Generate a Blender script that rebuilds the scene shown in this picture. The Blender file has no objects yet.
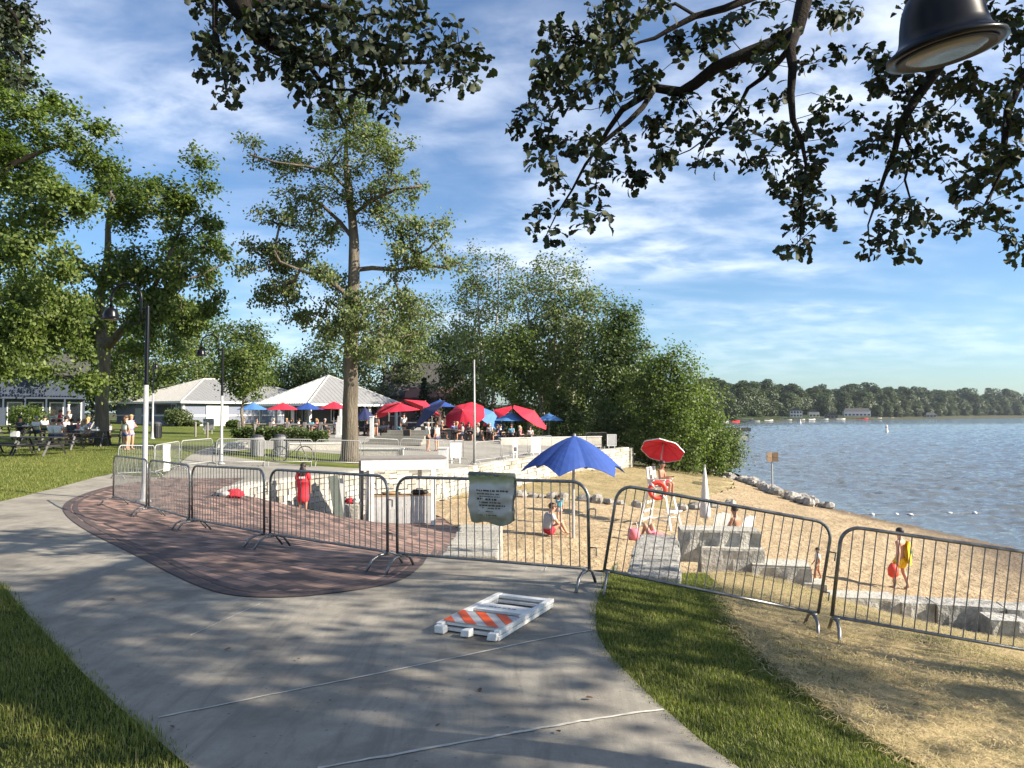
import bpy, bmesh, math, random
import numpy as np
from mathutils import Vector, Matrix, Euler
from mathutils.geometry import delaunay_2d_cdt
import mathutils.noise as mnoise

SC = bpy.context.scene
COL = SC.collection
R = math.radians
PI = math.pi

# ------------------------------------------------------------------ camera
FPX = 745.0
PITCH = R(2.23)
CAMZ = 1.8
cam_d = bpy.data.cameras.new("camera")
cam_d.sensor_width = 36.0
cam_d.lens = FPX / 1024 * 36.0
cam_d.clip_start = 0.05
cam_d.clip_end = 6000
cam = bpy.data.objects.new("camera", cam_d)
COL.objects.link(cam)
cam.location = (0, 0, CAMZ)
cam.rotation_euler = (PI / 2 + PITCH, 0, 0)
SC.camera = cam
CP, SP = math.cos(PITCH), math.sin(PITCH)


def ray(px, py):
    a = (px - 512) / FPX
    b = (384 - py) / FPX
    d = (a, CP - b * SP, SP + b * CP)
    return np.array((d[0] / d[1], 1.0, d[2] / d[1]))


def P(px, py, d):
    r = ray(px, py)
    return np.array((r[0] * d, d, CAMZ + r[2] * d))


# ------------------------------------------------------------------ terrain
class TPS:
    def __init__(s, pts):
        p = np.array(pts, float)
        s.c = p[:, :2]
        n = len(p)
        d = np.linalg.norm(s.c[:, None] - s.c[None], axis=2)
        K = s.k(d) + np.eye(n) * 0.02
        Q = np.hstack([np.ones((n, 1)), s.c])
        A = np.zeros((n + 3, n + 3))
        A[:n, :n] = K
        A[:n, n:] = Q
        A[n:, :n] = Q.T
        b = np.zeros(n + 3)
        b[:n] = p[:, 2]
        w = np.linalg.solve(A, b)
        s.w, s.a = w[:n], w[n:]

    @staticmethod
    def k(d):
        return np.where(d > 1e-9, d * d * np.log(np.maximum(d, 1e-9)), 0.0)

    def __call__(s, x, y):
        x = np.asarray(x, float).ravel()
        y = np.asarray(y, float).ravel()
        out = np.empty(len(x))
        for i in range(0, len(x), 20000):
            q = np.stack([x[i:i + 20000], y[i:i + 20000]], 1)
            d = np.sqrt(((q[:, None] - s.c[None]) ** 2).sum(2))
            out[i:i + 20000] = s.k(d) @ s.w + s.a[0] + q @ s.a[1:]
        return out


SEAM = [(-7.55, 20.3, -.38), (-7.9, 19.2, -.36), (-8.4, 18, -.31), (-8.9, 16.7, -.25), (-10, 15.6, -.16),
        (-12, 14, -.06), (-14.5, 13.2, 0.0), (-17, 12.6, .05), (-20, 12, .1), (-30, 11, .15), (-45, 10, .2)]
LO = SEAM + [
    (0, -4, 0), (-4, -4, 0), (3, -4, -.15), (0, 0, 0), (-3, 0, 0), (0, 2, 0), (0, 5, 0), (-3, 5, 0), (-6, 5, 0), (0, 8, 0), (.8, 7.8, -.02), (1, 5, 0), (.9, 3.5, 0),
    (-1.4, 8.9, -.06), (-3.4, 10.6, -.1), (-5.5, 12.8, -.2), (-9, 10, -.02), (-10, 5, .1), (-20, 4, .2), (-6, 9, -.02), (-1, 9.7, -.06),
    (1.1, 8.2, -.04), (1.6, 4, -.1), (2.3, 4.4, -.25), (3.1, 7.5, -.4), (4.7, 6.9, -.55), (4, 4, -.5), (5, 1, -.5), (8, 5, -1.2), (8, 2, -1.0),
    (1.6, 9, -.2), (3.5, 12.5, -.85), (4.7, 12.6, -1.1), (6.2, 11.6, -1.5), (8.2, 11.2, -1.62), (11, 10, -1.9),
    (0, 11.5, -.65), (0, 14, -1.3), (0, 18, -1.72), (1.8, 22, -1.92), (1.64, 26, -2.02), (-3.1, 30.5, -1.8), (5.4, 28, -2.45),
    (8.3, 20.5, -2.7), (10.6, 20.5, -3.03), (5, 17, -2.2), (8.5, 14.8, -2.4), (14, 20, -3.35), (12, 14, -2.85), (3, 15, -1.75),
    (18.1, 46, -3.6), (20, 30.5, -3.6), (18.2, 65, -3.6), (18.8, 27, -3.6), (18.5, 20, -3.7), (18, 12, -3.6), (15, 5, -2.6), (23, 20, -4.3),
    (25, 35, -4.4), (25, 50, -4.4), (25, 65, -4.5), (15, 0, -2.0),
    (.5, 40, -2.25), (3, 33, -2.1), (6, 45, -2.2), (9, 55, -2.25), (12, 50, -2.6), (14.5, 58, -2.9), (13.5, 42, -2.95), (10, 33, -2.75),
    (-7.6, 22.7, -1.1), (-6.9, 24.4, -1.57), (-5.6, 28.4, -2.0), (-4, 20, -1.15), (-4.5, 25, -1.82), (-2, 18, -1.4), (-6, 18, -.65),
    (-1.5, 24, -1.85), (-3, 27, -1.9), (-2.5, 14, -.75), (-5.5, 15.5, -.4)]
UP = SEAM + [
    (-7.6, 22.7, -.36), (-6.9, 24.6, -.37), (-5.6, 28.2, -.42), (-3.1, 30.5, -.7), (-.5, 39.5, -.8), (3, 47, -.8), (8.6, 55, -.8), (-12, 20, -.2),
    (-12.5, 25, -.42), (-10.5, 27.5, -.42), (-9, 29.5, -.4), (-14, 29, -.15), (-8, 33, -.32), (-15, 24, -.05), (-20, 31, .05), (-16.4, 32, .2), (-18, 37, .2), (-30, 40, .4), (-35, 80, .5), (-20, 60, .1),
    (-10, 45, -.15), (-5, 50, -.05), (0, 52, -.5), (0, 60, -.1), (5, 62, -.4), (-12, 65, 0), (10, 70, -.6), (-40, 20, .3), (-40, 110, .8),
    (0, 110, .5), (12, 110, 0), (-25, 15, .1), (-45, 60, .5)]
t_lo, t_up = TPS(LO), TPS(UP)
WALL = [(-7.55, 20.3), (-7.75, 21.5), (-7.6, 22.7), (-6.9, 24.6), (-5.6, 28.2), (-3.1, 30.5), (-.5, 39.5), (3, 47), (8.6, 55)]
UPEDGE = [(-7.7, 20.45), (-7.95, 21.5), (-7.8, 22.75), (-7.1, 24.75), (-5.78, 28.4), (-3.3, 30.75), (-.72, 39.6), (2.8, 47.15), (8.45, 55.2)]
UPPOLY = UPEDGE + [(9.2, 58), (12, 75), (20, 130), (-90, 130), (-90, 10)] + [(a, b) for a, b, _ in SEAM[::-1]][:-1]


def inpoly(x, y, poly):
    x = np.asarray(x, float)
    y = np.asarray(y, float)
    inside = np.zeros(x.shape, bool)
    n = len(poly)
    for i in range(n):
        x1, y1 = poly[i]
        x2, y2 = poly[(i + 1) % n]
        c = ((y1 > y) != (y2 > y)) & (x < (x2 - x1) * (y - y1) / ((y2 - y1) if y2 != y1 else 1e-12) + x1)
        inside ^= c
    return inside


SHY = [0, 60, 65, 100, 160, 366, 447, 620, 804, 1150, 1500, 4000]
SHX = [18.3, 18.4, 18.2, 24, 36, 88, 140, 242, 420, 790, 1500, 9000]


def gz(x, y, mode=None):
    x = np.asarray(x, float).ravel()
    y = np.asarray(y, float).ravel()
    xc, yc = np.clip(x, -45, 25), np.clip(y, -4, 110)
    zl = t_lo(xc, np.minimum(yc, 66))
    zu = t_up(xc, np.maximum(yc, 8))
    up = inpoly(x, y, UPPOLY) | (y >= 66)
    if mode == 'up':
        up[:] = True
    if mode == 'lo':
        up[:] = False
    z = np.where(up, zu, zl)
    xs = np.interp(y, SHY, SHX)
    lim = -3.6 + (xs - x) * .12
    z = np.where(y > 56, np.minimum(z, lim), z)
    return np.maximum(z, -5.5)


def gz1(x, y, mode=None):
    return float(gz([x], [y], mode)[0])


def G(px, py, mode='lo'):
    """ground point under a pixel of the photograph"""
    r = ray(px, py)
    d = np.linspace(2, 110, 1200)
    z = gz(r[0] * d, d, mode)
    f = (CAMZ + r[2] * d) - z
    k = np.argmax(f < 0)
    if k == 0:
        k = len(d) - 1
    t = f[k - 1] / (f[k - 1] - f[k] + 1e-12)
    dd = d[k - 1] + t * (d[k] - d[k - 1])
    return (r[0] * dd, dd)


# ------------------------------------------------------------------ materials
def newmat(name):
    m = bpy.data.materials.new(name)
    m.use_nodes = True
    nt = m.node_tree
    return m, nt, nt.nodes['Principled BSDF']


def N(nt, t, **kw):
    n = nt.nodes.new(t)
    for k, v in kw.items():
        setattr(n, k, v)
    return n


def coords(nt, scale=(1, 1, 1), rot=(0, 0, 0), world=True):
    if world:
        g = N(nt, 'ShaderNodeNewGeometry')
        src = g.outputs['Position']
    else:
        g = N(nt, 'ShaderNodeTexCoord')
        src = g.outputs['Object']
    mp = N(nt, 'ShaderNodeMapping')
    mp.inputs['Scale'].default_value = scale
    mp.inputs['Rotation'].default_value = rot
    nt.links.new(src, mp.inputs['Vector'])
    return mp.outputs['Vector']


def noise(nt, vec, scale, detail=4, rough=.55, dist=0):
    n = N(nt, 'ShaderNodeTexNoise')
    n.inputs['Scale'].default_value = scale
    n.inputs['Detail'].default_value = detail
    n.inputs['Roughness'].default_value = rough
    n.inputs['Distortion'].default_value = dist
    nt.links.new(vec, n.inputs['Vector'])
    return n.outputs['Fac']


def ramp(nt, fac, stops):
    r = N(nt, 'ShaderNodeValToRGB')
    e = r.color_ramp.elements
    while len(e) < len(stops):
        e.new(.5)
    for k, (p, c) in enumerate(stops):
        e[k].position = p
        e[k].color = (*c, 1) if len(c) == 3 else c
    nt.links.new(fac, r.inputs['Fac'])
    return r.outputs['Color']


def mix(nt, fac, a, b, mode='MIX'):
    m = N(nt, 'ShaderNodeMix', data_type='RGBA', blend_type=mode)
    for sock, v in ((m.inputs[0], fac), (m.inputs[6], a), (m.inputs[7], b)):
        if isinstance(v, (int, float)):
            sock.default_value = v
        elif isinstance(v, tuple):
            sock.default_value = (*v, 1) if len(v) == 3 else v
        else:
            nt.links.new(v, sock)
    return m.outputs[2]


def bump(nt, h, bsdf, strength=.3, dist=.02):
    b = N(nt, 'ShaderNodeBump')
    b.inputs['Strength'].default_value = strength
    b.inputs['Distance'].default_value = dist
    nt.links.new(h, b.inputs['Height'])
    nt.links.new(b.outputs['Normal'], bsdf.inputs['Normal'])


def plain(name, col, rough=.6, metal=0.0, var=.25, scale=6.0, bmp=.0, spec=None, world=False):
    m, nt, b = newmat(name)
    v = coords(nt, world=world)
    f = noise(nt, v, scale, 5, .6)
    lo = tuple(c * (1 - var) for c in col)
    hi = tuple(min(1, c * (1 + var)) for c in col)
    c = ramp(nt, f, [(.3, lo), (.7, hi)])
    nt.links.new(c, b.inputs['Base Color'])
    b.inputs['Roughness'].default_value = rough
    b.inputs['Metallic'].default_value = metal
    if spec is not None:
        b.inputs['Specular IOR Level'].default_value = spec
    if bmp:
        bump(nt, noise(nt, v, scale * 4, 5), b, bmp, .01)
    return m


M = {}
for nm, a in {
    'white': ((.68, .67, .635), .5), 'offwhite': ((.55, .53, .49), .6), 'black': ((.015, .015, .017), .45), 'dark': ((.04, .04, .045), .6),
    'navy': ((.012, .018, .075), .7), 'blue': ((.016, .055, .24), .75), 'ltblue': ((.06, .17, .38), .7), 'red': ((.58, .016, .04), .75),
    'dress': ((.62, .02, .035), .8), 'orange': ((.75, .1, .02), .5), 'ringred': ((.75, .06, .03), .5), 'grey': ((.2, .2, .2), .6), 'ltgrey': ((.42, .42, .41), .6),
    'skin': ((.5, .27, .18), .6), 'skintan': ((.36, .18, .11), .6), 'skindark': ((.16, .075, .045), .6),
    'hairdark': ((.02, .013, .01), .6), 'hairbrown': ((.09, .045, .022), .6), 'hairblond': ((.4, .26, .11), .6), 'hairgrey': ((.3, .29, .27), .6),
    'yellow': ((.8, .55, .02), .7), 'teal': ((.1, .36, .48), .8), 'pink': ((.7, .2, .24), .8), 'beige': ((.66, .58, .44), .8), 'greytee': ((.36, .36, .38), .85),
    'denim': ((.06, .09, .2), .85), 'lavender': ((.32, .32, .6), .85), 'tablewood': ((.035, .033, .032), .55), 'greywood': ((.22, .2, .18), .8), 'tan': ((.3, .2, .11), .8),
    'siding': ((.17, .19, .24), .7), 'bluehouse': ((.045, .06, .09), .7), 'brownwall': ((.15, .09, .075), .8), 'glass': ((.012, .015, .02), .08), 'tyre': ((.012, .012, .012), .8),
    'cream': ((.62, .56, .44), .7), 'redroof': ((.2, .09, .08), .8), 'signbrown': ((.23, .15, .09), .8), 'metalpole': ((.34, .34, .335), .4), 'lens': ((.13, .125, .1), .25),
    'green': ((.03, .1, .03), .6), 'greenpanel': ((.1, .12, .1), .7)}.items():
    M[nm] = plain(nm, a[0], a[1], var=.14)
M['galv'] = plain('galvanised_steel', (.23, .23, .228), .45, .9, .4, 14)
M['greysteel'] = plain('dulled_steel', (.5, .5, .49), .5, .55, .2, 14)
M['glass'].node_tree.nodes['Principled BSDF'].inputs['Specular IOR Level'].default_value = .8
M['blackgloss'] = plain('black_enamel', (.003, .003, .004), .3, 0, .1, 3, spec=.25)


def roof_metal(name, col, freq):
    m, nt, b = newmat(name)
    f = noise(nt, coords(nt), 1.5, 4)
    nt.links.new(ramp(nt, f, [(.3, tuple(c * .85 for c in col)), (.7, col)]), b.inputs['Base Color'])
    b.inputs['Roughness'].default_value = .45
    return m


M['roofmetal'] = roof_metal('standing_seam_metal', (.25, .25, .245), 2)
M['roofshingle'] = plain('grey_shingles', (.06, .058, .056), .9, 0, .3, 3, .4)


def mat_concrete():
    m, nt, b = newmat('broom_concrete')
    v = coords(nt)
    big = noise(nt, v, .9, 6, .62, .4)
    mid = noise(nt, v, 5, 6, .65)
    fine = noise(nt, v, 90, 3, .7)
    c = ramp(nt, big, [(.28, (.17, .153, .126)), (.48, (.31, .285, .235)), (.72, (.385, .355, .295))])
    c = mix(nt, .5, c, ramp(nt, mid, [(.3, (.5, .5, .5)), (.7, (1, 1, 1))]), 'MULTIPLY')
    c = mix(nt, .35, c, ramp(nt, fine, [(.3, (.55, .55, .55)), (.7, (1, 1, 1))]), 'MULTIPLY')
    vo = N(nt, 'ShaderNodeTexVoronoi', feature='DISTANCE_TO_EDGE')
    vo.inputs['Scale'].default_value = .3
    nv = N(nt, 'ShaderNodeTexNoise')
    nv.inputs['Scale'].default_value = 1.3
    nt.links.new(v, nv.inputs['Vector'])
    vv = N(nt, 'ShaderNodeVectorMath', operation='ADD')
    nt.links.new(v, vv.inputs[0])
    nt.links.new(nv.outputs['Color'], vv.inputs[1])
    nt.links.new(vv.outputs[0], vo.inputs['Vector'])
    smear = noise(nt, coords(nt, (3.2, .5, 1), (0, 0, .5)), 1.6, 6, .7, 1.2)
    c = mix(nt, ramp(nt, smear, [(.47, (0, 0, 0)), (.66, (.7, .7, .7))]), c, (.17, .155, .135))
    crk = N(nt, 'ShaderNodeMapRange')
    crk.inputs['From Min'].default_value = .0
    crk.inputs['From Max'].default_value = .006
    crk.inputs['To Min'].default_value = .1
    crk.inputs['To Max'].default_value = 0
    nt.links.new(vo.outputs['Distance'], crk.inputs['Value'])
    c = mix(nt, crk.outputs['Result'], c, (.05, .045, .04))
    sp1 = N(nt, 'ShaderNodeTexVoronoi')
    sp1.inputs['Scale'].default_value = 9
    nt.links.new(v, sp1.inputs['Vector'])
    spk = N(nt, 'ShaderNodeMapRange')
    spk.inputs['From Min'].default_value = .05
    spk.inputs['From Max'].default_value = .12
    spk.inputs['To Min'].default_value = .6
    spk.inputs['To Max'].default_value = 0
    nt.links.new(sp1.outputs['Distance'], spk.inputs['Value'])
    c = mix(nt, spk.outputs['Result'], c, (.09, .08, .068))
    scf = noise(nt, coords(nt, (.5, 6, 1), (0, 0, 1.1)), 2.2, 6, .75, .8)
    c = mix(nt, ramp(nt, scf, [(.6, (0, 0, 0)), (.75, (.45, .45, .45))]), c, (.42, .4, .35))
    nt.links.new(c, b.inputs['Base Color'])
    b.inputs['Roughness'].default_value = .8
    b.inputs['Specular IOR Level'].default_value = .3
    ad = N(nt, 'ShaderNodeMath', operation='ADD')
    nt.links.new(fine, ad.inputs[0])
    nt.links.new(mid, ad.inputs[1])
    bump(nt, ad.outputs[0], b, .35, .01)
    return m


def mat_brick():
    m, nt, b = newmat('brick_pavers')
    v = coords(nt, rot=(0, 0, R(38)))
    bt = N(nt, 'ShaderNodeTexBrick')
    bt.offset = .5
    bt.inputs['Color1'].default_value = (.085, .058, .05, 1)
    bt.inputs['Color2'].default_value = (.42, .265, .205, 1)
    bt.inputs['Mortar'].default_value = (.075, .06, .055, 1)
    bt.inputs['Scale'].default_value = 1
    bt.inputs['Mortar Size'].default_value = .006
    bt.inputs['Bias'].default_value = -.15
    bt.inputs['Brick Width'].default_value = .3
    bt.inputs['Row Height'].default_value = .16
    nt.links.new(v, bt.inputs['Vector'])
    f = noise(nt, coords(nt), 1.3, 5, .6)
    c = mix(nt, .5, bt.outputs['Color'], ramp(nt, f, [(.3, (.55, .55, .58)), (.7, (1.1, 1.05, 1))]), 'MULTIPLY')
    f2 = noise(nt, coords(nt), 60, 3, .6)
    c = mix(nt, .3, c, ramp(nt, f2, [(.3, (.5, .5, .5)), (.7, (1, 1, 1))]), 'MULTIPLY')
    nt.links.new(c, b.inputs['Base Color'])
    b.inputs['Roughness'].default_value = .75
    bump(nt, bt.outputs['Fac'], b, -.4, .006)
    return m


def wet_low(nt, v, c):
    s = N(nt, 'ShaderNodeSeparateXYZ')
    nt.links.new(v, s.inputs[0])
    r = N(nt, 'ShaderNodeMapRange')
    r.inputs['From Min'].default_value = -3.28
    r.inputs['From Max'].default_value = -3.5
    nt.links.new(s.outputs['Z'], r.inputs['Value'])
    return mix(nt, r.outputs['Result'], c, (.15, .115, .08))


def per_block(nt, v, c):
    g = N(nt, 'ShaderNodeNewGeometry')
    return mix(nt, 1.0, c, ramp(nt, g.outputs['Random Per Island'], [(0, (.62, .6, .56)), (.5, (.95, .94, .92)), (1, (1.2, 1.17, 1.1))]), 'MULTIPLY')


def weedy(nt, v, c):
    f = noise(nt, v, 2.6, 5, .7, .4)
    c = mix(nt, ramp(nt, f, [(.5, (0, 0, 0)), (.66, (.75, .75, .75))]), c, (.13, .13, .045))
    return c


def mat_soil(name, stops, scale, fine, rough=.95, bs=.5, bd=.03, extra=None, stretch=(1, 1, 1)):
    m, nt, b = newmat(name)
    v = coords(nt, stretch)
    f = noise(nt, v, scale, 7, .65, .3)
    c = ramp(nt, f, stops)
    g = noise(nt, v, fine, 4, .7)
    c = mix(nt, .55, c, ramp(nt, g, [(.3, (.45, .45, .45)), (.72, (1.1, 1.1, 1.1))]), 'MULTIPLY')
    if extra:
        c = extra(nt, v, c)
    nt.links.new(c, b.inputs['Base Color'])
    b.inputs['Roughness'].default_value = rough
    b.inputs['Specular IOR Level'].default_value = .15
    bump(nt, g, b, bs, bd)
    return m


M['concrete'] = mat_concrete()
M['brick'] = mat_brick()
M['joint'] = plain('pale_joint_sealant', (.46, .44, .39), .8, 0, .3, 8, world=True)
M['edgepaver'] = plain('dark_edge_pavers', (.075, .055, .052), .8, 0, .35, 9, .3, world=True)
M['sand'] = mat_soil('beach_sand', [(.25, (.31, .23, .135)), (.5, (.43, .325, .195)), (.75, (.53, .41, .26))], .8, 3.6, bs=1.0, bd=.16, extra=wet_low)
M['wetsand'] = mat_soil('wet_sand', [(.3, (.14, .1, .065)), (.7, (.2, .145, .095))], 1.2, 9, rough=.6, bs=.3)
M['straw'] = mat_soil('straw_mulch', [(.3, (.26, .21, .095)), (.45, (.4, .31, .165)), (.7, (.5, .395, .22))], .9, 14, bs=.8, bd=.04, extra=weedy)
M['lawn'] = mat_soil('lawn_grass', [(.3, (.075, .1, .018)), (.5, (.12, .15, .028)), (.72, (.2, .2, .05))], .35, 22, bs=.8, bd=.05)
M['turf'] = mat_soil('turf_soil', [(.3, (.02, .03, .008)), (.7, (.04, .055, .014))], 2.5, 40, bs=.8, bd=.03)
M['earth'] = mat_soil('earth', [(.3, (.06, .06, .03)), (.7, (.1, .1, .045))], .3, 3)
M['terrace'] = mat_soil('terrace_concrete', [(.3, (.24, .225, .19)), (.7, (.36, .34, .295))], .5, 12, rough=.85, bs=.1)
M['stone'] = mat_soil('split_limestone', [(.3, (.38, .365, .32)), (.55, (.53, .51, .455)), (.8, (.61, .59, .53))], 1.2, 14, bs=.9, bd=.04, extra=per_block)
M['stonecap'] = mat_soil('grey_outcrop_stone', [(.3, (.24, .237, .222)), (.5, (.45, .44, .41)), (.72, (.66, .645, .6))], 3.2, 12, bs=1.0, bd=.05, extra=per_block)
M['rock'] = mat_soil('shore_rock', [(.3, (.2, .185, .165)), (.7, (.46, .43, .38))], 1.5, 9, bs=.8, bd=.05)
M['mortar'] = plain('wall_gap', (.09, .085, .075), .95, world=True)
M['bark'] = mat_soil('oak_bark', [(.3, (.1, .085, .065)), (.7, (.28, .235, .175))], 3, 16, bs=1.0, bd=.12, stretch=(1, 1, .14))
M['barkdark'] = mat_soil('dark_oak_bark', [(.3, (.012, .01, .008)), (.7, (.04, .033, .026))], 3, 25, bs=1.0, bd=.04)
M['barkpale'] = mat_soil('pale_bark', [(.3, (.2, .18, .15)), (.7, (.42, .39, .33))], 3, 22, bs=.6, bd=.03)


def leafmat(name, dark, light, trans=.35, rough=.5, dry=None):
    m, nt, b = newmat(name)
    g = N(nt, 'ShaderNodeNewGeometry')
    c = ramp(nt, g.outputs['Random Per Island'], [(0, dark), (.86, light), (.97, dry or light)])
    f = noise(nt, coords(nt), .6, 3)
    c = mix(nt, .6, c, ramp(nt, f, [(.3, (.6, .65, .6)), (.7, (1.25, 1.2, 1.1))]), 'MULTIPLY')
    nt.links.new(c, b.inputs['Base Color'])
    b.inputs['Roughness'].default_value = rough
    b.inputs['Specular IOR Level'].default_value = .35
    t = N(nt, 'ShaderNodeBsdfTranslucent')
    nt.links.new(mix(nt, 1.0, c, (1.0, 1.2, .5), 'MULTIPLY'), t.inputs['Color'])
    mx = N(nt, 'ShaderNodeMixShader')
    mx.inputs[0].default_value = trans
    nt.links.new(b.outputs[0], mx.inputs[1])
    nt.links.new(t.outputs[0], mx.inputs[2])
    nt.links.new(mx.outputs[0], nt.nodes['Material Output'].inputs['Surface'])
    return m


M['leafoak'] = leafmat('oak_leaves', (.05, .072, .026), (.2, .235, .105), .45)
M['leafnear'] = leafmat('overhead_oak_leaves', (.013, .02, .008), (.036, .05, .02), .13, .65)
M['leafmaple'] = leafmat('maple_leaves', (.045, .075, .016), (.165, .215, .05), .45)
M['leafdark'] = leafmat('dark_leaves', (.03, .052, .016), (.12, .165, .045), .36)
M['leafpale'] = leafmat('pale_leaves', (.065, .09, .034), (.22, .255, .11), .45)
M['leaffir'] = leafmat('fir_needles', (.012, .028, .014), (.035, .06, .026), .1)
M['leaffar'] = leafmat('far_leaves', (.03, .048, .02), (.1, .125, .05), .2)
M['blade'] = leafmat('grass_blades', (.085, .115, .02), (.25, .265, .07), .35, .6, (.36, .31, .14))
M['strawblade'] = leafmat('straw_stalks', (.24, .18, .08), (.55, .45, .26), .15, .7)


def mat_water():
    m, nt, b = newmat('lake_water')
    b.inputs['Base Color'].default_value = (.1, .115, .122, 1)
    b.inputs['Roughness'].default_value = .06
    b.inputs['IOR'].default_value = 1.33
    v1 = coords(nt, (.35, 1.3, 1), (0, 0, R(-8)))
    a = noise(nt, v1, 1.1, 5, .6, .5)
    v2 = coords(nt, (.12, .4, 1), (0, 0, R(6)))
    c = noise(nt, v2, .5, 4, .55, .3)
    ad = N(nt, 'ShaderNodeMath', operation='MULTIPLY_ADD')
    nt.links.new(c, ad.inputs[0])
    ad.inputs[1].default_value = 2.6
    nt.links.new(a, ad.inputs[2])
    bump(nt, ad.outputs[0], b, .6, .25)
    return m


M['water'] = mat_water()


# ------------------------------------------------------------------ mesh helper
class MB:
    def __init__(s):
        s.v = []
        s.f = []

    def add(s, verts, faces):
        o = len(s.v)
        s.v.extend([tuple(map(float, p)) for p in verts])
        s.f.extend([tuple(i + o for i in f) for f in faces])
        return s

    def box(s, c, size, rz=0.0, rx=0.0, ry=0.0, jit=0.0, rng=None):
        hx, hy, hz = size[0] / 2, size[1] / 2, size[2] / 2
        m = Euler((rx, ry, rz)).to_matrix()
        vs = []
        for x in (-hx, hx):
            for y in (-hy, hy):
                for z in (-hz, hz):
                    p = Vector((x, y, z))
                    if jit:
                        p += Vector((rng.uniform(-jit, jit), rng.uniform(-jit, jit), rng.uniform(-jit, jit)))
                    q = m @ p
                    vs.append((q.x + c[0], q.y + c[1], q.z + c[2]))
        s.add(vs, [(0, 1, 3, 2), (4, 6, 7, 5), (0, 4, 5, 1), (2, 3, 7, 6), (0, 2, 6, 4), (1, 5, 7, 3)])
        return s

    def tube(s, pts, rad, n=8, cap=True, closed=False):
        pts = [Vector(p) for p in pts]
        k = len(pts)
        if not hasattr(rad, '__len__'):
            rad = [rad] * k
        rings = []
        up = None
        for i in range(k):
            if closed:
                t = pts[(i + 1) % k] - pts[i - 1]
            else:
                t = pts[min(i + 1, k - 1)] - pts[max(i - 1, 0)]
            if t.length < 1e-9:
                t = Vector((0, 0, 1))
            t.normalize()
            if up is None:
                up = Vector((0, 0, 1)) if abs(t.z) < .9 else Vector((1, 0, 0))
            a = up - t * up.dot(t)
            if a.length < 1e-6:
                a = t.orthogonal()
            a.normalize()
            up = a
            b = t.cross(a)
            rings.append([pts[i] + (a * math.cos(2 * PI * j / n) + b * math.sin(2 * PI * j / n)) * rad[i] for j in range(n)])
        vs = [p for r in rings for p in r]
        fs = []
        for i in range(k if closed else k - 1):
            i2 = (i + 1) % k
            for j in range(n):
                fs.append((i * n + j, i * n + (j + 1) % n, i2 * n + (j + 1) % n, i2 * n + j))
        if cap and not closed:
            fs.append(tuple(range(n - 1, -1, -1)))
            fs.append(tuple((k - 1) * n + j for j in range(n)))
        return s.add(vs, fs)

    def lathe(s, prof, n=24, c=(0, 0, 0), mat=None):
        vs = []
        for r, z in prof:
            for j in range(n):
                vs.append(Vector((r * math.cos(2 * PI * j / n), r * math.sin(2 * PI * j / n), z)))
        if mat is not None:
            vs = [mat @ v for v in vs]
        vs = [v + Vector(c) for v in vs]
        fs = []
        for i in range(len(prof) - 1):
            for j in range(n):
                fs.append((i * n + j, i * n + (j + 1) % n, (i + 1) * n + (j + 1) % n, (i + 1) * n + j))
        fs.append(tuple(range(n - 1, -1, -1)))
        fs.append(tuple((len(prof) - 1) * n + j for j in range(n)))
        return s.add(vs, fs)

    def ball(s, c, r, n=10, m=6, sq=None, rng=None, jit=0):
        rx, ry, rz = r if hasattr(r, '__len__') else (r, r, r)
        vs = [(c[0], c[1], c[2] - rz)]
        for i in range(1, m):
            a = -PI / 2 + PI * i / m
            for j in range(n):
                k = 1 + (rng.uniform(-jit, jit) if rng else 0)
                vs.append((c[0] + rx * k * math.cos(a) * math.cos(2 * PI * j / n), c[1] + ry * k * math.cos(a) * math.sin(2 * PI * j / n), c[2] + rz * k * math.sin(a)))
        vs.append((c[0], c[1], c[2] + rz))
        fs = [(0, 1 + (j + 1) % n, 1 + j) for j in range(n)]
        for i in range(m - 2):
            for j in range(n):
                fs.append((1 + i * n + j, 1 + i * n + (j + 1) % n, 1 + (i + 1) * n + (j + 1) % n, 1 + (i + 1) * n + j))
        t = len(vs) - 1
        fs += [(t, 1 + (m - 2) * n + j, 1 + (m - 2) * n + (j + 1) % n) for j in range(n)]
        return s.add(vs, fs)

    def build(s, name, mat, parent=None, smooth=False, bevel=0.0, kind=None):
        me = bpy.data.meshes.new(name)
        me.from_pydata(s.v, [], s.f)
        me.validate(clean_customdata=False)
        if smooth:
            me.polygons.foreach_set('use_smooth', [True] * len(me.polygons))
        me.materials.append(M[mat] if isinstance(mat, str) else mat)
        o = bpy.data.objects.new(name, me)
        COL.objects.link(o)
        if parent is not None:
            o.parent = parent
        if bevel:
            bm = bmesh.new()
            bm.from_mesh(me)
            bmesh.ops.bevel(bm, geom=bm.edges[:], offset=bevel, segments=2, affect='EDGES', profile=.6)
            bm.to_mesh(me)
            bm.free()
        if kind:
            o['kind'] = kind
        return o


def np_mesh(name, verts, loops, sizes, mat, parent=None, smooth=False, kind=None):
    me = bpy.data.meshes.new(name)
    verts = np.asarray(verts, np.float32)
    loops = np.asarray(loops, np.int32)
    sizes = np.asarray(sizes, np.int32)
    me.vertices.add(len(verts))
    me.vertices.foreach_set('co', verts.ravel())
    me.loops.add(len(loops))
    me.loops.foreach_set('vertex_index', loops)
    me.polygons.add(len(sizes))
    st = np.concatenate([[0], np.cumsum(sizes)[:-1]]).astype(np.int32)
    me.polygons.foreach_set('loop_start', st)
    me.polygons.foreach_set('loop_total', sizes)
    if smooth:
        me.polygons.foreach_set('use_smooth', np.ones(len(sizes), bool))
    me.update(calc_edges=True)
    me.materials.append(M[mat] if isinstance(mat, str) else mat)
    o = bpy.data.objects.new(name, me)
    COL.objects.link(o)
    if parent is not None:
        o.parent = parent
    if kind:
        o['kind'] = kind
    return o


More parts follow.
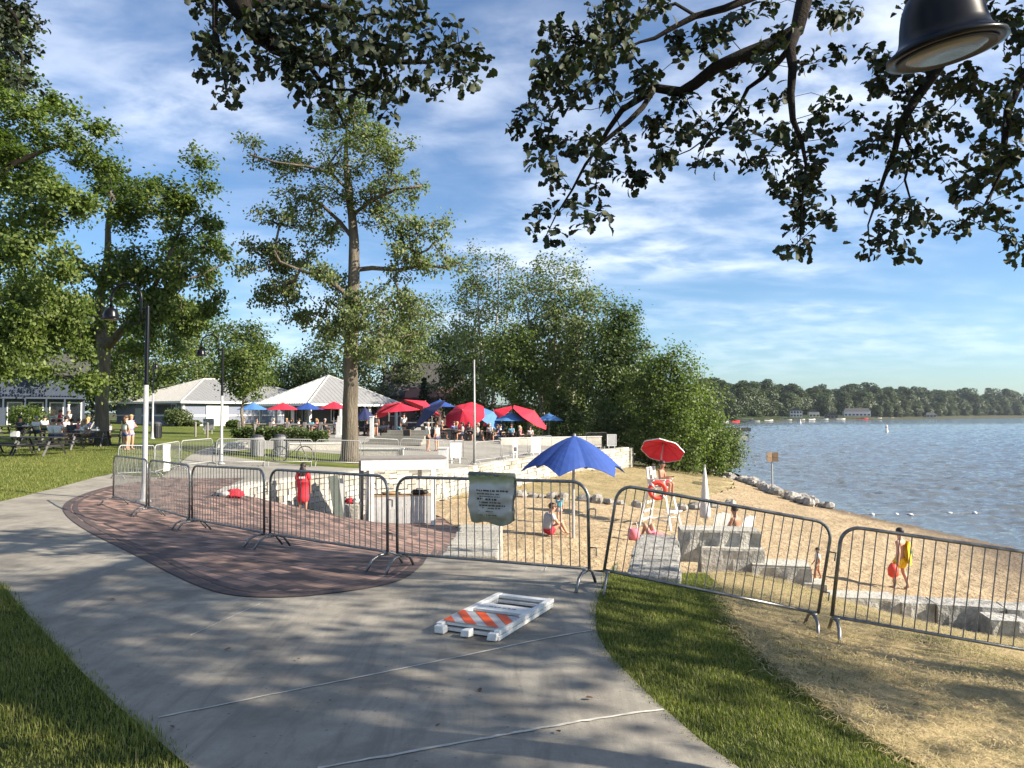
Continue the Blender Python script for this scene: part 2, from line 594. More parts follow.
def thing(name, label, cat, loc=(0, 0, 0), rz=0.0, group=None):
    o = bpy.data.objects.new(name, None)
    COL.objects.link(o)
    o.empty_display_size = .2
    o.location = loc
    o.rotation_euler = (0, 0, rz)
    o['label'] = label
    o['category'] = cat
    o['kind'] = 'thing'
    if group:
        o['group'] = group
    return o


def tag(o, label, cat, group=None):
    o['kind'] = 'thing'
    o['label'] = label
    o['category'] = cat
    if group:
        o['group'] = group
    return o


KIDS = {}


def dup(root, loc=None, rz=None, label=None, group=None, swap=None):
    def rec(o, parent):
        c = o.copy()
        COL.objects.link(c)
        if parent is not None:
            c.parent = parent
        if swap and c.type == 'MESH' and o.name.split('.')[0] in swap:
            c.data = c.data.copy()
            c.data.materials[0] = M[swap[o.name.split('.')[0]]]
        for ch in [q for q in o.children]:
            rec(ch, c)
        return c
    r = rec(root, None)
    if loc is not None:
        r.location = loc
    if rz is not None:
        r.rotation_euler = (0, 0, rz)
    if label:
        r['label'] = label
    if group:
        r['group'] = group
    return r
# ------------------------------------------------------------------ ground zones
rngn = np.random.default_rng(5)


def seg_dense(poly, step):
    out = []
    n = len(poly)
    for i in range(n):
        a = np.array(poly[i])
        b = np.array(poly[(i + 1) % n])
        k = max(1, int(np.linalg.norm(b - a) / step))
        for j in range(k):
            out.append(tuple(a + (b - a) * j / k))
    return out


def smooth_poly(pts, it=2):
    """open chain, corner cutting"""
    for _ in range(it):
        q = [pts[0]]
        for a, b in zip(pts[:-1], pts[1:]):
            a, b = np.array(a), np.array(b)
            q += [tuple(a * .75 + b * .25), tuple(a * .25 + b * .75)]
        q.append(pts[-1])
        pts = q
    return pts


def zone(name, poly, mat, step, edge=.5, mode=None, dz=0.0, disp=None, holes=(), relax=None):
    loops = [seg_dense(poly, edge)] + [seg_dense(h, edge) for h in holes]
    vs, es = [], []
    for lp in loops:
        o = len(vs)
        vs += [Vector((float(a), float(b))) for a, b in lp]
        es += [(o + i, o + (i + 1) % len(lp)) for i in range(len(lp))]
    pa = np.array(poly)
    x0, y0 = pa.min(0)
    x1, y1 = pa.max(0)
    if callable(step):
        gx, gy = step(x0, x1, y0, y1)
    else:
        X, Y = np.meshgrid(np.arange(x0, x1, step), np.arange(y0, y1, step))
        gx, gy = X.ravel(), Y.ravel()
        gx = gx + rngn.uniform(-.2, .2, len(gx)) * step
        gy = gy + rngn.uniform(-.2, .2, len(gy)) * step
    m = inpoly(gx, gy, poly)
    for h in holes:
        m &= ~inpoly(gx, gy, h)
    for a, b in zip(gx[m], gy[m]):
        vs.append(Vector((float(a), float(b))))
    r = delaunay_2d_cdt(vs, es, [], 0, 1e-5)
    ov, tris = r[0], r[2]
    xy = np.array([(p.x, p.y) for p in ov])
    t = np.array([f for f in tris if len(f) == 3])
    c = xy[t].mean(1)
    k = inpoly(c[:, 0], c[:, 1], poly)
    for h in holes:
        k &= ~inpoly(c[:, 0], c[:, 1], h)
    t = t[k]
    z = gz(xy[:, 0], xy[:, 1], mode) + dz
    if disp:
        z = z + disp(xy[:, 0], xy[:, 1])
    # upward winding
    a, b, cc = xy[t[:, 0]], xy[t[:, 1]], xy[t[:, 2]]
    cr = (b[:, 0] - a[:, 0]) * (cc[:, 1] - a[:, 1]) - (b[:, 1] - a[:, 1]) * (cc[:, 0] - a[:, 0])
    t[cr < 0] = t[cr < 0][:, ::-1]
    return np_mesh(name, np.column_stack([xy, z]), t.ravel(), np.full(len(t), 3), mat, smooth=True, kind='structure')


def logstep(s):
    def f(x0, x1, y0, y1):
        xs, ys = [], []
        y = max(y0, -5)
        while y < y1:
            st = s * max(1, (y - 8) / 12)
            xx = np.arange(x0, x1, st)
            xs.append(xx + rngn.uniform(-.2, .2, len(xx)) * st)
            ys.append(np.full(len(xx), y) + rngn.uniform(-.2, .2, len(xx)) * st)
            y += st
        return np.concatenate(xs), np.concatenate(ys)
    return f


A_brick = [G(*p, None) for p in [(445, 551.5), (430, 558), (412, 574), (398, 582), (372, 588), (345, 592), (300, 597.5), (250, 598), (215, 593), (180, 579), (150, 563), (130, 553), (108, 542), (90, 533), (74, 523), (65, 515), (62, 508), (66, 502), (76, 497), (92, 491), (112, 486)]]
A_brick = smooth_poly(A_brick, 2)
brick_left = [(-11.8, 23.5), (-12.2, 26.0)]
brick_back = [(-9.2, 25.8), (-8.6, 23), (-8.2, 21.6), (-7.75, 20.6)]
brick_low = [(-7.55, 20.3), (-7.75, 21.5), (-7.6, 22.7), (-6.9, 24.6), (-5.6, 28.2), (-4.4, 29.3), (-2.4, 26.4), (-1.35, 22), (-1.2, 18), (-1.25, 14), (-1.1, 10.6)]
BRICK = A_brick + brick_left + brick_back + brick_low
# --- concrete path
near_left_edge = smooth_poly([G(*p) for p in [(0, 583), (18, 603), (40, 628), (66, 655), (90, 680), (118, 706), (140, 725), (165, 746), (190, 768)]], 1)
near_right_edge = smooth_poly([G(*p) for p in [(740, 768), (722, 755), (700, 740), (680, 722), (660, 705), (640, 686), (622, 668), (608, 653), (599, 638), (595, 622), (596, 608), (600, 592), (606, 578), (612, 568), (618, 563)]], 1)
lawn_edge = [G(*p, None) for p in [(112, 473.5), (96, 477), (78, 482), (60, 487), (40, 492), (20, 497), (0, 501.5)]]
PATH = ([(-.95, -4), (1.0, -4), (1.05, 1)] + near_right_edge + [(.95, 9.75), (.2, 9.72), (-.4, 9.7), (-.9, 9.72)] + A_brick + brick_left + lawn_edge
        + [(-11.6, 14.4), (-16, 12.8), (-24, 10.5), (-24, 7.6), (-12, 8.3), (-8, 8.2)] + near_left_edge + [(-1.3, 2.5), (-1.0, 0)])
zone('concrete_path', PATH, 'concrete', .5, .3)
zone('brick_plaza', BRICK, 'brick', logstep(.45), .35, dz=.004)
# brick soldier-course edging along the path
eb = MB()
ctr = np.array(A_brick)
for off, w in ((.0, .14), (.17, .1)):
    vs, fs = [], []
    for i in range(len(ctr)):
        t = ctr[min(i + 1, len(ctr) - 1)] - ctr[max(i - 1, 0)]
        t = t / np.linalg.norm(t)
        nrm = np.array((t[1], -t[0]))
        for o in (off, off + w):
            q = ctr[i] + nrm * o
            vs.append((q[0], q[1], gz1(q[0], q[1]) + .009))
    for i in range(len(ctr) - 1):
        fs.append((2 * i, 2 * i + 1, 2 * i + 3, 2 * i + 2))
    eb.add(vs, fs)
eb.build('brick_edging', 'edgepaver', kind='structure')

# joints in the concrete
jm = MB()
for a, b, w in (((158, 718), (592, 631), .022), ((318, 769), (664, 710), .026), ((190, 636), (260, 604), .012), ((545, 571), (562, 553), .012)):
    A, B = np.array(G(*a)), np.array(G(*b))
    t = (B - A) / np.linalg.norm(B - A)
    nn = np.array((-t[1], t[0]))
    K = 40
    vs, fs = [], []
    for i in range(K + 1):
        q = A + (B - A) * i / K
        ww = w * rngn.uniform(.55, 1.1) / 2
        q = q + nn * rngn.normal(0, .003)
        z = gz1(q[0], q[1], 'lo') + .005
        vs += [(q[0] + nn[0] * ww, q[1] + nn[1] * ww, z), (q[0] - nn[0] * ww, q[1] - nn[1] * ww, z)]
    for i in range(K):
        fs.append((2 * i, 2 * i + 1, 2 * i + 3, 2 * i + 2))
    jm.add(vs, fs)
jm.build('path_joints', 'joint', kind='structure')

# --- near left grass, right grass, straw slope
LAWN_NL = near_left_edge + [(-1.3, 2.5), (-1.0, 0), (-.95, -4), (-20, -4), (-24, 7.5), (-12, 8.25), (-8, 8.15)]
zone('near_lawn', LAWN_NL, 'turf', .6, .3, dz=-.01)
straw_line = smooth_poly([G(*p) for p in [(930, 772), (890, 748), (860, 730), (825, 705), (790, 680), (765, 657), (745, 635), (736, 618), (729, 602), (722, 588)]], 1)
LAWN_R = [(1.05, 1)] + near_right_edge + [(1.25, 9.9), (1.4, 11.2), (3.0, 11.6)] + straw_line[::-1] + [(2.6, 1.5), (2.4, -1), (1.02, -1)]
zone('slope_lawn', LAWN_R, 'turf', .5, .3, dz=-.01)
STRAW_R = straw_line + [(3.0, 11.6), (3.9, 12.35), (5.2, 12.3), (6.2, 11.9), (8.2, 11.5), (13, 10.6), (14, 2), (8, -3), (2.4, -1), (2.6, 1.5)]
zone('straw_slope', STRAW_R, 'straw', .5, .3, dz=-.008, disp=lambda x, y: rngn.normal(0, .006, len(x)))


# --- sand
def sand_disp(x, y):
    return np.array([.05 * mnoise.noise((a * .9, b * .9, 0)) + .045 * mnoise.noise((a * 2.3, b * 2.3, 3)) + .03 * mnoise.noise((a * 5, b * 5, 7)) for a, b in zip(x, y)])


straw_bd = [(-2.9, 30.0), (-1.2, 33.2), (.3, 33.6), (2.2, 33.5), (4.0, 33.2), (6.2, 33.0), (8.0, 34.5), (9.6, 38), (12.0, 43), (14.3, 48), (15.6, 53), (16.6, 58)]
SAND = ([(-1.1, 10.6), (-1.25, 14), (-1.2, 18), (-1.35, 22), (-2.4, 26.4), (-4.4, 29.3), (-3.1, 30.5)] + straw_bd[1:] + [(17.4, 62), (19.6, 62), (19.6, 46), (21.6, 30.5), (21, 20), (20, 10), (13, 10.6), (8.2, 11.5), (6.2, 11.9), (5.2, 12.3), (3.9, 12.35), (3.0, 11.6), (1.4, 11.2), (1.25, 9.9), (.95, 9.75), (-.9, 9.72)])
zone('beach_sand', SAND, 'sand', logstep(.3), .4, mode='lo', disp=sand_disp)
STRAW_B = [(-3.1, 30.5), (-.5, 39.5), (3, 47), (8.6, 55), (9.2, 58), (10, 64), (17.5, 66), (17.4, 62), (16.6, 58)] + straw_bd[::-1][1:-1]
zone('beach_straw', STRAW_B, 'straw', logstep(.5), .5, mode='lo', disp=lambda x, y: rngn.normal(0, .06, len(x)) + .08 * np.array([mnoise.noise((a * .7, b * .7, 2)) for a, b in zip(x, y)]))

# --- upper side: lawn with tables, terrace paving and turf round the oak
LAWN_B = lawn_edge[::-1] + [(-12.2, 26), (-13.5, 31), (-16, 42), (-20, 60), (-26, 92), (-88, 128), (-88, 12), (-45, 11.5), (-24, 10.6), (-16, 12.9), (-11.6, 14.5)]
zone('park_lawn', LAWN_B, 'lawn', logstep(.8), .8, mode='up')
TERR = [(-7.75, 20.6), (-8.2, 21.6), (-8.6, 23), (-9.2, 25.8), (-12.2, 26), (-13.5, 31), (-16, 42), (-20, 60), (-26, 92), (18, 92), (12, 75), (9.2, 58)] + WALL[::-1][:-1]
OAKTURF = [(-13.2, 32.8), (-10, 31.4), (-6.6, 30.4), (-5.2, 31.6), (-5.0, 34.5), (-7.5, 37.4), (-12.5, 37.6)]
HEDGEB = [(-20, 62), (-19, 52), (-14, 50), (-9, 49.5), (-7.5, 52), (-8, 58), (-14, 61)]
zone('cafe_terrace', TERR, 'terrace', logstep(.8), .8, mode='up', holes=(OAKTURF,))
zone('oak_turf', OAKTURF, 'lawn', .7, .5, mode='up')

# --- base sheet to the horizon
xs = np.concatenate([[-3500, -1500, -700, -300, -160], np.arange(-110, -30, 6), np.arange(-30, 30, 1.0), np.arange(30, 60, 3), [70, 85, 110, 150, 250, 450, 800, 1500, 3500]])
ys = np.concatenate([[-300, -100, -40, -15], np.arange(-6, 70, 1.0), np.arange(70, 140, 4), [150, 170, 200, 250, 310, 380, 460, 560, 700, 900, 1200, 1800, 2600, 4000]])
X, Y = np.meshgrid(xs, ys)
Z = gz(X.ravel(), Y.ravel()).reshape(X.shape)
Zm = Z.copy()
for dx in (-1, 0, 1):
    for dy in (-1, 0, 1):
        Zm = np.minimum(Zm, np.roll(np.roll(Z, dx, 1), dy, 0))
near = (X > -12) & (X < 12) & (Y > 8) & (Y < 62)
Z = np.where(near, Zm, Z) - .07
wet = (X > np.interp(Y, SHY, SHX) + 6)
Z = np.where(wet, -5.5, Z)
ny, nx = X.shape
idx = np.arange(nx * ny).reshape(ny, nx)
q = np.stack([idx[:-1, :-1], idx[:-1, 1:], idx[1:, 1:], idx[1:, :-1]], -1).reshape(-1, 4)
np_mesh('ground', np.column_stack([X.ravel(), Y.ravel(), Z.ravel()]), q.ravel(), np.full(len(q), 4), 'earth', smooth=True, kind='structure')

# --- lake
WZ = -3.6
wm = MB()
# one sheet: rippled where ripples can be seen, flat beyond
rows = [8.0]
while rows[-1] < 420:
    rows.append(rows[-1] * 1.0042 + .02)
rows = np.array(rows)
ncol = 240
tt = np.linspace(0, 1, ncol)
WX = (12 + .12 * rows)[:, None] + tt[None, :] * (.85 * rows + 8 - .0)[:, None]
WY = np.repeat(rows[:, None], ncol, 1) + rngn.uniform(-.2, .2, WX.shape) * (rows * .004)[:, None]
xf, yf = WX.ravel(), WY.ravel()
wz = np.array([.14 * mnoise.noise((a * .22 + .05 * b, b * .55, 0)) + .17 * mnoise.noise((a * .55 - .1 * b, b * 1.3, 4)) + .13 * mnoise.noise((a * 1.3, b * 2.9, 9)) for a, b in zip(xf, yf)])
fade = np.clip((420 - yf) / 120, 0, 1) * np.clip((yf - 8) / 4, 0, 1)
shal = np.clip((xf - np.interp(yf, SHY, SHX)) / 9 + .25, .12, 1)
wz = WZ + wz * fade * shal
nr_ = len(rows)
ii = np.arange(nr_ * ncol).reshape(nr_, ncol)
qd = np.stack([ii[:-1, :-1], ii[:-1, 1:], ii[1:, 1:], ii[1:, :-1]], -1).reshape(-1, 4)
np_mesh('lake_water', np.column_stack([xf, yf, wz]), qd.ravel(), np.full(len(qd), 4), 'water', smooth=True, kind='structure')
fb0 = len(rows) - 1
wm.add([(-60, -300, WZ - .45), (4000, -300, WZ - .45), (4000, 4000, WZ - .45), (-60, 4000, WZ - .45)], [(0, 1, 2, 3)])
wm.build('lake_water', 'water', kind='structure')

# --- far shore land
FS = [(70, 366), (140, 447), (242, 620), (420, 790), (560, 930), (790, 1120), (1200, 1400), (1700, 1700)]
fv, ff = [], []
for i, (a, b) in enumerate(FS):
    t = np.array(FS[min(i + 1, len(FS) - 1)]) - np.array(FS[max(i - 1, 0)])
    t = t / np.linalg.norm(t)
    nn = np.array((-t[1], t[0]))
    for o, z in ((0, -4.2), (4, -2.8), (40, 1.5), (140, 7), (300, 10), (2500, 10)):
        fv.append((a + nn[0] * o, b + nn[1] * o, z))
for i in range(len(FS) - 1):
    for j in range(5):
        ff.append((i * 6 + j, (i + 1) * 6 + j, (i + 1) * 6 + j + 1, i * 6 + j + 1))
MB().add(fv, ff).build('far_shore', 'turf', kind='structure', smooth=True)


# ------------------------------------------------------------------ grass blades
def blades(name, poly, n, hmin, hmax, wid, mat, lean=.5, flat=False, dens=None, mode='lo', keep=None, zoff=-.012, rim=None, rimj=.03, rimd=420):
    pa = np.array(poly)
    x0, y0 = pa.min(0)
    x1, y1 = pa.max(0)
    xs_, ys_ = [], []
    if rim is not None:
        rp_ = np.array(rim)
        sl = np.linalg.norm(np.diff(rp_, axis=0), axis=1)
        cu = np.concatenate([[0], np.cumsum(sl)])
        m_ = int(cu[-1] * rimd)
        ss = rngn.uniform(0, cu[-1], m_)
        jit_ = np.abs(rngn.normal(0, rimj, (m_, 2))) * np.sign(rngn.normal(0, 1, (m_, 2)))
        bx_ = np.interp(ss, cu, rp_[:, 0]) + jit_[:, 0]
        by_ = np.interp(ss, cu, rp_[:, 1]) + jit_[:, 1]
        xs_.append(bx_)
        ys_.append(by_)
        n = n + m_
    tot = 0
    while tot < n:
        x = rngn.uniform(x0, x1, n * 2)
        y = rngn.uniform(y0, y1, n * 2)
        m = inpoly(x, y, poly)
        # only where the lens of a camera near the path could see it
        if keep is not None:
            m &= keep(x, y)
        if dens is not None:
            m &= rngn.uniform(0, 1, len(x)) < dens(x, y)
        xs_.append(x[m])
        ys_.append(y[m])
        tot += m.sum()
    x = np.concatenate(xs_)[:n]
    y = np.concatenate(ys_)[:n]
    z = gz(x, y, mode) + zoff
    h = rngn.uniform(hmin, hmax, n)
    if not flat:
        h = h * (.75 + .55 * np.array([mnoise.noise((a * 2.2, b * 2.2, 8)) for a, b in zip(x, y)])) * np.exp(rngn.normal(0, .22, n))
    az = rngn.uniform(0, 2 * PI, n)
    w = rngn.uniform(.6, 1.3, n) * wid
    d = np.stack([np.cos(az), np.sin(az)], 1)
    s = np.stack([-np.sin(az), np.cos(az)], 1) * w[:, None] / 2
    base = np.stack([x, y, z], 1)
    V = np.zeros((n, 5, 3))
    if flat:
        tilt = rngn.normal(0, .09, n)
        L = h
        V[:, 0] = base
        V[:, 0, 2] += rngn.uniform(.01, .05, n)
        V[:, 1] = V[:, 0]
        V[:, 0, :2] += s
        V[:, 1, :2] -= s
        mid = V[:, :2].mean(1) + np.column_stack([d * (L / 2)[:, None], L / 2 * tilt + rngn.uniform(0, .02, n)])
        V[:, 2] = mid
        V[:, 3] = mid
        V[:, 2, :2] -= s
        V[:, 3, :2] += s
        tip = mid + np.column_stack([d * (L / 2)[:, None], L / 2 * tilt - .01])
        V[:, 4] = tip
    else:
        ln = np.abs(rngn.normal(0, lean, n))
        V[:, 0] = base
        V[:, 1] = base
        V[:, 0, :2] += s
        V[:, 1, :2] -= s
        mid = base + np.column_stack([d * (h * .5 * np.sin(ln * .6))[:, None], h * .55 * np.cos(ln * .5)])
        V[:, 2] = mid
        V[:, 3] = mid
        V[:, 2, :2] -= s * .8
        V[:, 3, :2] += s * .8
        V[:, 4] = mid + np.column_stack([d * (h * .5 * np.sin(ln * 1.3))[:, None], h * .45 * np.cos(ln * 1.3)])
    o = np.arange(n)[:, None] * 5
    quad = o + np.array([0, 1, 2, 3])
    tri = o + np.array([3, 2, 4])
    loops = np.concatenate([quad, tri], 1).ravel()
    sizes = np.tile([4, 3], n)
    return np_mesh(name, V.reshape(-1, 3), loops, sizes, mat, kind='stuff')


def wide(x, y):
    return (np.abs(x) < .95 * y + 1.0) & (y > 2.2)


def clump(x, y):
    return np.clip(.55 + .9 * np.array([mnoise.noise((a * 1.4, b * 1.4, 1.7)) for a, b in zip(x, y)]), .12, 1)


def near_w(x, y):
    return np.clip((7.5 / np.maximum(y, 3)) ** 1.2, .2, 1)


blades('near_lawn_grass', LAWN_NL, 110000, .024, .065, .0046, 'blade', .55, keep=lambda x, y: wide(x, y) & (x > -11), dens=near_w, rim=near_left_edge)
blades('slope_lawn_grass', LAWN_R, 110000, .02, .052, .0046, 'blade', .6, keep=lambda x, y: wide(x, y) & (x > -1), dens=near_w, rim=near_right_edge)
blades('straw_slope_stalks', STRAW_R, 70000, .05, .13, .004, 'strawblade', flat=True, keep=lambda x, y: wide(x, y) & (x < 10), dens=lambda x, y: near_w(x, y) * np.clip(.75 + .5 * np.array([mnoise.noise((a * .8, b * .8, 5)) for a, b in zip(x, y)]), .2, 1), zoff=0, rim=straw_line, rimj=.085, rimd=500)
blades('straw_slope_grass', STRAW_R, 26000, .025, .06, .0048, 'blade', .6, keep=lambda x, y: wide(x, y) & (x < 10), dens=lambda x, y: near_w(x, y) * np.clip(1.5 * np.array([mnoise.noise((a * .7, b * .7, 5)) for a, b in zip(x, y)]) * -1 - .05 + .6 * np.clip((y - 7.2) / 2, 0, 1), 0, 1))
blades('beach_straw_stalks', STRAW_B, 34000, .12, .32, .014, 'strawblade', flat=True, mode='lo', zoff=.02)
blades('park_lawn_grass', LAWN_B, 60000, .04, .1, .013, 'blade', .5, mode='up', keep=lambda x, y: (y < 36) & (x > -26) & (np.abs(x) < .75 * y + 1), dens=lambda x, y: np.clip((16 / y) ** 1.5, .1, 1))

# ------------------------------------------------------------------ sky and sun
SUN_EL = R(29.5)
SUN_AZ = math.atan2(-.25, 1.0)  # direction towards the sun in plan, from +x
w = bpy.data.worlds.new("World")
SC.world = w
w.use_nodes = True
nt = w.node_tree
bg = nt.nodes['Background']
sky = N(nt, 'ShaderNodeTexSky')
sky.sky_type = 'NISHITA'
sky.sun_disc = False
sky.sun_elevation = SUN_EL
sky.sun_rotation = PI / 2 - SUN_AZ
sky.air_density = 1.0
sky.dust_density = .6
sky.ozone_density = 2.0
tc = N(nt, 'ShaderNodeTexCoord')
sep = N(nt, 'ShaderNodeSeparateXYZ')
nt.links.new(tc.outputs['Generated'], sep.inputs[0])


def M_(op, a, b=None):
    n = N(nt, 'ShaderNodeMath', operation=op)
    for k, v in enumerate((a, b)):
        if v is None:
            continue
        if isinstance(v, (int, float)):
            n.inputs[k].default_value = v
        else:
            nt.links.new(v, n.inputs[k])
    return n.outputs[0]


zz = M_('ADD', M_('MAXIMUM', sep.outputs['Z'], 0.0), .2)
cmb = N(nt, 'ShaderNodeCombineXYZ')
nt.links.new(M_('DIVIDE', sep.outputs['X'], zz), cmb.inputs[0])
nt.links.new(M_('DIVIDE', sep.outputs['Y'], zz), cmb.inputs[1])


def cl(scale, rot, ns, det, rgh, dist, lo, hi):
    mp = N(nt, 'ShaderNodeMapping')
    mp.inputs['Scale'].default_value = scale
    mp.inputs['Rotation'].default_value = (0, 0, rot)
    nt.links.new(cmb.outputs[0], mp.inputs['Vector'])
    f = noise(nt, mp.outputs['Vector'], ns, det, rgh, dist)
    m = N(nt, 'ShaderNodeMapRange', interpolation_type='SMOOTHSTEP')
    m.inputs['From Min'].default_value = lo
    m.inputs['From Max'].default_value = hi
    nt.links.new(f, m.inputs['Value'])
    return m.outputs['Result']


c_big = cl((.7, 1.0, 1), R(14), .85, 4, .5, .4, .40, .60)
c_rip = cl((1, 1.4, 1), R(30), 5.2, 5, .55, .25, .30, .74)
c_cir = cl((.28, 1.4, 1), R(-6), 1.6, 8, .6, .8, .48, .78)
cloud = M_('MULTIPLY', c_big, M_('ADD', M_('MULTIPLY', c_rip, .88), .12))
cloud = M_('MAXIMUM', cloud, M_('MULTIPLY', c_cir, .4))
hz = N(nt, 'ShaderNodeMapRange')
hz.inputs['From Min'].default_value = .02
hz.inputs['From Max'].default_value = .16
nt.links.new(sep.outputs['Z'], hz.inputs['Value'])
cloud = M_('MULTIPLY', cloud, hz.outputs['Result'])
cloud = M_('MULTIPLY', cloud, .54)
skyc = mix(nt, 1.0, sky.outputs['Color'], (.8, 1.0, 1.2), 'MULTIPLY')
col = mix(nt, cloud, skyc, (11.5, 11.8, 12.4))
nt.links.new(col, bg.inputs['Color'])
bg.inputs['Strength'].default_value = .06

sd = bpy.data.lights.new('sun', 'SUN')
sd.energy = 5.0
sd.angle = R(.53)
sd.color = (1.0, .9, .76)
so = bpy.data.objects.new('sun', sd)
COL.objects.link(so)
so.location = (40, -10, 40)
sdir = Vector((math.cos(SUN_AZ) * math.cos(SUN_EL), math.sin(SUN_AZ) * math.cos(SUN_EL), math.sin(SUN_EL)))
so.rotation_euler = sdir.to_track_quat('Z', 'Y').to_euler()
SC.view_settings.view_transform = 'Standard'
SC.view_settings.look = 'None'
SC.view_settings.exposure = 1.32
SC.view_settings.gamma = 1.0
SC.cycles.use_denoising = True
SC.cycles.max_bounces = 6
SC.cycles.diffuse_bounces = 3
SC.cycles.glossy_bounces = 3
SC.cycles.transmission_bounces = 4
SC.cycles.transparent_max_bounces = 6
SC.cycles.caustics_reflective = False
SC.cycles.caustics_refractive = False
# ------------------------------------------------------------------ trees
def leaf_template(kind):
    if kind == 'oak':  # lobed leaf, unit length along x
        st = [0, .12, .25, .36, .5, .6, .76, .86, 1.0]
        wd = [.03, .11, .2, .19, .34, .27, .36, .29, .1]
        z = [0, .02, .05, .04, .05, .03, .01, -.03, -.08]
        v, f = [], []
        for a, b, c in zip(st, wd, z):
            v += [(a, -b, c + b * .35), (a, 0, c), (a, b, c + b * .35)]
        for i in range(len(st) - 1):
            o = i * 3
            f += [(o, o + 3, o + 4, o + 1), (o + 1, o + 4, o + 5, o + 2)]
        return np.array(v), f
    if kind == 'mid':  # six sided
        v = [(0, 0, 0), (.35, -.3, .06), (.8, -.24, .0), (1, 0, -.08), (.8, .24, 0), (.35, .3, .06)]
        return np.array(v, float), [(0, 1, 2, 3), (0, 3, 4, 5)]
    v = [(0, 0, 0), (.5, -.33, .08), (1, 0, -.06), (.5, .33, .08)]
    return np.array(v, float), [(0, 1, 2), (0, 2, 3)]


def leaf_mesh(name, pos, size, mat, kind, rng, parent=None, up=.5, outward=None):
    """pos (n,3), size (n,)"""
    n = len(pos)
    T, F = leaf_template(kind)
    nrm = rng.normal(0, 1, (n, 3))
    nrm[:, 2] = np.abs(nrm[:, 2]) + up
    if outward is not None:
        nrm += outward * .8
    nrm /= np.linalg.norm(nrm, axis=1)[:, None]
    t = rng.normal(0, 1, (n, 3))
    t[:, 2] -= .35
    t -= nrm * (t * nrm).sum(1)[:, None]
    t /= np.linalg.norm(t, axis=1)[:, None] + 1e-9
    b = np.cross(nrm, t)
    V = (T[None, :, 0, None] * t[:, None] + T[None, :, 1, None] * b[:, None] + T[None, :, 2, None] * nrm[:, None]) * size[:, None, None] + pos[:, None]
    k = len(T)
    off = np.arange(n)[:, None] * k
    loops = np.concatenate([off + np.array(f) for f in F], 1).ravel()
    sizes = np.tile([len(f) for f in F], n)
    return np_mesh(name, V.reshape(-1, 3), loops, sizes, mat, parent)


def skeleton(trunks, cl, rng, step=.6, tip=.012, sag=.06, pw=2.3, jit=.06, upcost=.4):
    """trunks: list of polylines [(x,y,z,r)...]; returns nodes, parent, radius"""
    pos, par, fixed = [], [], []
    for tr in trunks:
        start = None
        for k, q in enumerate(tr):
            p = np.array(q[:3], float)
            if k == 0:
                if pos and len(tr[0]) > 4:
                    d = np.linalg.norm(np.array(pos) - p, axis=1)
                    pr = int(d.argmin())
                else:
                    pr = -1
                if pr >= 0 and np.linalg.norm(pos[pr] - p) < .02:
                    start = pr
                    continue
            else:
                pr = start if start is not None else len(pos) - 1
                start = None
            pos.append(p)
            par.append(pr)
            fixed.append(q[3])
    P0 = np.array(pos)
    d0 = np.array([np.linalg.norm(P0 - c, axis=1).min() for c in cl])
    order = np.argsort(d0)
    cap = len(pos) + int(sum(np.maximum(2, d0 / step + 2))) + 50
    A = np.zeros((cap, 3))
    n = len(pos)
    A[:n] = P0
    tips = []
    for i in order:
        c = cl[i]
        dv = A[:n] - c
        dist = np.sqrt((dv ** 2).sum(1)) + upcost * np.maximum(dv[:, 2], 0)
        j = int(dist.argmin())
        a = A[j].copy()
        L = np.linalg.norm(c - a)
        m = max(1, int(L / step))
        prev = j
        bend = rng.normal(0, 1, 3) * L * .08
        bend[2] -= sag * L
        for s in range(1, m + 1):
            u = s / m
            q = a + (c - a) * u + bend * 4 * u * (1 - u) * (1) + rng.normal(0, jit, 3) * (0 if s == m else 1)
            if n >= cap:
                break
            A[n] = q
            par.append(prev)
            fixed.append(0)
            prev = n
            n += 1
        tips.append(prev)
    A = A[:n]
    par = np.array(par)
    acc = np.zeros(n)
    nch = np.bincount(par[par >= 0], minlength=n)
    for i in range(n - 1, -1, -1):
        r = acc[i] ** (1 / pw) if acc[i] > 0 else tip
        r = max(r, tip)
        acc[i] = max(r, 0) ** pw if nch[i] else tip ** pw
        if par[i] >= 0:
            acc[par[i]] += acc[i]
    rad = np.maximum(acc ** (1 / pw), tip)
    fx = np.array(fixed)
    rad = np.where(fx > 0, np.maximum(fx, 0), np.minimum(rad, fx.max() * .62))
    for i in range(n):
        if par[i] >= 0 and fx[i] == 0:
            rad[i] = min(rad[i], rad[par[i]] * .97)
    return A, par, rad


def branch_mesh(name, A, par, rad, mat, parent=None, flare=None):
    ch = [[] for _ in range(len(A))]
    for i, p in enumerate(par):
        if p >= 0:
            ch[p].append(i)
    mb = MB()
    stack = [i for i in range(len(A)) if par[i] < 0]
    stack = [(i, None) for i in stack]
    while stack:
        i, frm = stack.pop()
        chain = [] if frm is None else [frm]
        rr = [] if frm is None else [rad[i]]
        while True:
            chain.append(i)
            rr.append(rad[i])
            if not ch[i]:
                break
            k = max(ch[i], key=lambda c: rad[c])
            for c in ch[i]:
                if c != k:
                    stack.append((c, i))
            i = k
        if len(chain) < 2:
            continue
        mx = max(rr)
        n = 12 if mx > .2 else 8 if mx > .09 else 5 if mx > .03 else 3
        mb.tube([A[j] for j in chain], rr, n, cap=True)
    return mb.build(name, mat, parent, smooth=True)


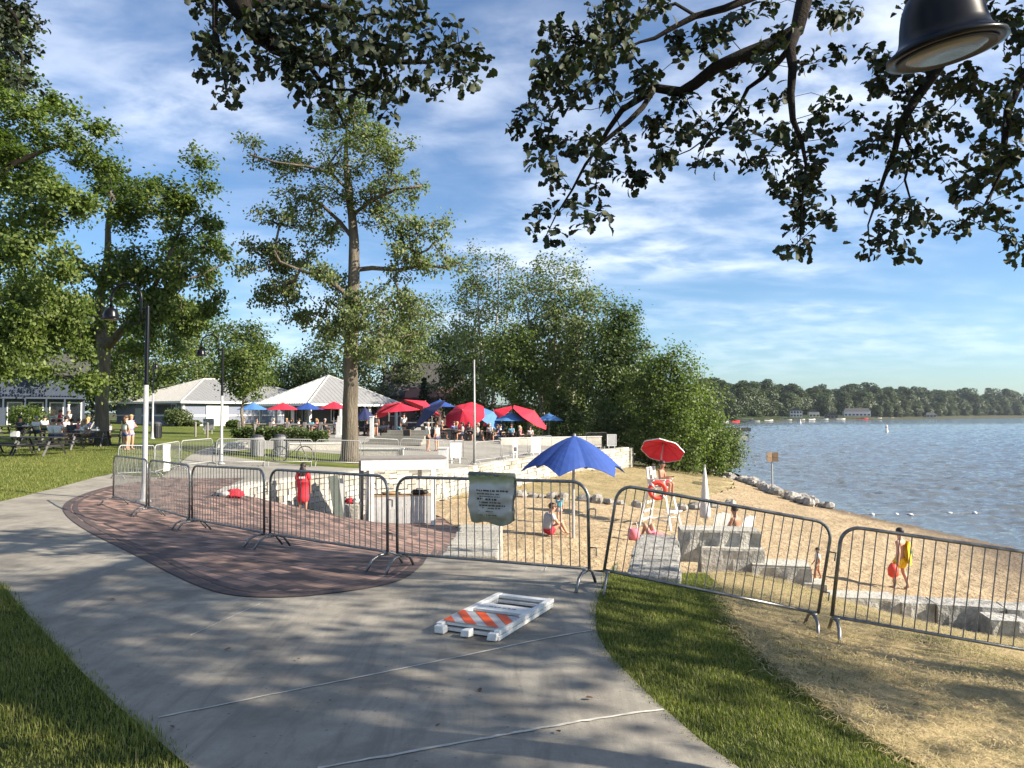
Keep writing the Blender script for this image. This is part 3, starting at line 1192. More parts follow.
def tree(name, label, cat, base, trunks, lobes, ncl, lpc, lsize, crad, leaf='leafoak', bark='bark', seed=1, kind='quad', step=.7, tip=.012, group=None, up=.12, upcost=.4, hollow=.5, flat=.75, extra_cl=None):
    rng = np.random.default_rng(seed)
    root = thing(name, label, cat, base, group=group)
    b = np.array(base)
    L = np.array(lobes, float)
    wgt = (L[:, 3] * L[:, 4] + L[:, 4] * L[:, 5] + L[:, 3] * L[:, 5])
    wgt = wgt / wgt.sum()
    which = rng.choice(len(L), ncl, p=wgt)
    d = rng.normal(0, 1, (ncl, 3))
    d /= np.linalg.norm(d, axis=1)[:, None]
    r = rng.uniform(hollow ** 3, 1, ncl) ** (1 / 3)
    cl = L[which, :3] + d * r[:, None] * L[which, 3:6]
    if extra_cl is not None:
        cl = np.vstack([cl, extra_cl])
        ncl = len(cl)
    A, par, rad = skeleton(trunks, cl, rng, step, tip, upcost=upcost)
    branch_mesh('trunk', A - b, par, rad, bark, root)
    lpc = int(lpc * LPM)
    cnt = np.maximum(3, rng.normal(lpc, lpc * .35, ncl).astype(int))
    idx = np.repeat(np.arange(ncl), cnt)
    cr = crad * rng.uniform(.6, 1.35, ncl)
    off = rng.normal(0, 1, (len(idx), 3)) * np.array((1, 1, flat)) * .5 * cr[idx][:, None]
    pos = cl[idx] + off
    sz = lsize * rng.uniform(.65, 1.3, len(idx))
    cen = cl.mean(0)
    out = cl[idx] + off * 2 - cen
    out /= np.linalg.norm(out, axis=1)[:, None] + 1e-9
    leaf_mesh('crown', pos - b, sz, leaf, kind, rng, root, up, out)
    return root


def lob(px, py, rx, ry, d, rng, dj=1.2):
    """lobe from pixel ellipse at distance d (metres)"""
    dd = d + rng.uniform(-dj, dj)
    c = P(px, py, dd)
    k = dd / FPX
    return (c[0], c[1], c[2], rx * k * .92, max(rx, ry) * k * .9, ry * k * rng.uniform(.95, 1.45))


def split_lobes(lobes, n, seed):
    """break every leaf mass into smaller uneven ones"""
    r = random.Random(seed)
    out = []
    for cx, cy, cz, a, b, c in lobes:
        for _ in range(n):
            k = r.uniform(.38, .72)
            out.append((cx + r.uniform(-.75, .75) * a, cy + r.uniform(-.75, .75) * b, cz + r.uniform(-.95, .95) * c, a * k, b * k, max(c * k * 1.25, .25)))
    return out


TR = random.Random(11)
npr = np.random.default_rng(3)

LPM = 1.0
# the tall park oak
d4 = 33.0
bx = P(350, 460, d4)
b4 = (bx[0], d4, gz1(bx[0], d4, 'up') - .05)
kk = d4 / FPX


def tp(px, py, r, dd=0.0, d=d4):
    q = P(px, py, d + dd)
    return (q[0], q[1], q[2], r * d / FPX)


T4 = [[(b4[0], b4[1], b4[2], .56), (b4[0], b4[1], b4[2] + .35, .42), tp(350, 440, 8.4), tp(350, 410, 7.8), tp(351, 385, 7.4), tp(350, 360, 7.2), tp(352, 330, 6.8), tp(353, 300, 6), tp(354, 270, 5.8), tp(354, 240, 5), tp(352, 215, 4.3), tp(348, 190, 3.6), tp(346, 165, 2.8), tp(346, 140, 2), tp(347, 118, 1.2)],
      [(*tp(352, 330, 3.4)[:3], 3.4 * kk, 1), tp(335, 355, 3, .3), tp(352, 330, 3)][:0] or [tp(350, 360, 3.4) + (1,), tp(366, 357, 3, -.4), tp(376, 349, 2.5, -.8), tp(388, 340, 1.8, -1)],
      [tp(353, 300, 3) + (1,), tp(335, 285, 2.6, -.5), tp(318, 276, 2.2, -.8), tp(300, 270, 1.8, -1), tp(280, 262, 1.3, -1.2)],
      [tp(354, 270, 3) + (1,), tp(372, 268, 2.4, .6), tp(400, 270, 2, 1), tp(425, 265, 1.6, 1.2), tp(445, 268, 1.2, 1), tp(462, 262, .8, 1)],
      [tp(354, 240, 2.6) + (1,), tp(340, 222, 2.2, .5), tp(322, 205, 1.8, .9), tp(300, 195, 1.3, 1.2)],
      [tp(352, 215, 2.4) + (1,), tp(372, 200, 2, -.5), tp(395, 190, 1.6, -.9), tp(420, 186, 1.1, -1)],
      [tp(348, 190, 2) + (1,), tp(330, 172, 1.7, -.4), tp(305, 166, 1.3, -.8), tp(275, 162, 1, -1), tp(250, 155, .7, -1)]]
lobs4 = [lob(*a, d4, TR, 1.5) for a in [
    (347, 112, 24, 16), (330, 128, 22, 14), (365, 135, 26, 16), (395, 148, 24, 12), (418, 182, 22, 12), (345, 160, 30, 18), (375, 172, 28, 16), (315, 165, 24, 10),
    (282, 160, 20, 10), (252, 152, 16, 9), (330, 190, 28, 14), (300, 200, 26, 11), (285, 220, 20, 10), (262, 215, 14, 7), (365, 205, 26, 16), (395, 222, 30, 11), (432, 226, 24, 10),
    (405, 245, 20, 9), (320, 232, 22, 12), (285, 258, 28, 12), (262, 250, 18, 10), (248, 268, 14, 8), (290, 290, 26, 15), (268, 300, 18, 10), (305, 315, 24, 10), (320, 272, 20, 11),
    (400, 268, 26, 10), (430, 268, 22, 10), (458, 262, 18, 9), (345, 300, 22, 18), (378, 305, 32, 24), (400, 330, 26, 22), (345, 335, 28, 18), (372, 350, 30, 14), (330, 352, 16, 10), (410, 300, 18, 14)]]
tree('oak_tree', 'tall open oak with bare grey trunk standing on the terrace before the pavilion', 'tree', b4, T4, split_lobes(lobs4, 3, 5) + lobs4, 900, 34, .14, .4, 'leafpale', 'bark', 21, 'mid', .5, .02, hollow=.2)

# oak with forked trunk by the picnic tables
d2 = 37.0
bq = P(102, 440, d2)
b2 = (bq[0], d2, gz1(bq[0], d2, 'up') - .05)


def t2(px, py, r, dd=0.0):
    return tp(px, py, r, dd, d2)


T2 = [[(b2[0], b2[1], b2[2], .42), (b2[0], b2[1], b2[2] + .4, .33), t2(102, 400, 5.9), t2(104, 370, 5.8), t2(104, 350, 6), t2(100, 330, 5.5, .3), t2(98, 310, 4.8, .5), t2(102, 285, 4, .6), t2(108, 255, 3.4, .6), t2(108, 225, 2.6, .5), t2(112, 195, 1.6)],
      [t2(104, 350, 5) + (1,), t2(118, 335, 4, -.5), t2(132, 318, 3.2, -.9), t2(150, 295, 2.5, -1.2), t2(165, 265, 2, -1.2), t2(178, 235, 1.5, -1), t2(188, 200, 1)],
      [t2(102, 285, 3) + (1,), t2(88, 268, 2.6, -.5), t2(72, 255, 2, -1), t2(55, 248, 1.5, -1)],
      [t2(150, 295, 2) + (1,), t2(175, 285, 1.6), t2(200, 275, 1.2, .4), t2(222, 265, .8, .6)]]
lobs2 = [lob(*a, d2, TR, 2.2) for a in [
    (190, 152, 14, 9), (205, 165, 10, 9), (168, 190, 26, 16), (140, 182, 28, 16), (112, 190, 26, 16), (195, 195, 22, 16), (212, 222, 18, 10), (188, 228, 28, 16), (158, 225, 30, 20), (128, 222, 28, 16),
    (205, 255, 22, 14), (222, 250, 10, 7), (175, 262, 30, 18), (145, 265, 28, 20), (120, 275, 22, 16), (200, 290, 24, 16), (170, 300, 30, 20), (140, 305, 30, 18), (112, 312, 24, 14), (205, 318, 16, 12), (182, 330, 26, 14),
    (150, 338, 28, 16), (122, 340, 26, 14), (85, 325, 22, 14), (88, 290, 18, 16), (80, 262, 18, 12), (222, 300, 8, 8)]]
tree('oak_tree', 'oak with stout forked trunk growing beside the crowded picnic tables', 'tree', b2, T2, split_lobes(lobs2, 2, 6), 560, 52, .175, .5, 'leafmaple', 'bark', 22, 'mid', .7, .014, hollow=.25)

# broad maple at the edge, with a slim trunk behind the tables
d1 = 29.0
b1x = P(-70, 440, d1)
b1 = (b1x[0], d1, gz1(b1x[0], d1, 'up') - .05)


def t1(px, py, r, dd=0.0):
    return tp(px, py, r, dd, d1)


T1 = [[(b1[0], b1[1], b1[2], .55), t1(-70, 420, 11), t1(-66, 360, 9.5), t1(-60, 300, 8.5), t1(-55, 240, 7), t1(-48, 180, 5), t1(-40, 110, 3), t1(-30, 50, 1.5)],
      [t1(-60, 300, 6) + (1,), t1(-30, 275, 4.5, -.6), t1(5, 255, 3.4, -1), t1(40, 240, 2.4, -1)],
      [t1(-55, 240, 5) + (1,), t1(-25, 200, 4, .5), t1(10, 165, 3, .8), t1(45, 150, 2, 1), t1(80, 140, 1.2, 1)],
      [t1(-66, 360, 5) + (1,), t1(-30, 335, 4, .5), t1(10, 320, 3, .8), t1(45, 315, 2, .8)]]
lobs1 = [lob(*a, d1, TR, 2.4) for a in [
    (-30, 60, 40, 30), (0, 55, 34, 24), (-20, 20, 40, 24), (18, 78, 24, 16), (12, 92, 34, 20), (45, 112, 26, 16), (70, 122, 24, 12), (95, 128, 14, 8), (20, 130, 40, 22), (60, 150, 36, 14), (92, 158, 18, 10), (0, 170, 50, 26), (45, 185, 38, 20), (75, 200, 24, 16), (10, 215, 50, 26),
    (50, 230, 36, 22), (80, 245, 16, 12), (0, 265, 50, 28), (40, 275, 40, 24), (72, 290, 22, 16), (10, 310, 50, 24), (50, 318, 36, 18), (85, 330, 18, 14), (0, 350, 45, 18), (45, 352, 36, 16), (15, 376, 45, 14), (62, 374, 30, 12), (-50, 150, 50, 40), (-50, 250, 50, 40), (-60, 330, 40, 30)]]
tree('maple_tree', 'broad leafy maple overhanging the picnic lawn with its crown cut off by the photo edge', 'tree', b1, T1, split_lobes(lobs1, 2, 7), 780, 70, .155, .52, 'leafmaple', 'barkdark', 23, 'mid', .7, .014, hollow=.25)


# --- generic trees
LPM = 1.35
def gen_tree(label, px, d, top, hw, bottom, name='tree', leaf='leafoak', bark='bark', seed=1, nlob=14, ncl=150, lpc=60, lsize=.3, crad=1.3, tr=.22, group=None, lean=0, kind='quad', cat='tree', multi=1, hollow=.3, basez=None):
    rng = random.Random(seed)
    c = P(px, 413, d)
    z0 = gz1(c[0], d) - .1 if basez is None else basez
    zt = P(px, top, d)[2]
    zb = max(P(px, bottom, d)[2], z0 + .3)
    W = hw * d / FPX
    H = zt - zb
    lobes = []
    for i in range(nlob):
        u = (i + .5) / nlob
        z = zb + H * (.08 + .84 * u)
        prof = math.sin(PI * (.12 + .8 * u)) ** .7
        a = i * 2.4 + rng.uniform(-.5, .5)
        rr = W * prof * rng.uniform(.3, .68)
        s = W * prof * rng.uniform(.34, .55) + .3
        lobes.append((c[0] + math.cos(a) * rr + lean * u, d + math.sin(a) * rr, z, s, s, s * rng.uniform(.55, .8)))
    tk = []
    hgt = zt - z0
    for q in range(multi):
        ox = (q - (multi - 1) / 2) * tr * 2.5
        dx = (q - (multi - 1) / 2) * W * .5
        tk.append([(c[0] + ox, d + rng.uniform(-.2, .2) * (multi > 1), z0, tr * 1.3)] + [(c[0] + ox + (lean + dx) * t + rng.uniform(-.12, .12), d + rng.uniform(-.15, .15), z0 + hgt * t, tr * (1.05 - t)) for t in (.08, .22, .36, .5, .64, .78, .9)])
    return tree(name, label, cat, (c[0], d, z0), tk, lobes, ncl, lpc, lsize, crad, leaf, bark, seed, kind, 1.0, .02, group=group, hollow=hollow)


gen_tree('small round young maple in front of the bathhouse corner', 243, 56, 322, 34, 396, 'maple_tree', 'leafmaple', 'bark', 31, 14, 150, 44, .2, .8, .13, kind='mid')
G_BG = 'woods behind the park buildings'
gen_tree('leafy tree filling the gap behind the slim park lamp and the bathhouse', 135, 88, 285, 62, 425, 'maple_tree', 'leafmaple', 'bark', 32, 18, 190, 55, .36, 1.6, .3, G_BG)
gen_tree('dense tree rising straight behind the bathhouse ridge', 196, 97, 292, 48, 425, 'maple_tree', 'leafmaple', 'barkpale', 33, 16, 160, 55, .36, 1.6, .3, G_BG)
gen_tree('dark tree behind the blue house, next to the photo edge', 5, 78, 250, 70, 428, 'oak_tree', 'leafdark', 'barkdark', 34, 18, 190, 55, .34, 1.5, .3, G_BG)
gen_tree('deep green tree between the blue house and the forked oak', 72, 92, 282, 60, 425, 'oak_tree', 'leafdark', 'barkdark', 35, 18, 180, 55, .36, 1.6, .3, G_BG)
WOOD = []
WOOD.append(gen_tree('rounded tree at the open end of the lawn, past the broad maple', -95, 84, 270, 60, 425, 'oak_tree', 'leafdark', 'barkdark', 50, 16, 150, 50, .36, 1.6, .3, G_BG))
for q_, lb_ in (((-86, 78), 'second tree along the lawn end past the broad maple'), ((-98, 62), 'third tree along the lawn end past the broad maple'), ((-70, 96), 'tree behind the lawn end, between the blue house and the rounded tree'), ((-104, 44), 'last tree along the lawn end, farthest from the blue house')):
    WOOD.append(dup(WOOD[0], (q_[0], q_[1], gz1(*q_, 'up')), q_[0], lb_))
gen_tree('low dark tree peeking over the roof gap left of the pavilion', 288, 100, 354, 30, 425, 'oak_tree', 'leafdark', 'barkdark', 36, 12, 100, 50, .34, 1.4, .2, G_BG)
gen_tree('thin pale-trunked tree between the young maple and the pavilion roof', 262, 92, 338, 16, 420, 'poplar_tree', 'leafmaple', 'barkpale', 37, 9, 50, 40, .3, 1.2, .16, G_BG)
gen_tree('bushy tree behind the pavilion peak, left of the tall oak trunk', 322, 98, 332, 30, 425, 'oak_tree', 'leafdark', 'bark', 38, 12, 110, 50, .36, 1.5, .25, G_BG)
gen_tree('rounded tree behind the pavilion, right of the tall oak trunk', 384, 90, 288, 46, 425, 'oak_tree', 'leafoak', 'bark', 39, 16, 170, 52, .34, 1.5, .26, G_BG)
gen_tree('broad tree behind the shingled house roof', 425, 104, 292, 42, 415, 'oak_tree', 'leafoak', 'bark', 40, 14, 140, 52, .38, 1.7, .3, G_BG)
gen_tree('airy pale tree on the edge of the grove, tallest over the red umbrellas', 488, 78, 236, 44, 420, 'elm_tree', 'leafpale', 'barkpale', 41, 18, 170, 42, .3, 1.3, .2, multi=2, hollow=.5)
gen_tree('dense dark tree at the foot of the grove beside the shingled house', 466, 84, 300, 34, 430, 'maple_tree', 'leafdark', 'barkpale', 42, 14, 130, 55, .32, 1.4, .2, multi=2)
gen_tree('big pale-leaved tree with forking white limbs in the middle of the grove', 556, 72, 250, 62, 415, 'elm_tree', 'leafpale', 'barkpale', 43, 22, 270, 46, .3, 1.35, .26, multi=3, hollow=.4)
gen_tree('dusky oak with a leaning dark trunk at the lake end of the grove', 614, 66, 296, 46, 420, 'oak_tree', 'leafdark', 'barkdark', 44, 18, 190, 50, .28, 1.2, .24, hollow=.4)
gen_tree('slim bright green tree with drooping leaves behind the blue and red umbrellas', 512, 68, 318, 28, 415, 'poplar_tree', 'leafmaple', 'barkpale', 45, 12, 100, 50, .26, 1.1, .13)
gen_tree('thick leafy tree in the shade between the grove trunks', 570, 80, 330, 50, 440, 'maple_tree', 'leafdark', 'barkdark', 46, 14, 170, 55, .34, 1.5, .2)
gen_tree('feathery light green tree nearest the water in the grove', 672, 60, 345, 34, 452, 'locust_tree', 'leafmaple', 'bark', 47, 16, 170, 50, .24, 1.1, .16, hollow=.35)
gen_tree('low spreading green tree behind the lakeside bushes', 700, 72, 372, 26, 452, 'locust_tree', 'leafoak', 'bark', 48, 12, 110, 50, .28, 1.2, .15)
gen_tree('shadowy tree filling the grove behind the terrace end wall', 640, 76, 348, 34, 450, 'maple_tree', 'leafdark', 'barkdark', 49, 14, 140, 55, .32, 1.4, .2)
for k, (px, d, top, hw, bot, lf, lb) in enumerate([
    (560, 66, 392, 26, 446, 'leafdark', 'dark bush behind the far terrace wall, under the pale grove tree'),
    (610, 62, 400, 24, 452, 'leafdark', 'dark bush behind the white sign panel on the terrace end'),
    (650, 59, 402, 24, 462, 'leafmaple', 'yellowish bush just behind the red lifeguard umbrella'),
    (684, 57, 398, 26, 478, 'leafmaple', 'tall bright green bush right of the red lifeguard umbrella'),
    (708, 60, 408, 20, 480, 'leafmaple', 'bright green bush leaning out over the lake edge'),
    (664, 64, 418, 30, 470, 'leafdark', 'dark undergrowth bush at the top of the straw bank'),
    (726, 64, 428, 12, 470, 'leafoak', 'small twiggy bush at the water line, outermost of the shore bushes'),
    (520, 74, 400, 24, 440, 'leafdark', 'dark bush behind the tilted red and blue umbrellas'),
    (475, 78, 398, 26, 440, 'leafdark', 'dark bush behind the big red tilted umbrella')]):
    gen_tree(lb, px, d, top, hw, bot, 'bush', lf, 'barkdark', 60 + k, 10, 90, 55, .2, .9, .05, 'bushes at the edge of the grove', cat='bush', multi=2)
# fir
rng_f = np.random.default_rng(8)
fb = P(424, 413, 74)
fz = gz1(fb[0], 74)
fr = thing('fir_tree', 'small dark pointed fir in front of the shingled house', 'tree', (fb[0], 74, fz))
MB().tube([(0, 0, 0), (0, 0, 5.6)], [.12, .02], 6).build('trunk', 'barkdark', fr)
pp = []
for k in range(2600):
    t = rng_f.uniform(0, 1)
    lay = math.floor(t * 13) / 13
    rr = (1 - lay) * 1.55 * rng_f.uniform(.1, 1)
    a = rng_f.uniform(0, 2 * PI)
    pp.append((rr * math.cos(a), rr * math.sin(a), .5 + lay * 5.2 - rr * .28 + rng_f.normal(0, .06)))
leaf_mesh('crown', np.array(pp), rng_f.uniform(.16, .3, len(pp)), 'leaffir', 'quad', rng_f, fr, .3)

# --- hedge in front of the pavilion deck rail
hb = P(285, 413, 54)
for k, (px, wpx, hh, lf) in enumerate([(247, 24, .7, 'leafdark'), (270, 22, .72, 'leafdark'), (293, 22, .76, 'leafoak'), (316, 20, .6, 'leafdark')]):
    c = P(px, 413, 47.5)
    z0 = gz1(c[0], 47.5, 'up')
    W = wpx / 2 * 47.5 / FPX
    rg = np.random.default_rng(70 + k)
    rt = thing('shrub', ['clipped dark shrub at the lamp end of the row below the deck rail', 'second dark shrub of the row below the deck rail', 'lighter green shrub of the row below the deck rail', 'lowest shrub of the row below the deck rail, nearest the oak'][k], 'shrub', (c[0], 47.5, z0), group='shrub row below the deck rail')
    n = 2200
    q = rg.uniform(-1, 1, (n, 3)) * np.array((W * 1.08, .6, 0)) + np.column_stack([np.zeros(n), np.zeros(n), rg.uniform(0, 1, n) ** .7 * hh * (1 + .12 * np.sin(np.arange(n)))])
    leaf_mesh('crown', q, rg.uniform(.1, .2, n), lf, 'quad', rg, rt, .4)
    mb = MB()
    for j in range(6):
        mb.tube([(rg.uniform(-W, W) * .7, rg.uniform(-.3, .3), 0), (rg.uniform(-W, W) * .8, rg.uniform(-.3, .3), hh * .8)], [.03, .012], 4)
    mb.build('stems', 'barkdark', rt)
for px, d, hh, W, lb, lf in [(177, 76, 1.9, 1.5, 'round bush at the near corner of the bathhouse', 'leafoak'), (28, 60, 2.1, 1.7, 'yellow-green bush in front of the blue house', 'leafmaple'), (192, 77, .6, .9, 'low flower shrub along the bathhouse foot, right of its corner', 'leafoak'), (234, 76, .7, .8, 'low flower shrub along the bathhouse foot, right of the garage door', 'leafmaple')]:
    c = P(px, 413, d)
    z0 = gz1(c[0], d, 'up')
    rg = np.random.default_rng(int(px))
    rt = thing('bush', lb, 'bush', (c[0], d, z0))
    n = 1800
    v = rg.normal(0, 1, (n, 3))
    v /= np.linalg.norm(v, axis=1)[:, None]
    v *= rg.uniform(.5, 1, n)[:, None] * (1 + .2 * np.sin(v[:, :1] * 7) * np.cos(v[:, 1:2] * 5))
    leaf_mesh('crown', v * np.array((W, W * .8, hh / 2)) + np.array((0, 0, hh / 2)), rg.uniform(.14, .28, n), lf, 'quad', rg, rt, .4)
    mb = MB()
    for j in range(5):
        a = j * 1.3
        mb.tube([(.1 * math.cos(a), .1 * math.sin(a), 0), (W * .5 * math.cos(a), W * .5 * math.sin(a), hh * .7)], [.04, .015], 4)
    mb.build('stems', 'barkdark', rt)

# --- far shore trees: five kinds, copied
protos = []
for k in range(6):
    rng = np.random.default_rng(90 + k)
    rt = thing('shore_tree', 'rounded green tree in the wooded band along the far shore', 'tree', (0, -40 - k * 30, 0), group='trees along the far shore')
    H = 17 + k * 1.2
    mb = MB()
    mb.tube([(0, 0, -1), (.2, 0, H * .3), (0, .3, H * .75)], [.5, .35, .1], 6)
    mb.build('trunk', 'barkdark', rt)
    nl = 15
    pp, ss = [], []
    for i in range(nl):
        u = (i + .5) / nl
        prof = math.sin(PI * (.16 + .76 * u)) ** .6
        a = i * 2.4 + rng.uniform(-.4, .4)
        rr = 7.4 * prof * rng.uniform(.3, .85)
        s = 3.9 * prof * rng.uniform(.6, 1.25) + .8
        c = np.array((rr * math.cos(a), rr * math.sin(a), H * (.04 + .9 * u)))
        m = 260
        v = rng.normal(0, 1, (m, 3))
        v /= np.linalg.norm(v, axis=1)[:, None]
        pp.append(c + v * rng.uniform(.75, 1.05, m)[:, None] * np.array((s, s, s * .75)))
    pp = np.vstack(pp)
    cen = np.array((0, 0, H * .5))
    out = pp - cen
    out /= np.linalg.norm(out, axis=1)[:, None]
    leaf_mesh('crown', pp, rng.uniform(.7, 1.5, len(pp)), 'leaffar', 'mid', rng, rt, .4, out * 2)
    protos.append(rt)
FSa = np.array(FS, float)
seglen = np.linalg.norm(np.diff(FSa, axis=0), axis=1)
cum = np.concatenate([[0], np.cumsum(seglen)])


def fs_point(s, off):
    i = min(len(seglen) - 1, int(np.searchsorted(cum, s, 'right') - 1))
    u = (s - cum[i]) / seglen[i]
    p = FSa[i] + (FSa[i + 1] - FSa[i]) * u
    t = (FSa[i + 1] - FSa[i]) / seglen[i]
    q = p + np.array((-t[1], t[0])) * off
    z = np.interp(off, [0, 4, 40, 140, 300, 2500], [-4.2, -2.8, 1.5, 7, 10, 10])
    return q[0], q[1], z


rs = random.Random(4)
placed = 0
used = [False] * 6
for row, (off, sp, sc) in enumerate([(8, 12, .6), (26, 11, .92), (52, 12, 1.1), (90, 13, 1.15), (130, 15, 1.2)]):
    s = 5 + row * 3
    while s < 1330:
        x, y, z = fs_point(s, off + rs.uniform(-7, 9))
        px = 512 + FPX * x / y
        s += sp * rs.uniform(.7, 1.4) * (1 + .0006 * s)
        if px < 690 or px > 1080:
            continue
        if row == 0 and (rs.random() < .15 or 735 < px < 872):
            continue
        k = rs.randrange(6)
        sca = sc * .92 * rs.uniform(.68, 1.3) * (1 + .00022 * s) * 1.02
        if used[k]:
            o = dup(protos[k], (x, y, z), rs.uniform(0, 6.28))
        else:
            o = protos[k]
            used[k] = True
            o.location = (x, y, z)
        o.scale = (sca * rs.uniform(.9, 1.4), sca * 1.1, sca)
        placed += 1
for k in range(6):
    if not used[k]:
        x, y, z = fs_point(400 + k * 30, 120)
        protos[k].location = (x, y, z)
print('far trees', placed)

# ------------------------------------------------------------------ overhead oaks near the camera


def clumps_px(rows, d, rng, dj=.8, per=8.6):
    """clump centres traced from the picture, each with its own distance: (px, py, radius px)"""
    out = []
    for a in rows:
        px, py, r = a
        dd = d + rng.uniform(-dj, dj)
        m = max(1, int((r / per) ** 2 * .8))
        for i in range(m):
            an = rng.uniform(0, 6.28)
            q = r * math.sqrt(rng.random()) * .8
            out.append(P(px + q * math.cos(an), py + q * math.sin(an), dd + rng.uniform(-.3, .3)))
    return np.array(out)


rr_ = random.Random(77)
D5 = 8.6


def t5(px, py, r, dd=0.0, d=D5):
    return tp(px, py, r, dd, d)


TB = (7.6, 1.2)
tz = gz1(*TB, 'lo')
T5 = [[(TB[0], TB[1], tz - .1, .55), (TB[0], TB[1], tz + .5, .42), (TB[0] - .1, TB[1] + .1, tz + 2.5, .38), (7.2, 1.6, 4.2, .34), (6.6, 2.8, 6.2, .28), (5.8, 4.8, 7.6, .22), (4.9, 6.8, 7.6, .17), t5(815, -40, 8.5), t5(803, 5, 8), t5(797, 30, 7.4), t5(775, 43, 7), t5(745, 55, 7), t5(715, 68, 6.4, .1), t5(695, 84, 5.8, .2), t5(680, 92, 5.2, .2), t5(655, 88, 4.6, .3), t5(640, 98, 4, .3), t5(622, 110, 3.2, .4), t5(608, 130, 2.6, .4), t5(598, 148, 2, .4)],
      [t5(655, 88, 3.2, .3) + (1,), t5(642, 108, 3, .1), t5(628, 122, 2.8, 0), t5(612, 135, 2.4, 0), t5(600, 145, 2), t5(585, 165, 1.6), t5(572, 190, 1.2), t5(556, 215, .8), t5(545, 238, .5)],
      [t5(797, 30, 6.5) + (1,), t5(790, 48, 5.5, -.3), t5(793, 68, 4.6, -.4), t5(791, 95, 3.8, -.5), t5(793, 120, 3, -.5), t5(802, 142, 2.2, -.5), t5(806, 165, 1.6, -.5), t5(802, 205, 1.1, -.5), t5(800, 240, .7, -.5)],
      [t5(790, 48, 4, -.3) + (1,), t5(778, 62, 3.4, .3), t5(762, 78, 2.8, .6), t5(748, 88, 2.4, .7), t5(738, 108, 1.8, .7), t5(720, 128, 1.2, .7), t5(690, 150, .8, .7)],
      [(4.9, 6.8, 7.6, .12, 1), t5(790, -40, 5.5, .8), t5(755, -4, 5, .8), t5(725, 8, 4.4, .8), t5(695, 16, 3.8, .8), t5(672, 28, 3, .8), t5(655, 38, 2.4, .8), t5(640, 42, 1.6, .8), t5(600, 60, 1.1, .8), t5(570, 75, .7, .8)],
      [t5(695, 16, 3, .8) + (1,), t5(675, 4, 2.4, 1), t5(650, 12, 1.8, 1), t5(620, 22, 1.2, 1), t5(590, 30, .8, 1)],
      [(5.8, 4.8, 7.6, .17, 1), (5.8, 6.4, 7.4, .14), t5(1000, -30, 7, -.3), t5(965, 25, 6.5, -.3), t5(935, 72, 5.6, -.3), t5(915, 100, 4.8, -.3), t5(900, 125, 4, -.3), t5(895, 150, 3, -.3), t5(885, 175, 2.2, -.3), t5(875, 205, 1.4, -.3), t5(868, 225, .8, -.3)],
      [t5(900, 125, 2.6, -.3) + (1,), t5(912, 150, 2, 0), t5(905, 180, 1.4, 0), t5(912, 205, .9, 0)],
      [(6.6, 2.8, 6.2, .2, 1), (6.6, 5.5, 6.6, .14), t5(1060, 40, 6), t5(1020, 80, 5), t5(1008, 110, 4), t5(1004, 145, 3), t5(1000, 175, 1.8), t5(985, 205, 1.2), t5(960, 225, .8)],
      # limbs out of the picture, over the slope
      [(7.2, 1.6, 4.2, .22, 1), (8.6, 2.2, 6.4, .18), (10.2, 2.8, 8.2, .12), (11.6, 3.2, 9.4, .06)],
      [(7.2, 1.6, 4.2, .2, 1), (7.6, -.4, 6.2, .16), (8.4, -2, 7.6, .1)]]
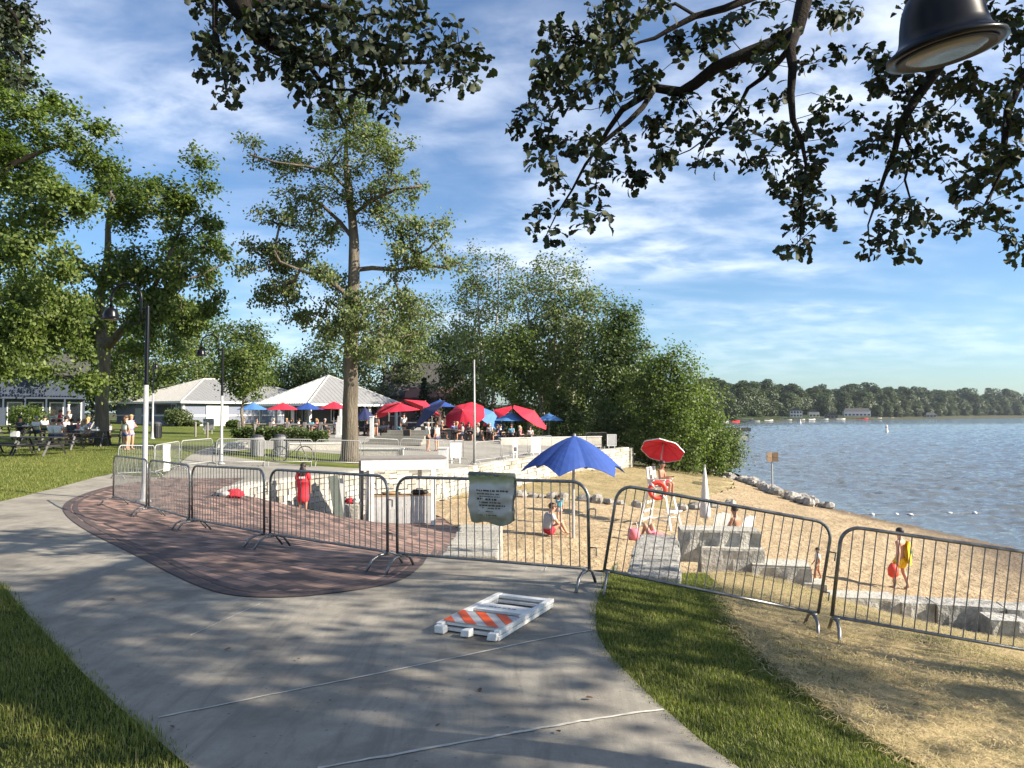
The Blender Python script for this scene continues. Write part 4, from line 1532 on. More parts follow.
cl5 = clumps_px([
    (565, 30, 20), (590, 20, 20), (620, 12, 22), (650, 8, 18), (545, 55, 14), (560, 70, 22), (585, 55, 22), (605, 45, 20), (630, 38, 18), (540, 85, 14), (580, 85, 14), (600, 70, 18), (530, 105, 10), (525, 128, 16), (545, 135, 18), (560, 112, 12), (575, 150, 16), (595, 140, 14),
    (535, 160, 10), (552, 178, 8), (560, 160, 10), (610, 105, 12), (640, 90, 14), (650, 75, 10), (665, 118, 18), (680, 105, 14), (690, 60, 12), (685, 40, 14), (705, 45, 14), (625, 135, 8), (600, 160, 14), (610, 175, 12), (630, 185, 16), (640, 178, 8), (590, 195, 10), (540, 210, 8), (535, 235, 12), (548, 230, 8), (590, 222, 12), (568, 205, 5), (605, 215, 6),
    (715, 30, 14), (740, 15, 12), (770, 8, 12), (735, 78, 12), (725, 105, 14), (710, 125, 14), (690, 135, 14), (672, 155, 14), (665, 165, 10), (700, 155, 10), (740, 130, 14), (748, 145, 12), (720, 165, 10), (760, 100, 12), (755, 60, 10), (770, 55, 14), (800, 60, 12), (775, 95, 10), (785, 120, 12), (770, 140, 12), (745, 160, 10), (800, 130, 14), (825, 120, 12), (832, 105, 10), (775, 165, 12),
    (790, 165, 14), (810, 160, 12), (825, 140, 10), (780, 190, 10), (800, 190, 14), (812, 180, 8), (790, 205, 12), (820, 195, 10), (795, 235, 12), (805, 250, 10), (788, 250, 8), (826, 222, 6), (800, 218, 8), (840, 12, 14), (850, 5, 12), (820, 15, 14), (775, 30, 10), (830, 55, 6),
    (880, 55, 14), (885, 78, 14), (900, 88, 16), (870, 85, 10), (920, 75, 12), (855, 122, 10), (872, 140, 14), (885, 128, 12), (905, 130, 14), (925, 120, 14), (895, 158, 14), (915, 165, 12), (860, 155, 10), (880, 190, 16), (865, 200, 8), (905, 215, 16), (920, 225, 14), (885, 232, 14), (870, 245, 10), (895, 250, 10), (930, 145, 8),
    (945, 95, 16), (960, 75, 14), (975, 90, 16), (950, 118, 12), (985, 110, 16), (1005, 95, 16), (1020, 70, 14), (1015, 40, 14), (1000, 20, 14), (1018, 15, 12), (965, 135, 12), (985, 145, 14), (1005, 150, 14), (1020, 130, 14), (945, 165, 10), (955, 180, 8), (975, 175, 16), (995, 185, 16), (1015, 195, 12), (1005, 165, 10), (965, 195, 8), (990, 215, 10), (950, 232, 12), (962, 222, 10), (988, 220, 12), (1010, 235, 8), (1018, 250, 8), (930, 30, 8), (905, 5, 10), (975, 5, 10), (1010, 120, 10)], D5, rr_, .7)
rg5 = np.random.default_rng(55)
# unseen rest of this crown, with clumps added to shade path and lawn
ex = []
for cx, cy, cz, r, m in [(6.6, 3.2, 9.6, 2.0, 16), (9.6, 2.6, 8.4, 2.0, 14), (11.4, 3.2, 9.4, 1.8, 14), (8.4, -1.8, 8.0, 2.0, 12), (7.8, 3.6, 7.2, 1.3, 9), (4.6, 3.8, 9.2, 1.6, 10), (10.6, .8, 6.8, 1.4, 10), (8.8, 7.4, 7.6, 1.8, 15), (10.8, 9.0, 8.6, 1.9, 15), (8.4, 2.4, 7.2, 1.8, 9), (12.2, 1.2, 8.6, 1.6, 12)]:
    v = rg5.normal(0, 1, (m, 3))
    v /= np.linalg.norm(v, axis=1)[:, None]
    ex.append(np.array((cx, cy, cz)) + v * (rg5.uniform(.1, 1, m) ** .4)[:, None] * np.array((r, r, r * .6)))
ex = np.vstack(ex)


def near_oak(label, base, trunks, cl, ex, seed, lpc=24, exl=64, ls=.108, sp=.062):
    rng = np.random.default_rng(seed)
    root = thing('oak_tree', label, 'tree', base)
    b = np.array(base)
    al = np.vstack([cl, ex]) if len(ex) else cl
    A, par, rad = skeleton(trunks, al, rng, .22, .0045, sag=.03, jit=.022, upcost=.1)
    branch_mesh('trunk', A - b, par, rad, 'barkdark', root)
    cnt = np.maximum(6, rng.normal(lpc, 4, len(cl)).astype(int))
    idx = np.repeat(np.arange(len(cl)), cnt)
    off = rng.normal(0, 1, (len(idx), 3)) * sp
    p1 = cl[idx] + off
    leaf_mesh('crown', p1 - b, ls * rng.uniform(.6, 1.3, len(idx)), 'leafnear', 'oak', rng, root, .25, off / (np.linalg.norm(off, axis=1)[:, None] + 1e-9))
    if len(ex):
        idx = np.repeat(np.arange(len(ex)), exl)
        p2 = ex[idx] + rng.normal(0, .3, (len(idx), 3))
        leaf_mesh('crown', p2 - b, .15 * rng.uniform(.65, 1.3, len(idx)), 'leafnear', 'mid', rng, root, .3)
    return root


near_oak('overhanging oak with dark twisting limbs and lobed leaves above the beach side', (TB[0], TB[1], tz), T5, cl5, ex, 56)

# second overhanging oak, its trunk beside the path out of the picture
TB6 = (-6.4, 1.6)
tz6 = gz1(*TB6, 'lo')
D6 = 7.6


def t6(px, py, r, dd=0.0):
    return tp(px, py, r, dd, D6)


T6 = [[(TB6[0], TB6[1], tz6 - .1, .5), (TB6[0], TB6[1], tz6 + 2, .36), (-6.1, 2.0, 4.2, .32), (-5.4, 3.4, 6.0, .25), (-4.4, 5.4, 7.0, .18), t6(215, -25, 12), t6(240, 5, 11), t6(252, 30, 9, .1), t6(275, 48, 7, .2), t6(305, 60, 6, .3), t6(330, 62, 5, .3), t6(350, 48, 4.6, .3), t6(372, 55, 4, .3), t6(395, 62, 3, .3), t6(430, 62, 2, .3), t6(455, 55, 1.2, .3)],
      [t6(305, 60, 4, .3) + (1,), t6(320, 80, 3, .1), t6(332, 98, 2.2, 0), t6(340, 115, 1.4, 0), t6(345, 126, .8, 0)],
      [t6(330, 62, 3, .3) + (1,), t6(332, 90, 1.8, -.2), t6(350, 90, 1.4, -.2), t6(368, 96, .8, -.2)],
      [t6(215, -25, 6) + (1,), t6(215, 30, 3), t6(222, 60, 2), t6(226, 90, 1)],
      [t6(240, 5, 6) + (1,), t6(290, 0, 5, .5), t6(330, 8, 4, .8), t6(355, 20, 3.4, .8), t6(380, 12, 2.4, .8), t6(410, 20, 1.4, .8)]]
cl6 = clumps_px([
    (205, 8, 14), (212, 30, 14), (205, 50, 14), (220, 65, 14), (208, 66, 10), (225, 90, 12), (232, 78, 10), (215, 45, 12), (238, 55, 10), (230, 15, 16), (250, 20, 16), (270, 15, 18), (262, 45, 16), (285, 35, 18), (280, 65, 16), (298, 60, 16), (300, 82, 16), (315, 92, 14), (295, 20, 18), (320, 25, 18),
    (315, 50, 18), (335, 70, 16), (325, 105, 12), (345, 40, 18), (350, 15, 18), (380, 20, 16), (365, 45, 18), (385, 45, 16), (400, 30, 14), (370, 75, 16), (390, 80, 14), (355, 90, 12), (375, 95, 12), (405, 60, 14), (420, 30, 12), (430, 50, 14), (415, 80, 12), (400, 95, 10), (445, 62, 14), (455, 75, 12),
    (460, 50, 10), (452, 30, 8), (472, 60, 8), (470, 80, 8), (440, 92, 6), (340, 8, 14), (410, 8, 12), (300, 5, 14), (388, 108, 8), (478, 55, 5)], D6, rr_, .6, 7.5)
ex6 = []
for cx, cy, cz, r, m in [(-6, 3, 8.5, 2, 40), (-8, 1, 7.5, 2, 30), (-5, .5, 9, 2, 30)]:
    v = rg5.normal(0, 1, (m, 3))
    v /= np.linalg.norm(v, axis=1)[:, None]
    ex6.append(np.array((cx, cy, cz)) + v * (rg5.uniform(.1, 1, m) ** .4)[:, None] * np.array((r, r, r * .6)))
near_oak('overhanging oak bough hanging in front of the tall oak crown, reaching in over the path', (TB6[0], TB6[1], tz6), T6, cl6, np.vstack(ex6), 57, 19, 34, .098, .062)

# dark bough in the corner above the maple
TB7 = (-12.5, 9)
tz7 = gz1(*TB7, 'lo')
D7 = 13.5


def t7(px, py, r, dd=0.0):
    return tp(px, py, r, dd, D7)


T7 = [[(TB7[0], TB7[1], tz7 - .1, .4), (-12.4, 9.2, 3, .3), (-12, 10, 6, .25), (-11.4, 11.5, 8, .18), t7(-30, -30, 6), t7(0, 0, 3.5), t7(18, 20, 2), t7(22, 60, 1), t7(20, 90, .6)]]
cl7 = clumps_px([(0, 0, 18), (20, 8, 14), (35, 20, 10), (0, 30, 18), (0, 60, 16), (12, 88, 12), (32, 70, 9), (5, 8, 14), (15, 25, 14), (28, 35, 10), (8, 45, 14), (30, 25, 8), (22, 60, 10), (10, 70, 10), (25, 85, 7), (-10, 20, 20), (-15, 60, 20), (36, 50, 5)], D7, rr_, .5, 7)
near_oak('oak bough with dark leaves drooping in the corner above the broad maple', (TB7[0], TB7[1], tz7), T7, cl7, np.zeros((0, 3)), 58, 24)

LPM = 1.0
# shade oaks on the bank beside the path, out of the picture; their crowns throw the dapple on path and lawn
for k, (x, y, h, sd_, nm) in enumerate([(12.5, 4.5, 11.5, 91, 'shade oak on the bank, out past the near lamp post')]):
    z0 = gz1(x, y, 'lo')
    rgk = random.Random(sd_)
    lb = []
    for i in range(14):
        a = i * 2.4
        u = (i + .5) / 14
        r_ = 2.7 * math.sin(PI * (.2 + .7 * u)) * rgk.uniform(.4, .9)
        lb.append((x + r_ * math.cos(a), y + r_ * math.sin(a), z0 + h * (.62 + .36 * u), 1.5, 1.5, .8))
    tree('oak_tree', nm, 'tree', (x, y, z0), [[(x, y, z0 - .1, .45), (x, y, z0 + .6, .34), (x + .1, y, z0 + 2.5, .3), (x, y + .1, z0 + h * .45, .24), (x - .1, y, z0 + h * .7, .14), (x, y, z0 + h * .9, .05)]], lb, 32, 110, .17, 1.0, 'leafnear', 'barkdark', sd_, 'mid', .7, .014, hollow=.3)
# ------------------------------------------------------------------ steel crowd barricades
def barricade(L, nbar):
    """parts in local coordinates: x along the panel, foot at z=0"""
    fr, inf, f1, f2, hk, hk2 = MB(), MB(), MB(), MB(), MB(), MB()
    zb, zt, r = .2, 1.1, .0178
    pts = [(0.03, 0, zb)]
    R0 = .17
    for k in range(7):
        a = PI - k * PI / 12
        pts.append((.03 + R0 + R0 * math.cos(a), 0, zt - R0 + R0 * math.sin(a)))
    for k in range(7):
        a = PI / 2 - k * PI / 12
        pts.append((L - .03 - R0 + R0 * math.cos(a), 0, zt - R0 + R0 * math.sin(a)))
    pts.append((L - .03, 0, zb))
    fr.tube(pts, r, 8, cap=True)
    fr.tube([(.03, 0, zb), (L - .03, 0, zb)], r * .9, 8)
    for k in range(nbar):
        x = .03 + (L - .06) * (k + 1) / (nbar + 1)
        e = min(x - .03, L - .03 - x)
        top = zt if e > R0 else zt - R0 + math.sqrt(max(0, R0 ** 2 - (R0 - e) ** 2))
        inf.tube([(x, 0, zb), (x, 0, top)], .0061, 5, cap=False)
    for mbf, x in ((f1, .07), (f2, L - .07)):
        mbf.tube([(x, -.3, .0), (x, -.2, .13), (x, -.1, .17), (x, .1, .17), (x, .2, .13), (x, .3, .0)], .0175, 7)
        mbf.box((x, 0, .185), (.05, .06, .03))
    hk.tube([(L - .02, 0, .82), (L + .05, 0, .82), (L + .05, 0, .74)], .009, 5)
    hk2.tube([(L - .02, 0, .42), (L + .05, 0, .42), (L + .05, 0, .34)], .009, 5)
    return fr, inf, f1, f2, hk, hk2


BARP = {}


def place_barricade(a, b, label, mode='lo', group=None, nbar=22, steel='galv', za=None, zb=None):
    a3 = Vector((a[0], a[1], gz1(a[0], a[1], mode) if za is None else za))
    b3 = Vector((b[0], b[1], gz1(b[0], b[1], mode) if zb is None else zb))
    d = b3 - a3
    L = round(d.length, 2)
    key = (nbar, steel)
    root = thing('barricade', label, 'barricade', a3, group=group)
    root.rotation_euler = Euler((0, -math.asin(d.z / d.length), math.atan2(d.y, d.x)))
    if key not in BARP:
        BARP[key] = barricade(2.4, nbar)
        fr, inf, f1, f2, hk, hk2 = BARP[key]
        ob = [fr.build('frame', steel, root, smooth=True), inf.build('bars', steel, root, smooth=True), f1.build('foot', steel, root, smooth=True), f2.build('foot', steel, root, smooth=True), hk.build('hook', steel, root), hk2.build('hook', steel, root)]
        BARP[key] = ob
    else:
        for o in BARP[key]:
            c = o.copy()
            COL.objects.link(c)
            c.parent = root
    root.scale = (L / 2.4, 1, 1)
    return root


GF = 'barricades along the path'
FP = [((-8.9, 16.7), (-7.12, 14.62), 'steel barricade at the far end of the front row, beside the white lamp post foot', 26),
      ((-7.05, 14.52), (-5.52, 12.85), 'steel barricade just right of the white lamp post foot', 26),
      ((-5.45, 12.75), (-3.5, 10.65), 'steel barricade with the red towel heap seen through its bars', 23),
      ((-3.42, 10.56), (-1.46, 8.97), 'steel barricade with the woman in red seen through its bars', 23),
      ((-1.38, 8.89), (.84, 7.82), 'steel barricade with the printed plastic bag hung over it', 22),
      ((.9, 7.83), (3.03, 7.47), 'steel barricade leaning down the grass slope in front of the stone steps', 22),
      ((3.1, 7.44), (5.5, 6.85), 'steel barricade lowest on the slope, in front of the yellow-clad bather', 22)]
for a, b, l, nb in FP:
    place_barricade(a, b, l, 'lo', GF, nb)


def X(px, d):
    return (px - 512) / FPX * d


GBk = 'barricades on the upper terrace'
for (p0, d0), (p1, d1_), l in [
    ((118, 24.3), (155, 25.8), 'pale barricade behind the white lamp post'),
    ((156, 25.9), (181, 27.8), 'pale barricade with the white banner hung on it'),
    ((182, 27.9), (214, 29.3), 'pale barricade ending at the second lamp post'),
    ((216, 29.2), (266, 30.0), 'pale barricade in front of the dark litter bin'),
    ((268, 30.1), (313, 30.6), 'pale barricade with the parked bicycle behind it'),
    ((315, 30.6), (361, 31.0), 'pale barricade against the foot of the tall oak'),
    ((363, 33.4), (398, 34.4), 'pale barricade right of the oak, half hidden by the white beam'),
    ((399, 35.6), (443, 36.4), 'pale barricade behind the white beam and left of the white box post'),
    ((449, 36.6), (464, 38.2), 'short-looking pale barricade with a white board, next to the thin silver pole'),
    ((475, 37.2), (501, 40.4), 'pale barricade on the wall top just right of the thin silver pole'),
    ((502, 40.6), (528, 44.2), 'pale barricade on the wall top with the white notice on it'),
    ((529, 44.4), (552, 48), 'pale barricade on the wall top just behind the blue beach umbrella'),
    ((586, 53.4), (607, 55.0), 'dark barricade at the lake end of the wall, beside the white panel')]:
    place_barricade((X(p0, d0), d0), (X(p1, d1_), d1_), l, 'up', GBk, 20, 'metalpole' if p0 < 580 else 'dark')

# things hung on barricades
# printed bag on the middle one
A5, B5 = np.array((-1.35, 8.88)), np.array((.8, 7.84))
d5 = (B5 - A5) / np.linalg.norm(B5 - A5)
n5 = np.array((-d5[1], d5[0])) * -1  # towards the camera
if n5[1] > 0:
    n5 = -n5
c5 = None
best = 9
for t in np.linspace(.1, .9, 200):
    q = A5 + (B5 - A5) * t
    e = abs(512 + FPX * q[0] / q[1] - 492)
    if e < best:
        best, c5 = e, q
zb5 = gz1(c5[0], c5[1], 'lo')
bag = thing('plastic_bag', 'green and grey printed plastic bag draped over a barricade rail', 'bag', (c5[0], c5[1], zb5 + .62))
ang5 = math.atan2(d5[1], d5[0])
bag.rotation_euler = (0, 0, ang5)
WB = .285


def bagsheet(y_sign, off):
    vs, fs = [], []
    nx_, nz_ = 26, 26
    for j in range(nz_ + 1):
        for i in range(nx_ + 1):
            u, v = i / nx_, j / nz_
            x = (u - .5) * 2 * WB * (1 - .12 * v ** 2 * (1 if u < .5 else .5)) + .012 * math.sin(v * 7)
            z = .505 - v * (.56 - .05 * abs(u - .5) * 2 + .025 * math.sin(u * 9 + 1))
            bulge = .035 * math.sin(PI * u) * math.sin(PI * min(1, v * 1.05)) + .012 * math.sin(u * 11 + v * 5) * v + .008 * math.sin(v * 23 + u * 3) + .03 * mnoise.noise((u * 4, v * 4, 2 + y_sign)) + .02 * mnoise.noise((u * 9, v * 8, 5))
            y = y_sign * (.024 + off + max(0, bulge))
            vs.append((x, y, z))
    for j in range(nz_):
        for i in range(nx_):
            a = j * (nx_ + 1) + i
            f = (a, a + 1, a + nx_ + 2, a + nx_ + 1)
            fs.append(f if y_sign > 0 else f[::-1])
    return vs, fs


def mat_bag():
    m, nt, b = newmat('printed_bag')
    g = N(nt, 'ShaderNodeTexCoord')
    sp = N(nt, 'ShaderNodeSeparateXYZ')
    nt.links.new(g.outputs['Object'], sp.inputs[0])
    f = noise(nt, g.outputs['Object'], 7, 4)
    ad = N(nt, 'ShaderNodeMath', operation='MULTIPLY_ADD')
    nt.links.new(f, ad.inputs[0])
    ad.inputs[1].default_value = .12
    nt.links.new(sp.outputs['Z'], ad.inputs[2])
    c = ramp(nt, ad.outputs[0], [(.0, (.19, .19, .11)), (.1, (.27, .265, .18)), (.17, (.45, .435, .38)), (.45, (.47, .46, .41)), (.49, (.33, .34, .19)), (.54, (.25, .275, .12)), (.6, (.09, .1, .055))])
    nt.links.new(c, b.inputs['Base Color'])
    b.inputs['Roughness'].default_value = .35
    return m


M['bag'] = mat_bag()
mb = MB()
sy = -1 if (np.dot(n5, (math.cos(ang5 + PI / 2), math.sin(ang5 + PI / 2))) < 0) else 1
for s_ in (1, -1):
    mb.add(*bagsheet(s_, 0))
mb.build('sheet', 'bag', bag, smooth=True)
tx = MB()
rt_ = random.Random(9)
for (zz_, h, x0, x1) in [(.33, .017, -.16, .2), (.295, .011, -.15, .12), (.265, .008, -.12, .13), (.235, .02, -.16, .1), (.2, .012, -.13, .12), (.165, .014, -.13, .19), (.135, .01, -.1, .1), (.1, .008, -.14, .05), (.06, .008, -.12, .06)]:
    x = x0
    while x < x1:
        w_ = rt_.uniform(.012, .045)
        v = (.505 - zz_) / .56
        u = x / (2 * WB) + .5
        y = .024 + max(0, .035 * math.sin(PI * u) * math.sin(PI * min(1, v * 1.05)) + .012 * math.sin(u * 11 + v * 5) * v + .008 * math.sin(v * 23 + u * 3) + .03 * mnoise.noise((u * 4, v * 4, 2 + sy)) + .02 * mnoise.noise((u * 9, v * 8, 5))) + .005
        tx.box((x + w_ / 2, sy * y, zz_), (w_, .002, h))
        x += w_ + rt_.uniform(.006, .014)
tx.build('print', 'dark', bag)
mb = MB()
mb.tube([(-WB, 0, .5), (WB, 0, .5)], .03, 10)
mb.build('fold', 'greenpanel', bag, smooth=True)

# white banner on a back barricade
q0, q1 = np.array((X(156, 25.9), 25.9)), np.array((X(181, 27.8), 27.8))
an = math.atan2(*(q1 - q0)[::-1])
cb = q0 + (q1 - q0) * .42
bn = thing('banner', 'narrow white banner sheet tied to a back barricade', 'banner', (cb[0], cb[1], gz1(*cb, 'up') + .12), an)
mb = MB()
for j in range(7):
    z0_, z1_ = j * .135, (j + 1) * .135
    k0, k1 = .04 * math.sin(j * .9), .04 * math.sin((j + 1) * .9)
    mb.add([(-.26 + k0, -.03 - abs(k0) * .3, z0_), (.26 + k0 * .5, -.03, z0_), (.26 + k1 * .5, -.03, z1_), (-.26 + k1, -.03 - abs(k1) * .3, z1_), (-.26 + k0, -.02 - abs(k0) * .3, z0_), (.26 + k0 * .5, -.02, z0_), (.26 + k1 * .5, -.02, z1_), (-.26 + k1, -.02 - abs(k1) * .3, z1_)],
           [(0, 1, 2, 3), (5, 4, 7, 6), (0, 3, 7, 4), (1, 5, 6, 2), (0, 4, 5, 1), (3, 2, 6, 7)])
mb.build('cloth', 'white', bn)
for p in (-.2, .2):
    MB().tube([(p, -.04, .93), (p, .04, .96), (p, .04, .9)], .008, 4).build('tie', 'white', bn)


def board(name, label, px, d, z, w_, h, mat, rz=0.0, frame=None, legs=False, th=.03, cat='sign', tilt=0.0, content=None):
    x = X(px, d)
    zg = gz1(x, d, 'up') if z is None else z
    t = thing(name, label, cat, (x, d, zg), rz)
    base = .0 if not legs else legs
    mb = MB().box((0, 0, base + h / 2), (w_, th, h), rx=tilt)
    mb.build('panel', mat, t)
    if frame:
        f = MB()
        f.box((-w_ / 2 - .02, 0, base + h / 2), (.04, th + .02, h + .08)).box((w_ / 2 + .02, 0, base + h / 2), (.04, th + .02, h + .08))
        f.box((0, 0, base + h + .02), (w_, th + .02, .04)).box((0, 0, base - .02), (w_, th + .02, .04))
        f.build('frame', frame, t)
    if legs:
        for s_ in (-1, 1):
            MB().box((s_ * w_ * .35, 0, base / 2 - .01), (.05, .05, base - .02)).build('leg', frame or mat, t)
    if content:
        content(t, w_, h, base, th)
    return t


def lines(mat, rows, seed=1):
    def f(t, w_, h, base, th):
        r = random.Random(seed)
        mb = MB()
        for k in range(rows):
            z = base + h * (.86 - .72 * k / max(1, rows - 1))
            x = -w_ * .36
            while x < w_ * .3:
                q = r.uniform(.06, .2) * w_
                mb.box((x + q / 2, -th / 2 - .004, z), (q, .004, h * .035))
                x += q + w_ * .04
        mb.build('lettering', mat, t)
    return f


board('notice_board', 'white notice with a dark lower half on the wall-top barricade', 515, 41.6, None, .32, .72, 'white', .6, None, .35, content=lambda t, w_, h, b, th: MB().box((0, -th / 2 - .004, b + h * .3), (w_ * .7, .006, h * .34)).build('photo_panel', 'dark', t))
board('notice_board', 'plain white board hung on the short barricade beside the silver pole', 456, 36.9, None, .6, .72, 'white', .4, None, .3)
board('notice_board', 'white vertical board further along the wall-top barricades', 536, 45, None, .62, .95, 'white', .5, None, .15)
board('notice_board', 'white framed grey panel standing on the lake end of the wall', 611.5, 54.6, None, .62, .78, 'ltgrey', .1, 'white', .18)
board('sign_board', 'grey information board on a post stand in front of the bathhouse lawn', 209, 58, None, .75, .8, 'grey', .1, 'ltgrey', .35, content=lines('ltgrey', 5))
board('menu_board', 'dark A-frame menu board at the foot of the cafe steps', 407, 47.5, None, .42, .75, 'dark', -.2, 'tan', .08, tilt=.2)
# white box post
t = thing('gate_post', 'stout white square post at the end of the white beam', 'post', (X(443.5, 33), 33, gz1(X(443.5, 33), 33, 'up')))
MB().box((0, 0, .48), (.4, .4, .96)).build('shaft', 'white', t)
MB().box((0, 0, .98), (.46, .46, .06)).build('cap', 'white', t)

# ------------------------------------------------------------------ retaining wall of split stone
rw = random.Random(3)
wl = np.array(WALL)
wsl = np.linalg.norm(np.diff(wl, axis=0), axis=1)
wc = np.concatenate([[0], np.cumsum(wsl)])


def wall_at(s):
    i = min(len(wsl) - 1, int(np.searchsorted(wc, s, 'right') - 1))
    u = (s - wc[i]) / wsl[i]
    t = (wl[i + 1] - wl[i]) / wsl[i]
    return wl[i] + (wl[i + 1] - wl[i]) * u, t


wr = thing('retaining_wall', 'curved white split-stone wall holding the terrace above the beach', 'wall', (WALL[0][0], WALL[0][1], -.4))
off = Vector(wr.location)
blk, core, cap = MB(), MB(), MB()
TOT = wc[-1]
s = 0
cv = []
while s < TOT:
    L = min(rw.uniform(.5, .8), TOT - s)
    p, t = wall_at(s + L / 2)
    a = math.atan2(t[1], t[0])
    nn = np.array((-t[1], t[0]))  # towards the terrace (left of travel)
    zt = max(gz1(p[0] + nn[0] * .5, p[1] + nn[1] * .5, 'up'), -1.2) + .05
    zl = gz1(p[0] - nn[0] * .1, p[1] - nn[1] * .1, 'lo') - .15
    q = p + nn * .22
    cap.box((q[0] - off.x, q[1] - off.y, zt - .04 - off.z + rw.uniform(-.006, .006)), (L - .012, .46 + rw.uniform(-.02, .02), .1), a, jit=.008, rng=rw)
    core.box((q[0] - off.x, q[1] - off.y, (zt - .1 + zl) / 2 - off.z), (L + .02, .36, max(.05, zt - .1 - zl)), a)
    s += L
hc = .2
for k in range(12):
    s = rw.uniform(0, .2)
    while s < TOT - .1:
        L = min(rw.uniform(.3, .72), TOT - s)
        p, t = wall_at(s + L / 2)
        nn = np.array((-t[1], t[0]))
        zt = max(gz1(p[0] + nn[0] * .5, p[1] + nn[1] * .5, 'up'), -1.2) - .045
        zl = gz1(p[0] - nn[0] * .1, p[1] - nn[1] * .1, 'lo')
        z1_ = zt - k * hc
        if z1_ > zl + .02:
            a = math.atan2(t[1], t[0])
            dep = .16
            q = p + nn * (dep / 2 - .04 + rw.uniform(-.018, .018))
            blk.box((q[0] - off.x, q[1] - off.y, z1_ - hc / 2 - off.z), (L - rw.uniform(.012, .03), dep, hc - rw.uniform(.012, .03)), a, jit=.012, rng=rw)
        s += L
# end return at the lake side
for k in range(7):
    for j in range(6):
        blk.box((8.6 + .1 + .06 * k * 0 + j * .12 - off.x, 55.2 + j * .52 - off.y, -.84 - k * .2 - .1 - off.z), (.2, .5, .18), R(-12), jit=.012, rng=rw)
blk.build('stone_blocks', 'stone', wr)
core.build('core', 'mortar', wr)
cap.build('coping', 'stone', wr)

# ------------------------------------------------------------------ white beam shelter with the grey bin screen
bx0, by0 = X(403, 24.3), 24.3
bz0 = gz1(bx0, by0, 'lo')
sh = thing('shelter', 'white post and beam shelter standing on the lower brick plaza', 'shelter', (bx0, by0, bz0), R(12))
zt = .33 - bz0
MB().box((0, -.45, zt - .17), (2.66, .1, .34)).build('beam', 'white', sh)
MB().box((0, .75, zt - .2), (2.5, .1, .3)).build('beam', 'white', sh)
mb = MB()
for k in range(2):
    mb.box((-1.27 + 2.54 * k, .15, zt - .17), (.08, 1.08, .26))
mb.build('side_beams', 'white', sh)
MB().box((0, .15, zt + .025), (2.74, 1.34, .05)).build('roof', 'greywood', sh)
for px_, py_, w_ in ((-1.0, -.45, .15), (.95, -.45, .15), (-1.08, .75, .13), (.62, .75, .13)):
    MB().box((px_, py_, (zt - .34) / 2), (w_, w_, zt - .34)).build('post', 'white', sh)
scn = thing('slat_screen', 'grey slatted waist-high screen under the white shelter', 'screen', (bx0 + .03, by0 - .2, bz0), R(12))
mb = MB()
for k in range(14):
    mb.box((-.84 + k * .129, 0, .46), (.118, .03, .86))
mb.build('slats', 'ltgrey', scn)
MB().box((0, .3, .91), (1.9, .62, .04)).build('counter_top', 'tan', scn)
for s_ in (-1, 1):
    MB().box((s_ * .9, .32, .45), (.04, .56, .88)).build('side_panel', 'ltgrey', scn)
# bags and towels on the counter
t = thing('duffel_bag', 'dark soft bag lying on the screen counter', 'bag', (bx0 + .55, by0 + .05, bz0 + .93))
mb = MB().ball((0, 0, .08), (.3, .15, .09), 12, 8)
mb.build('body', 'hairdark', t, smooth=True)
MB().tube([(-.14, -.1, .1), (-.1, -.05, .2), (.1, -.05, .2), (.14, -.1, .1)], .014, 6).build('handle', 'black', t)
t = thing('towel', 'tan rumpled towel on the screen counter beside a dark bag', 'towel', (bx0 - .4, by0 + .02, bz0 + .93))
MB().ball((0, 0, .05), (.32, .18, .06), 14, 7, rng=rw, jit=.18).build('cloth', 'tan', t, smooth=True)
# grey post and green board left of it, stone pier with bags
t = thing('post', 'plain grey timber post at the left end of the white shelter', 'post', (X(362, 25), 25, gz1(X(362, 25), 25, 'lo')))
MB().box((0, 0, 1.0), (.14, .14, 2.0)).build('shaft', 'greywood', t)
t = thing('folded_board', 'grey-green folded board leaning beside the woman in red', 'board', (X(337, 23.6), 23.6, gz1(X(337, 23.6), 23.6, 'lo')), R(20))
MB().box((0, 0, .68), (.3, .06, 1.36), ry=R(-9)).build('panel', 'greenpanel', t)
MB().box((.14, .1, .62), (.26, .05, 1.26), ry=R(-4)).build('panel', 'ltgrey', t)
gx, gy = X(348, 24.2), 24.2
gzz = gz1(gx, gy, 'lo')
t = thing('stone_bench', 'pale rounded stone seat by the wall with bags piled on it', 'bench', (gx, gy, gzz))
MB().box((0, 0, .26), (.85, .55, .52), jit=.04, rng=rw).build('seat', 'stone', t, bevel=.05)
for k, (dx, dz_, r_, mt, nm, lb) in enumerate([(-.18, .64, (.2, .16, .13), 'dark', 'backpack', 'dark backpack on the stone seat'), (.1, .62, (.15, .14, .1), 'dress', 'towel_roll', 'red rolled towel on the stone seat between two bags'), (.28, .62, (.14, .13, .1), 'offwhite', 'tote_bag', 'pale tote bag at the end of the stone seat')]):
    t = thing(nm, lb, 'bag' if k != 1 else 'towel', (gx + dx, gy - .05, gzz + .53))
    MB().ball((0, 0, r_[2]), r_, 12, 8, rng=rw, jit=.08).build('body', mt, t, smooth=True)
    MB().tube([(-.07, -.1, r_[2]), (0, -.12, r_[2] * 2.1), (.07, -.1, r_[2])], .012, 5).build('strap', 'black', t)
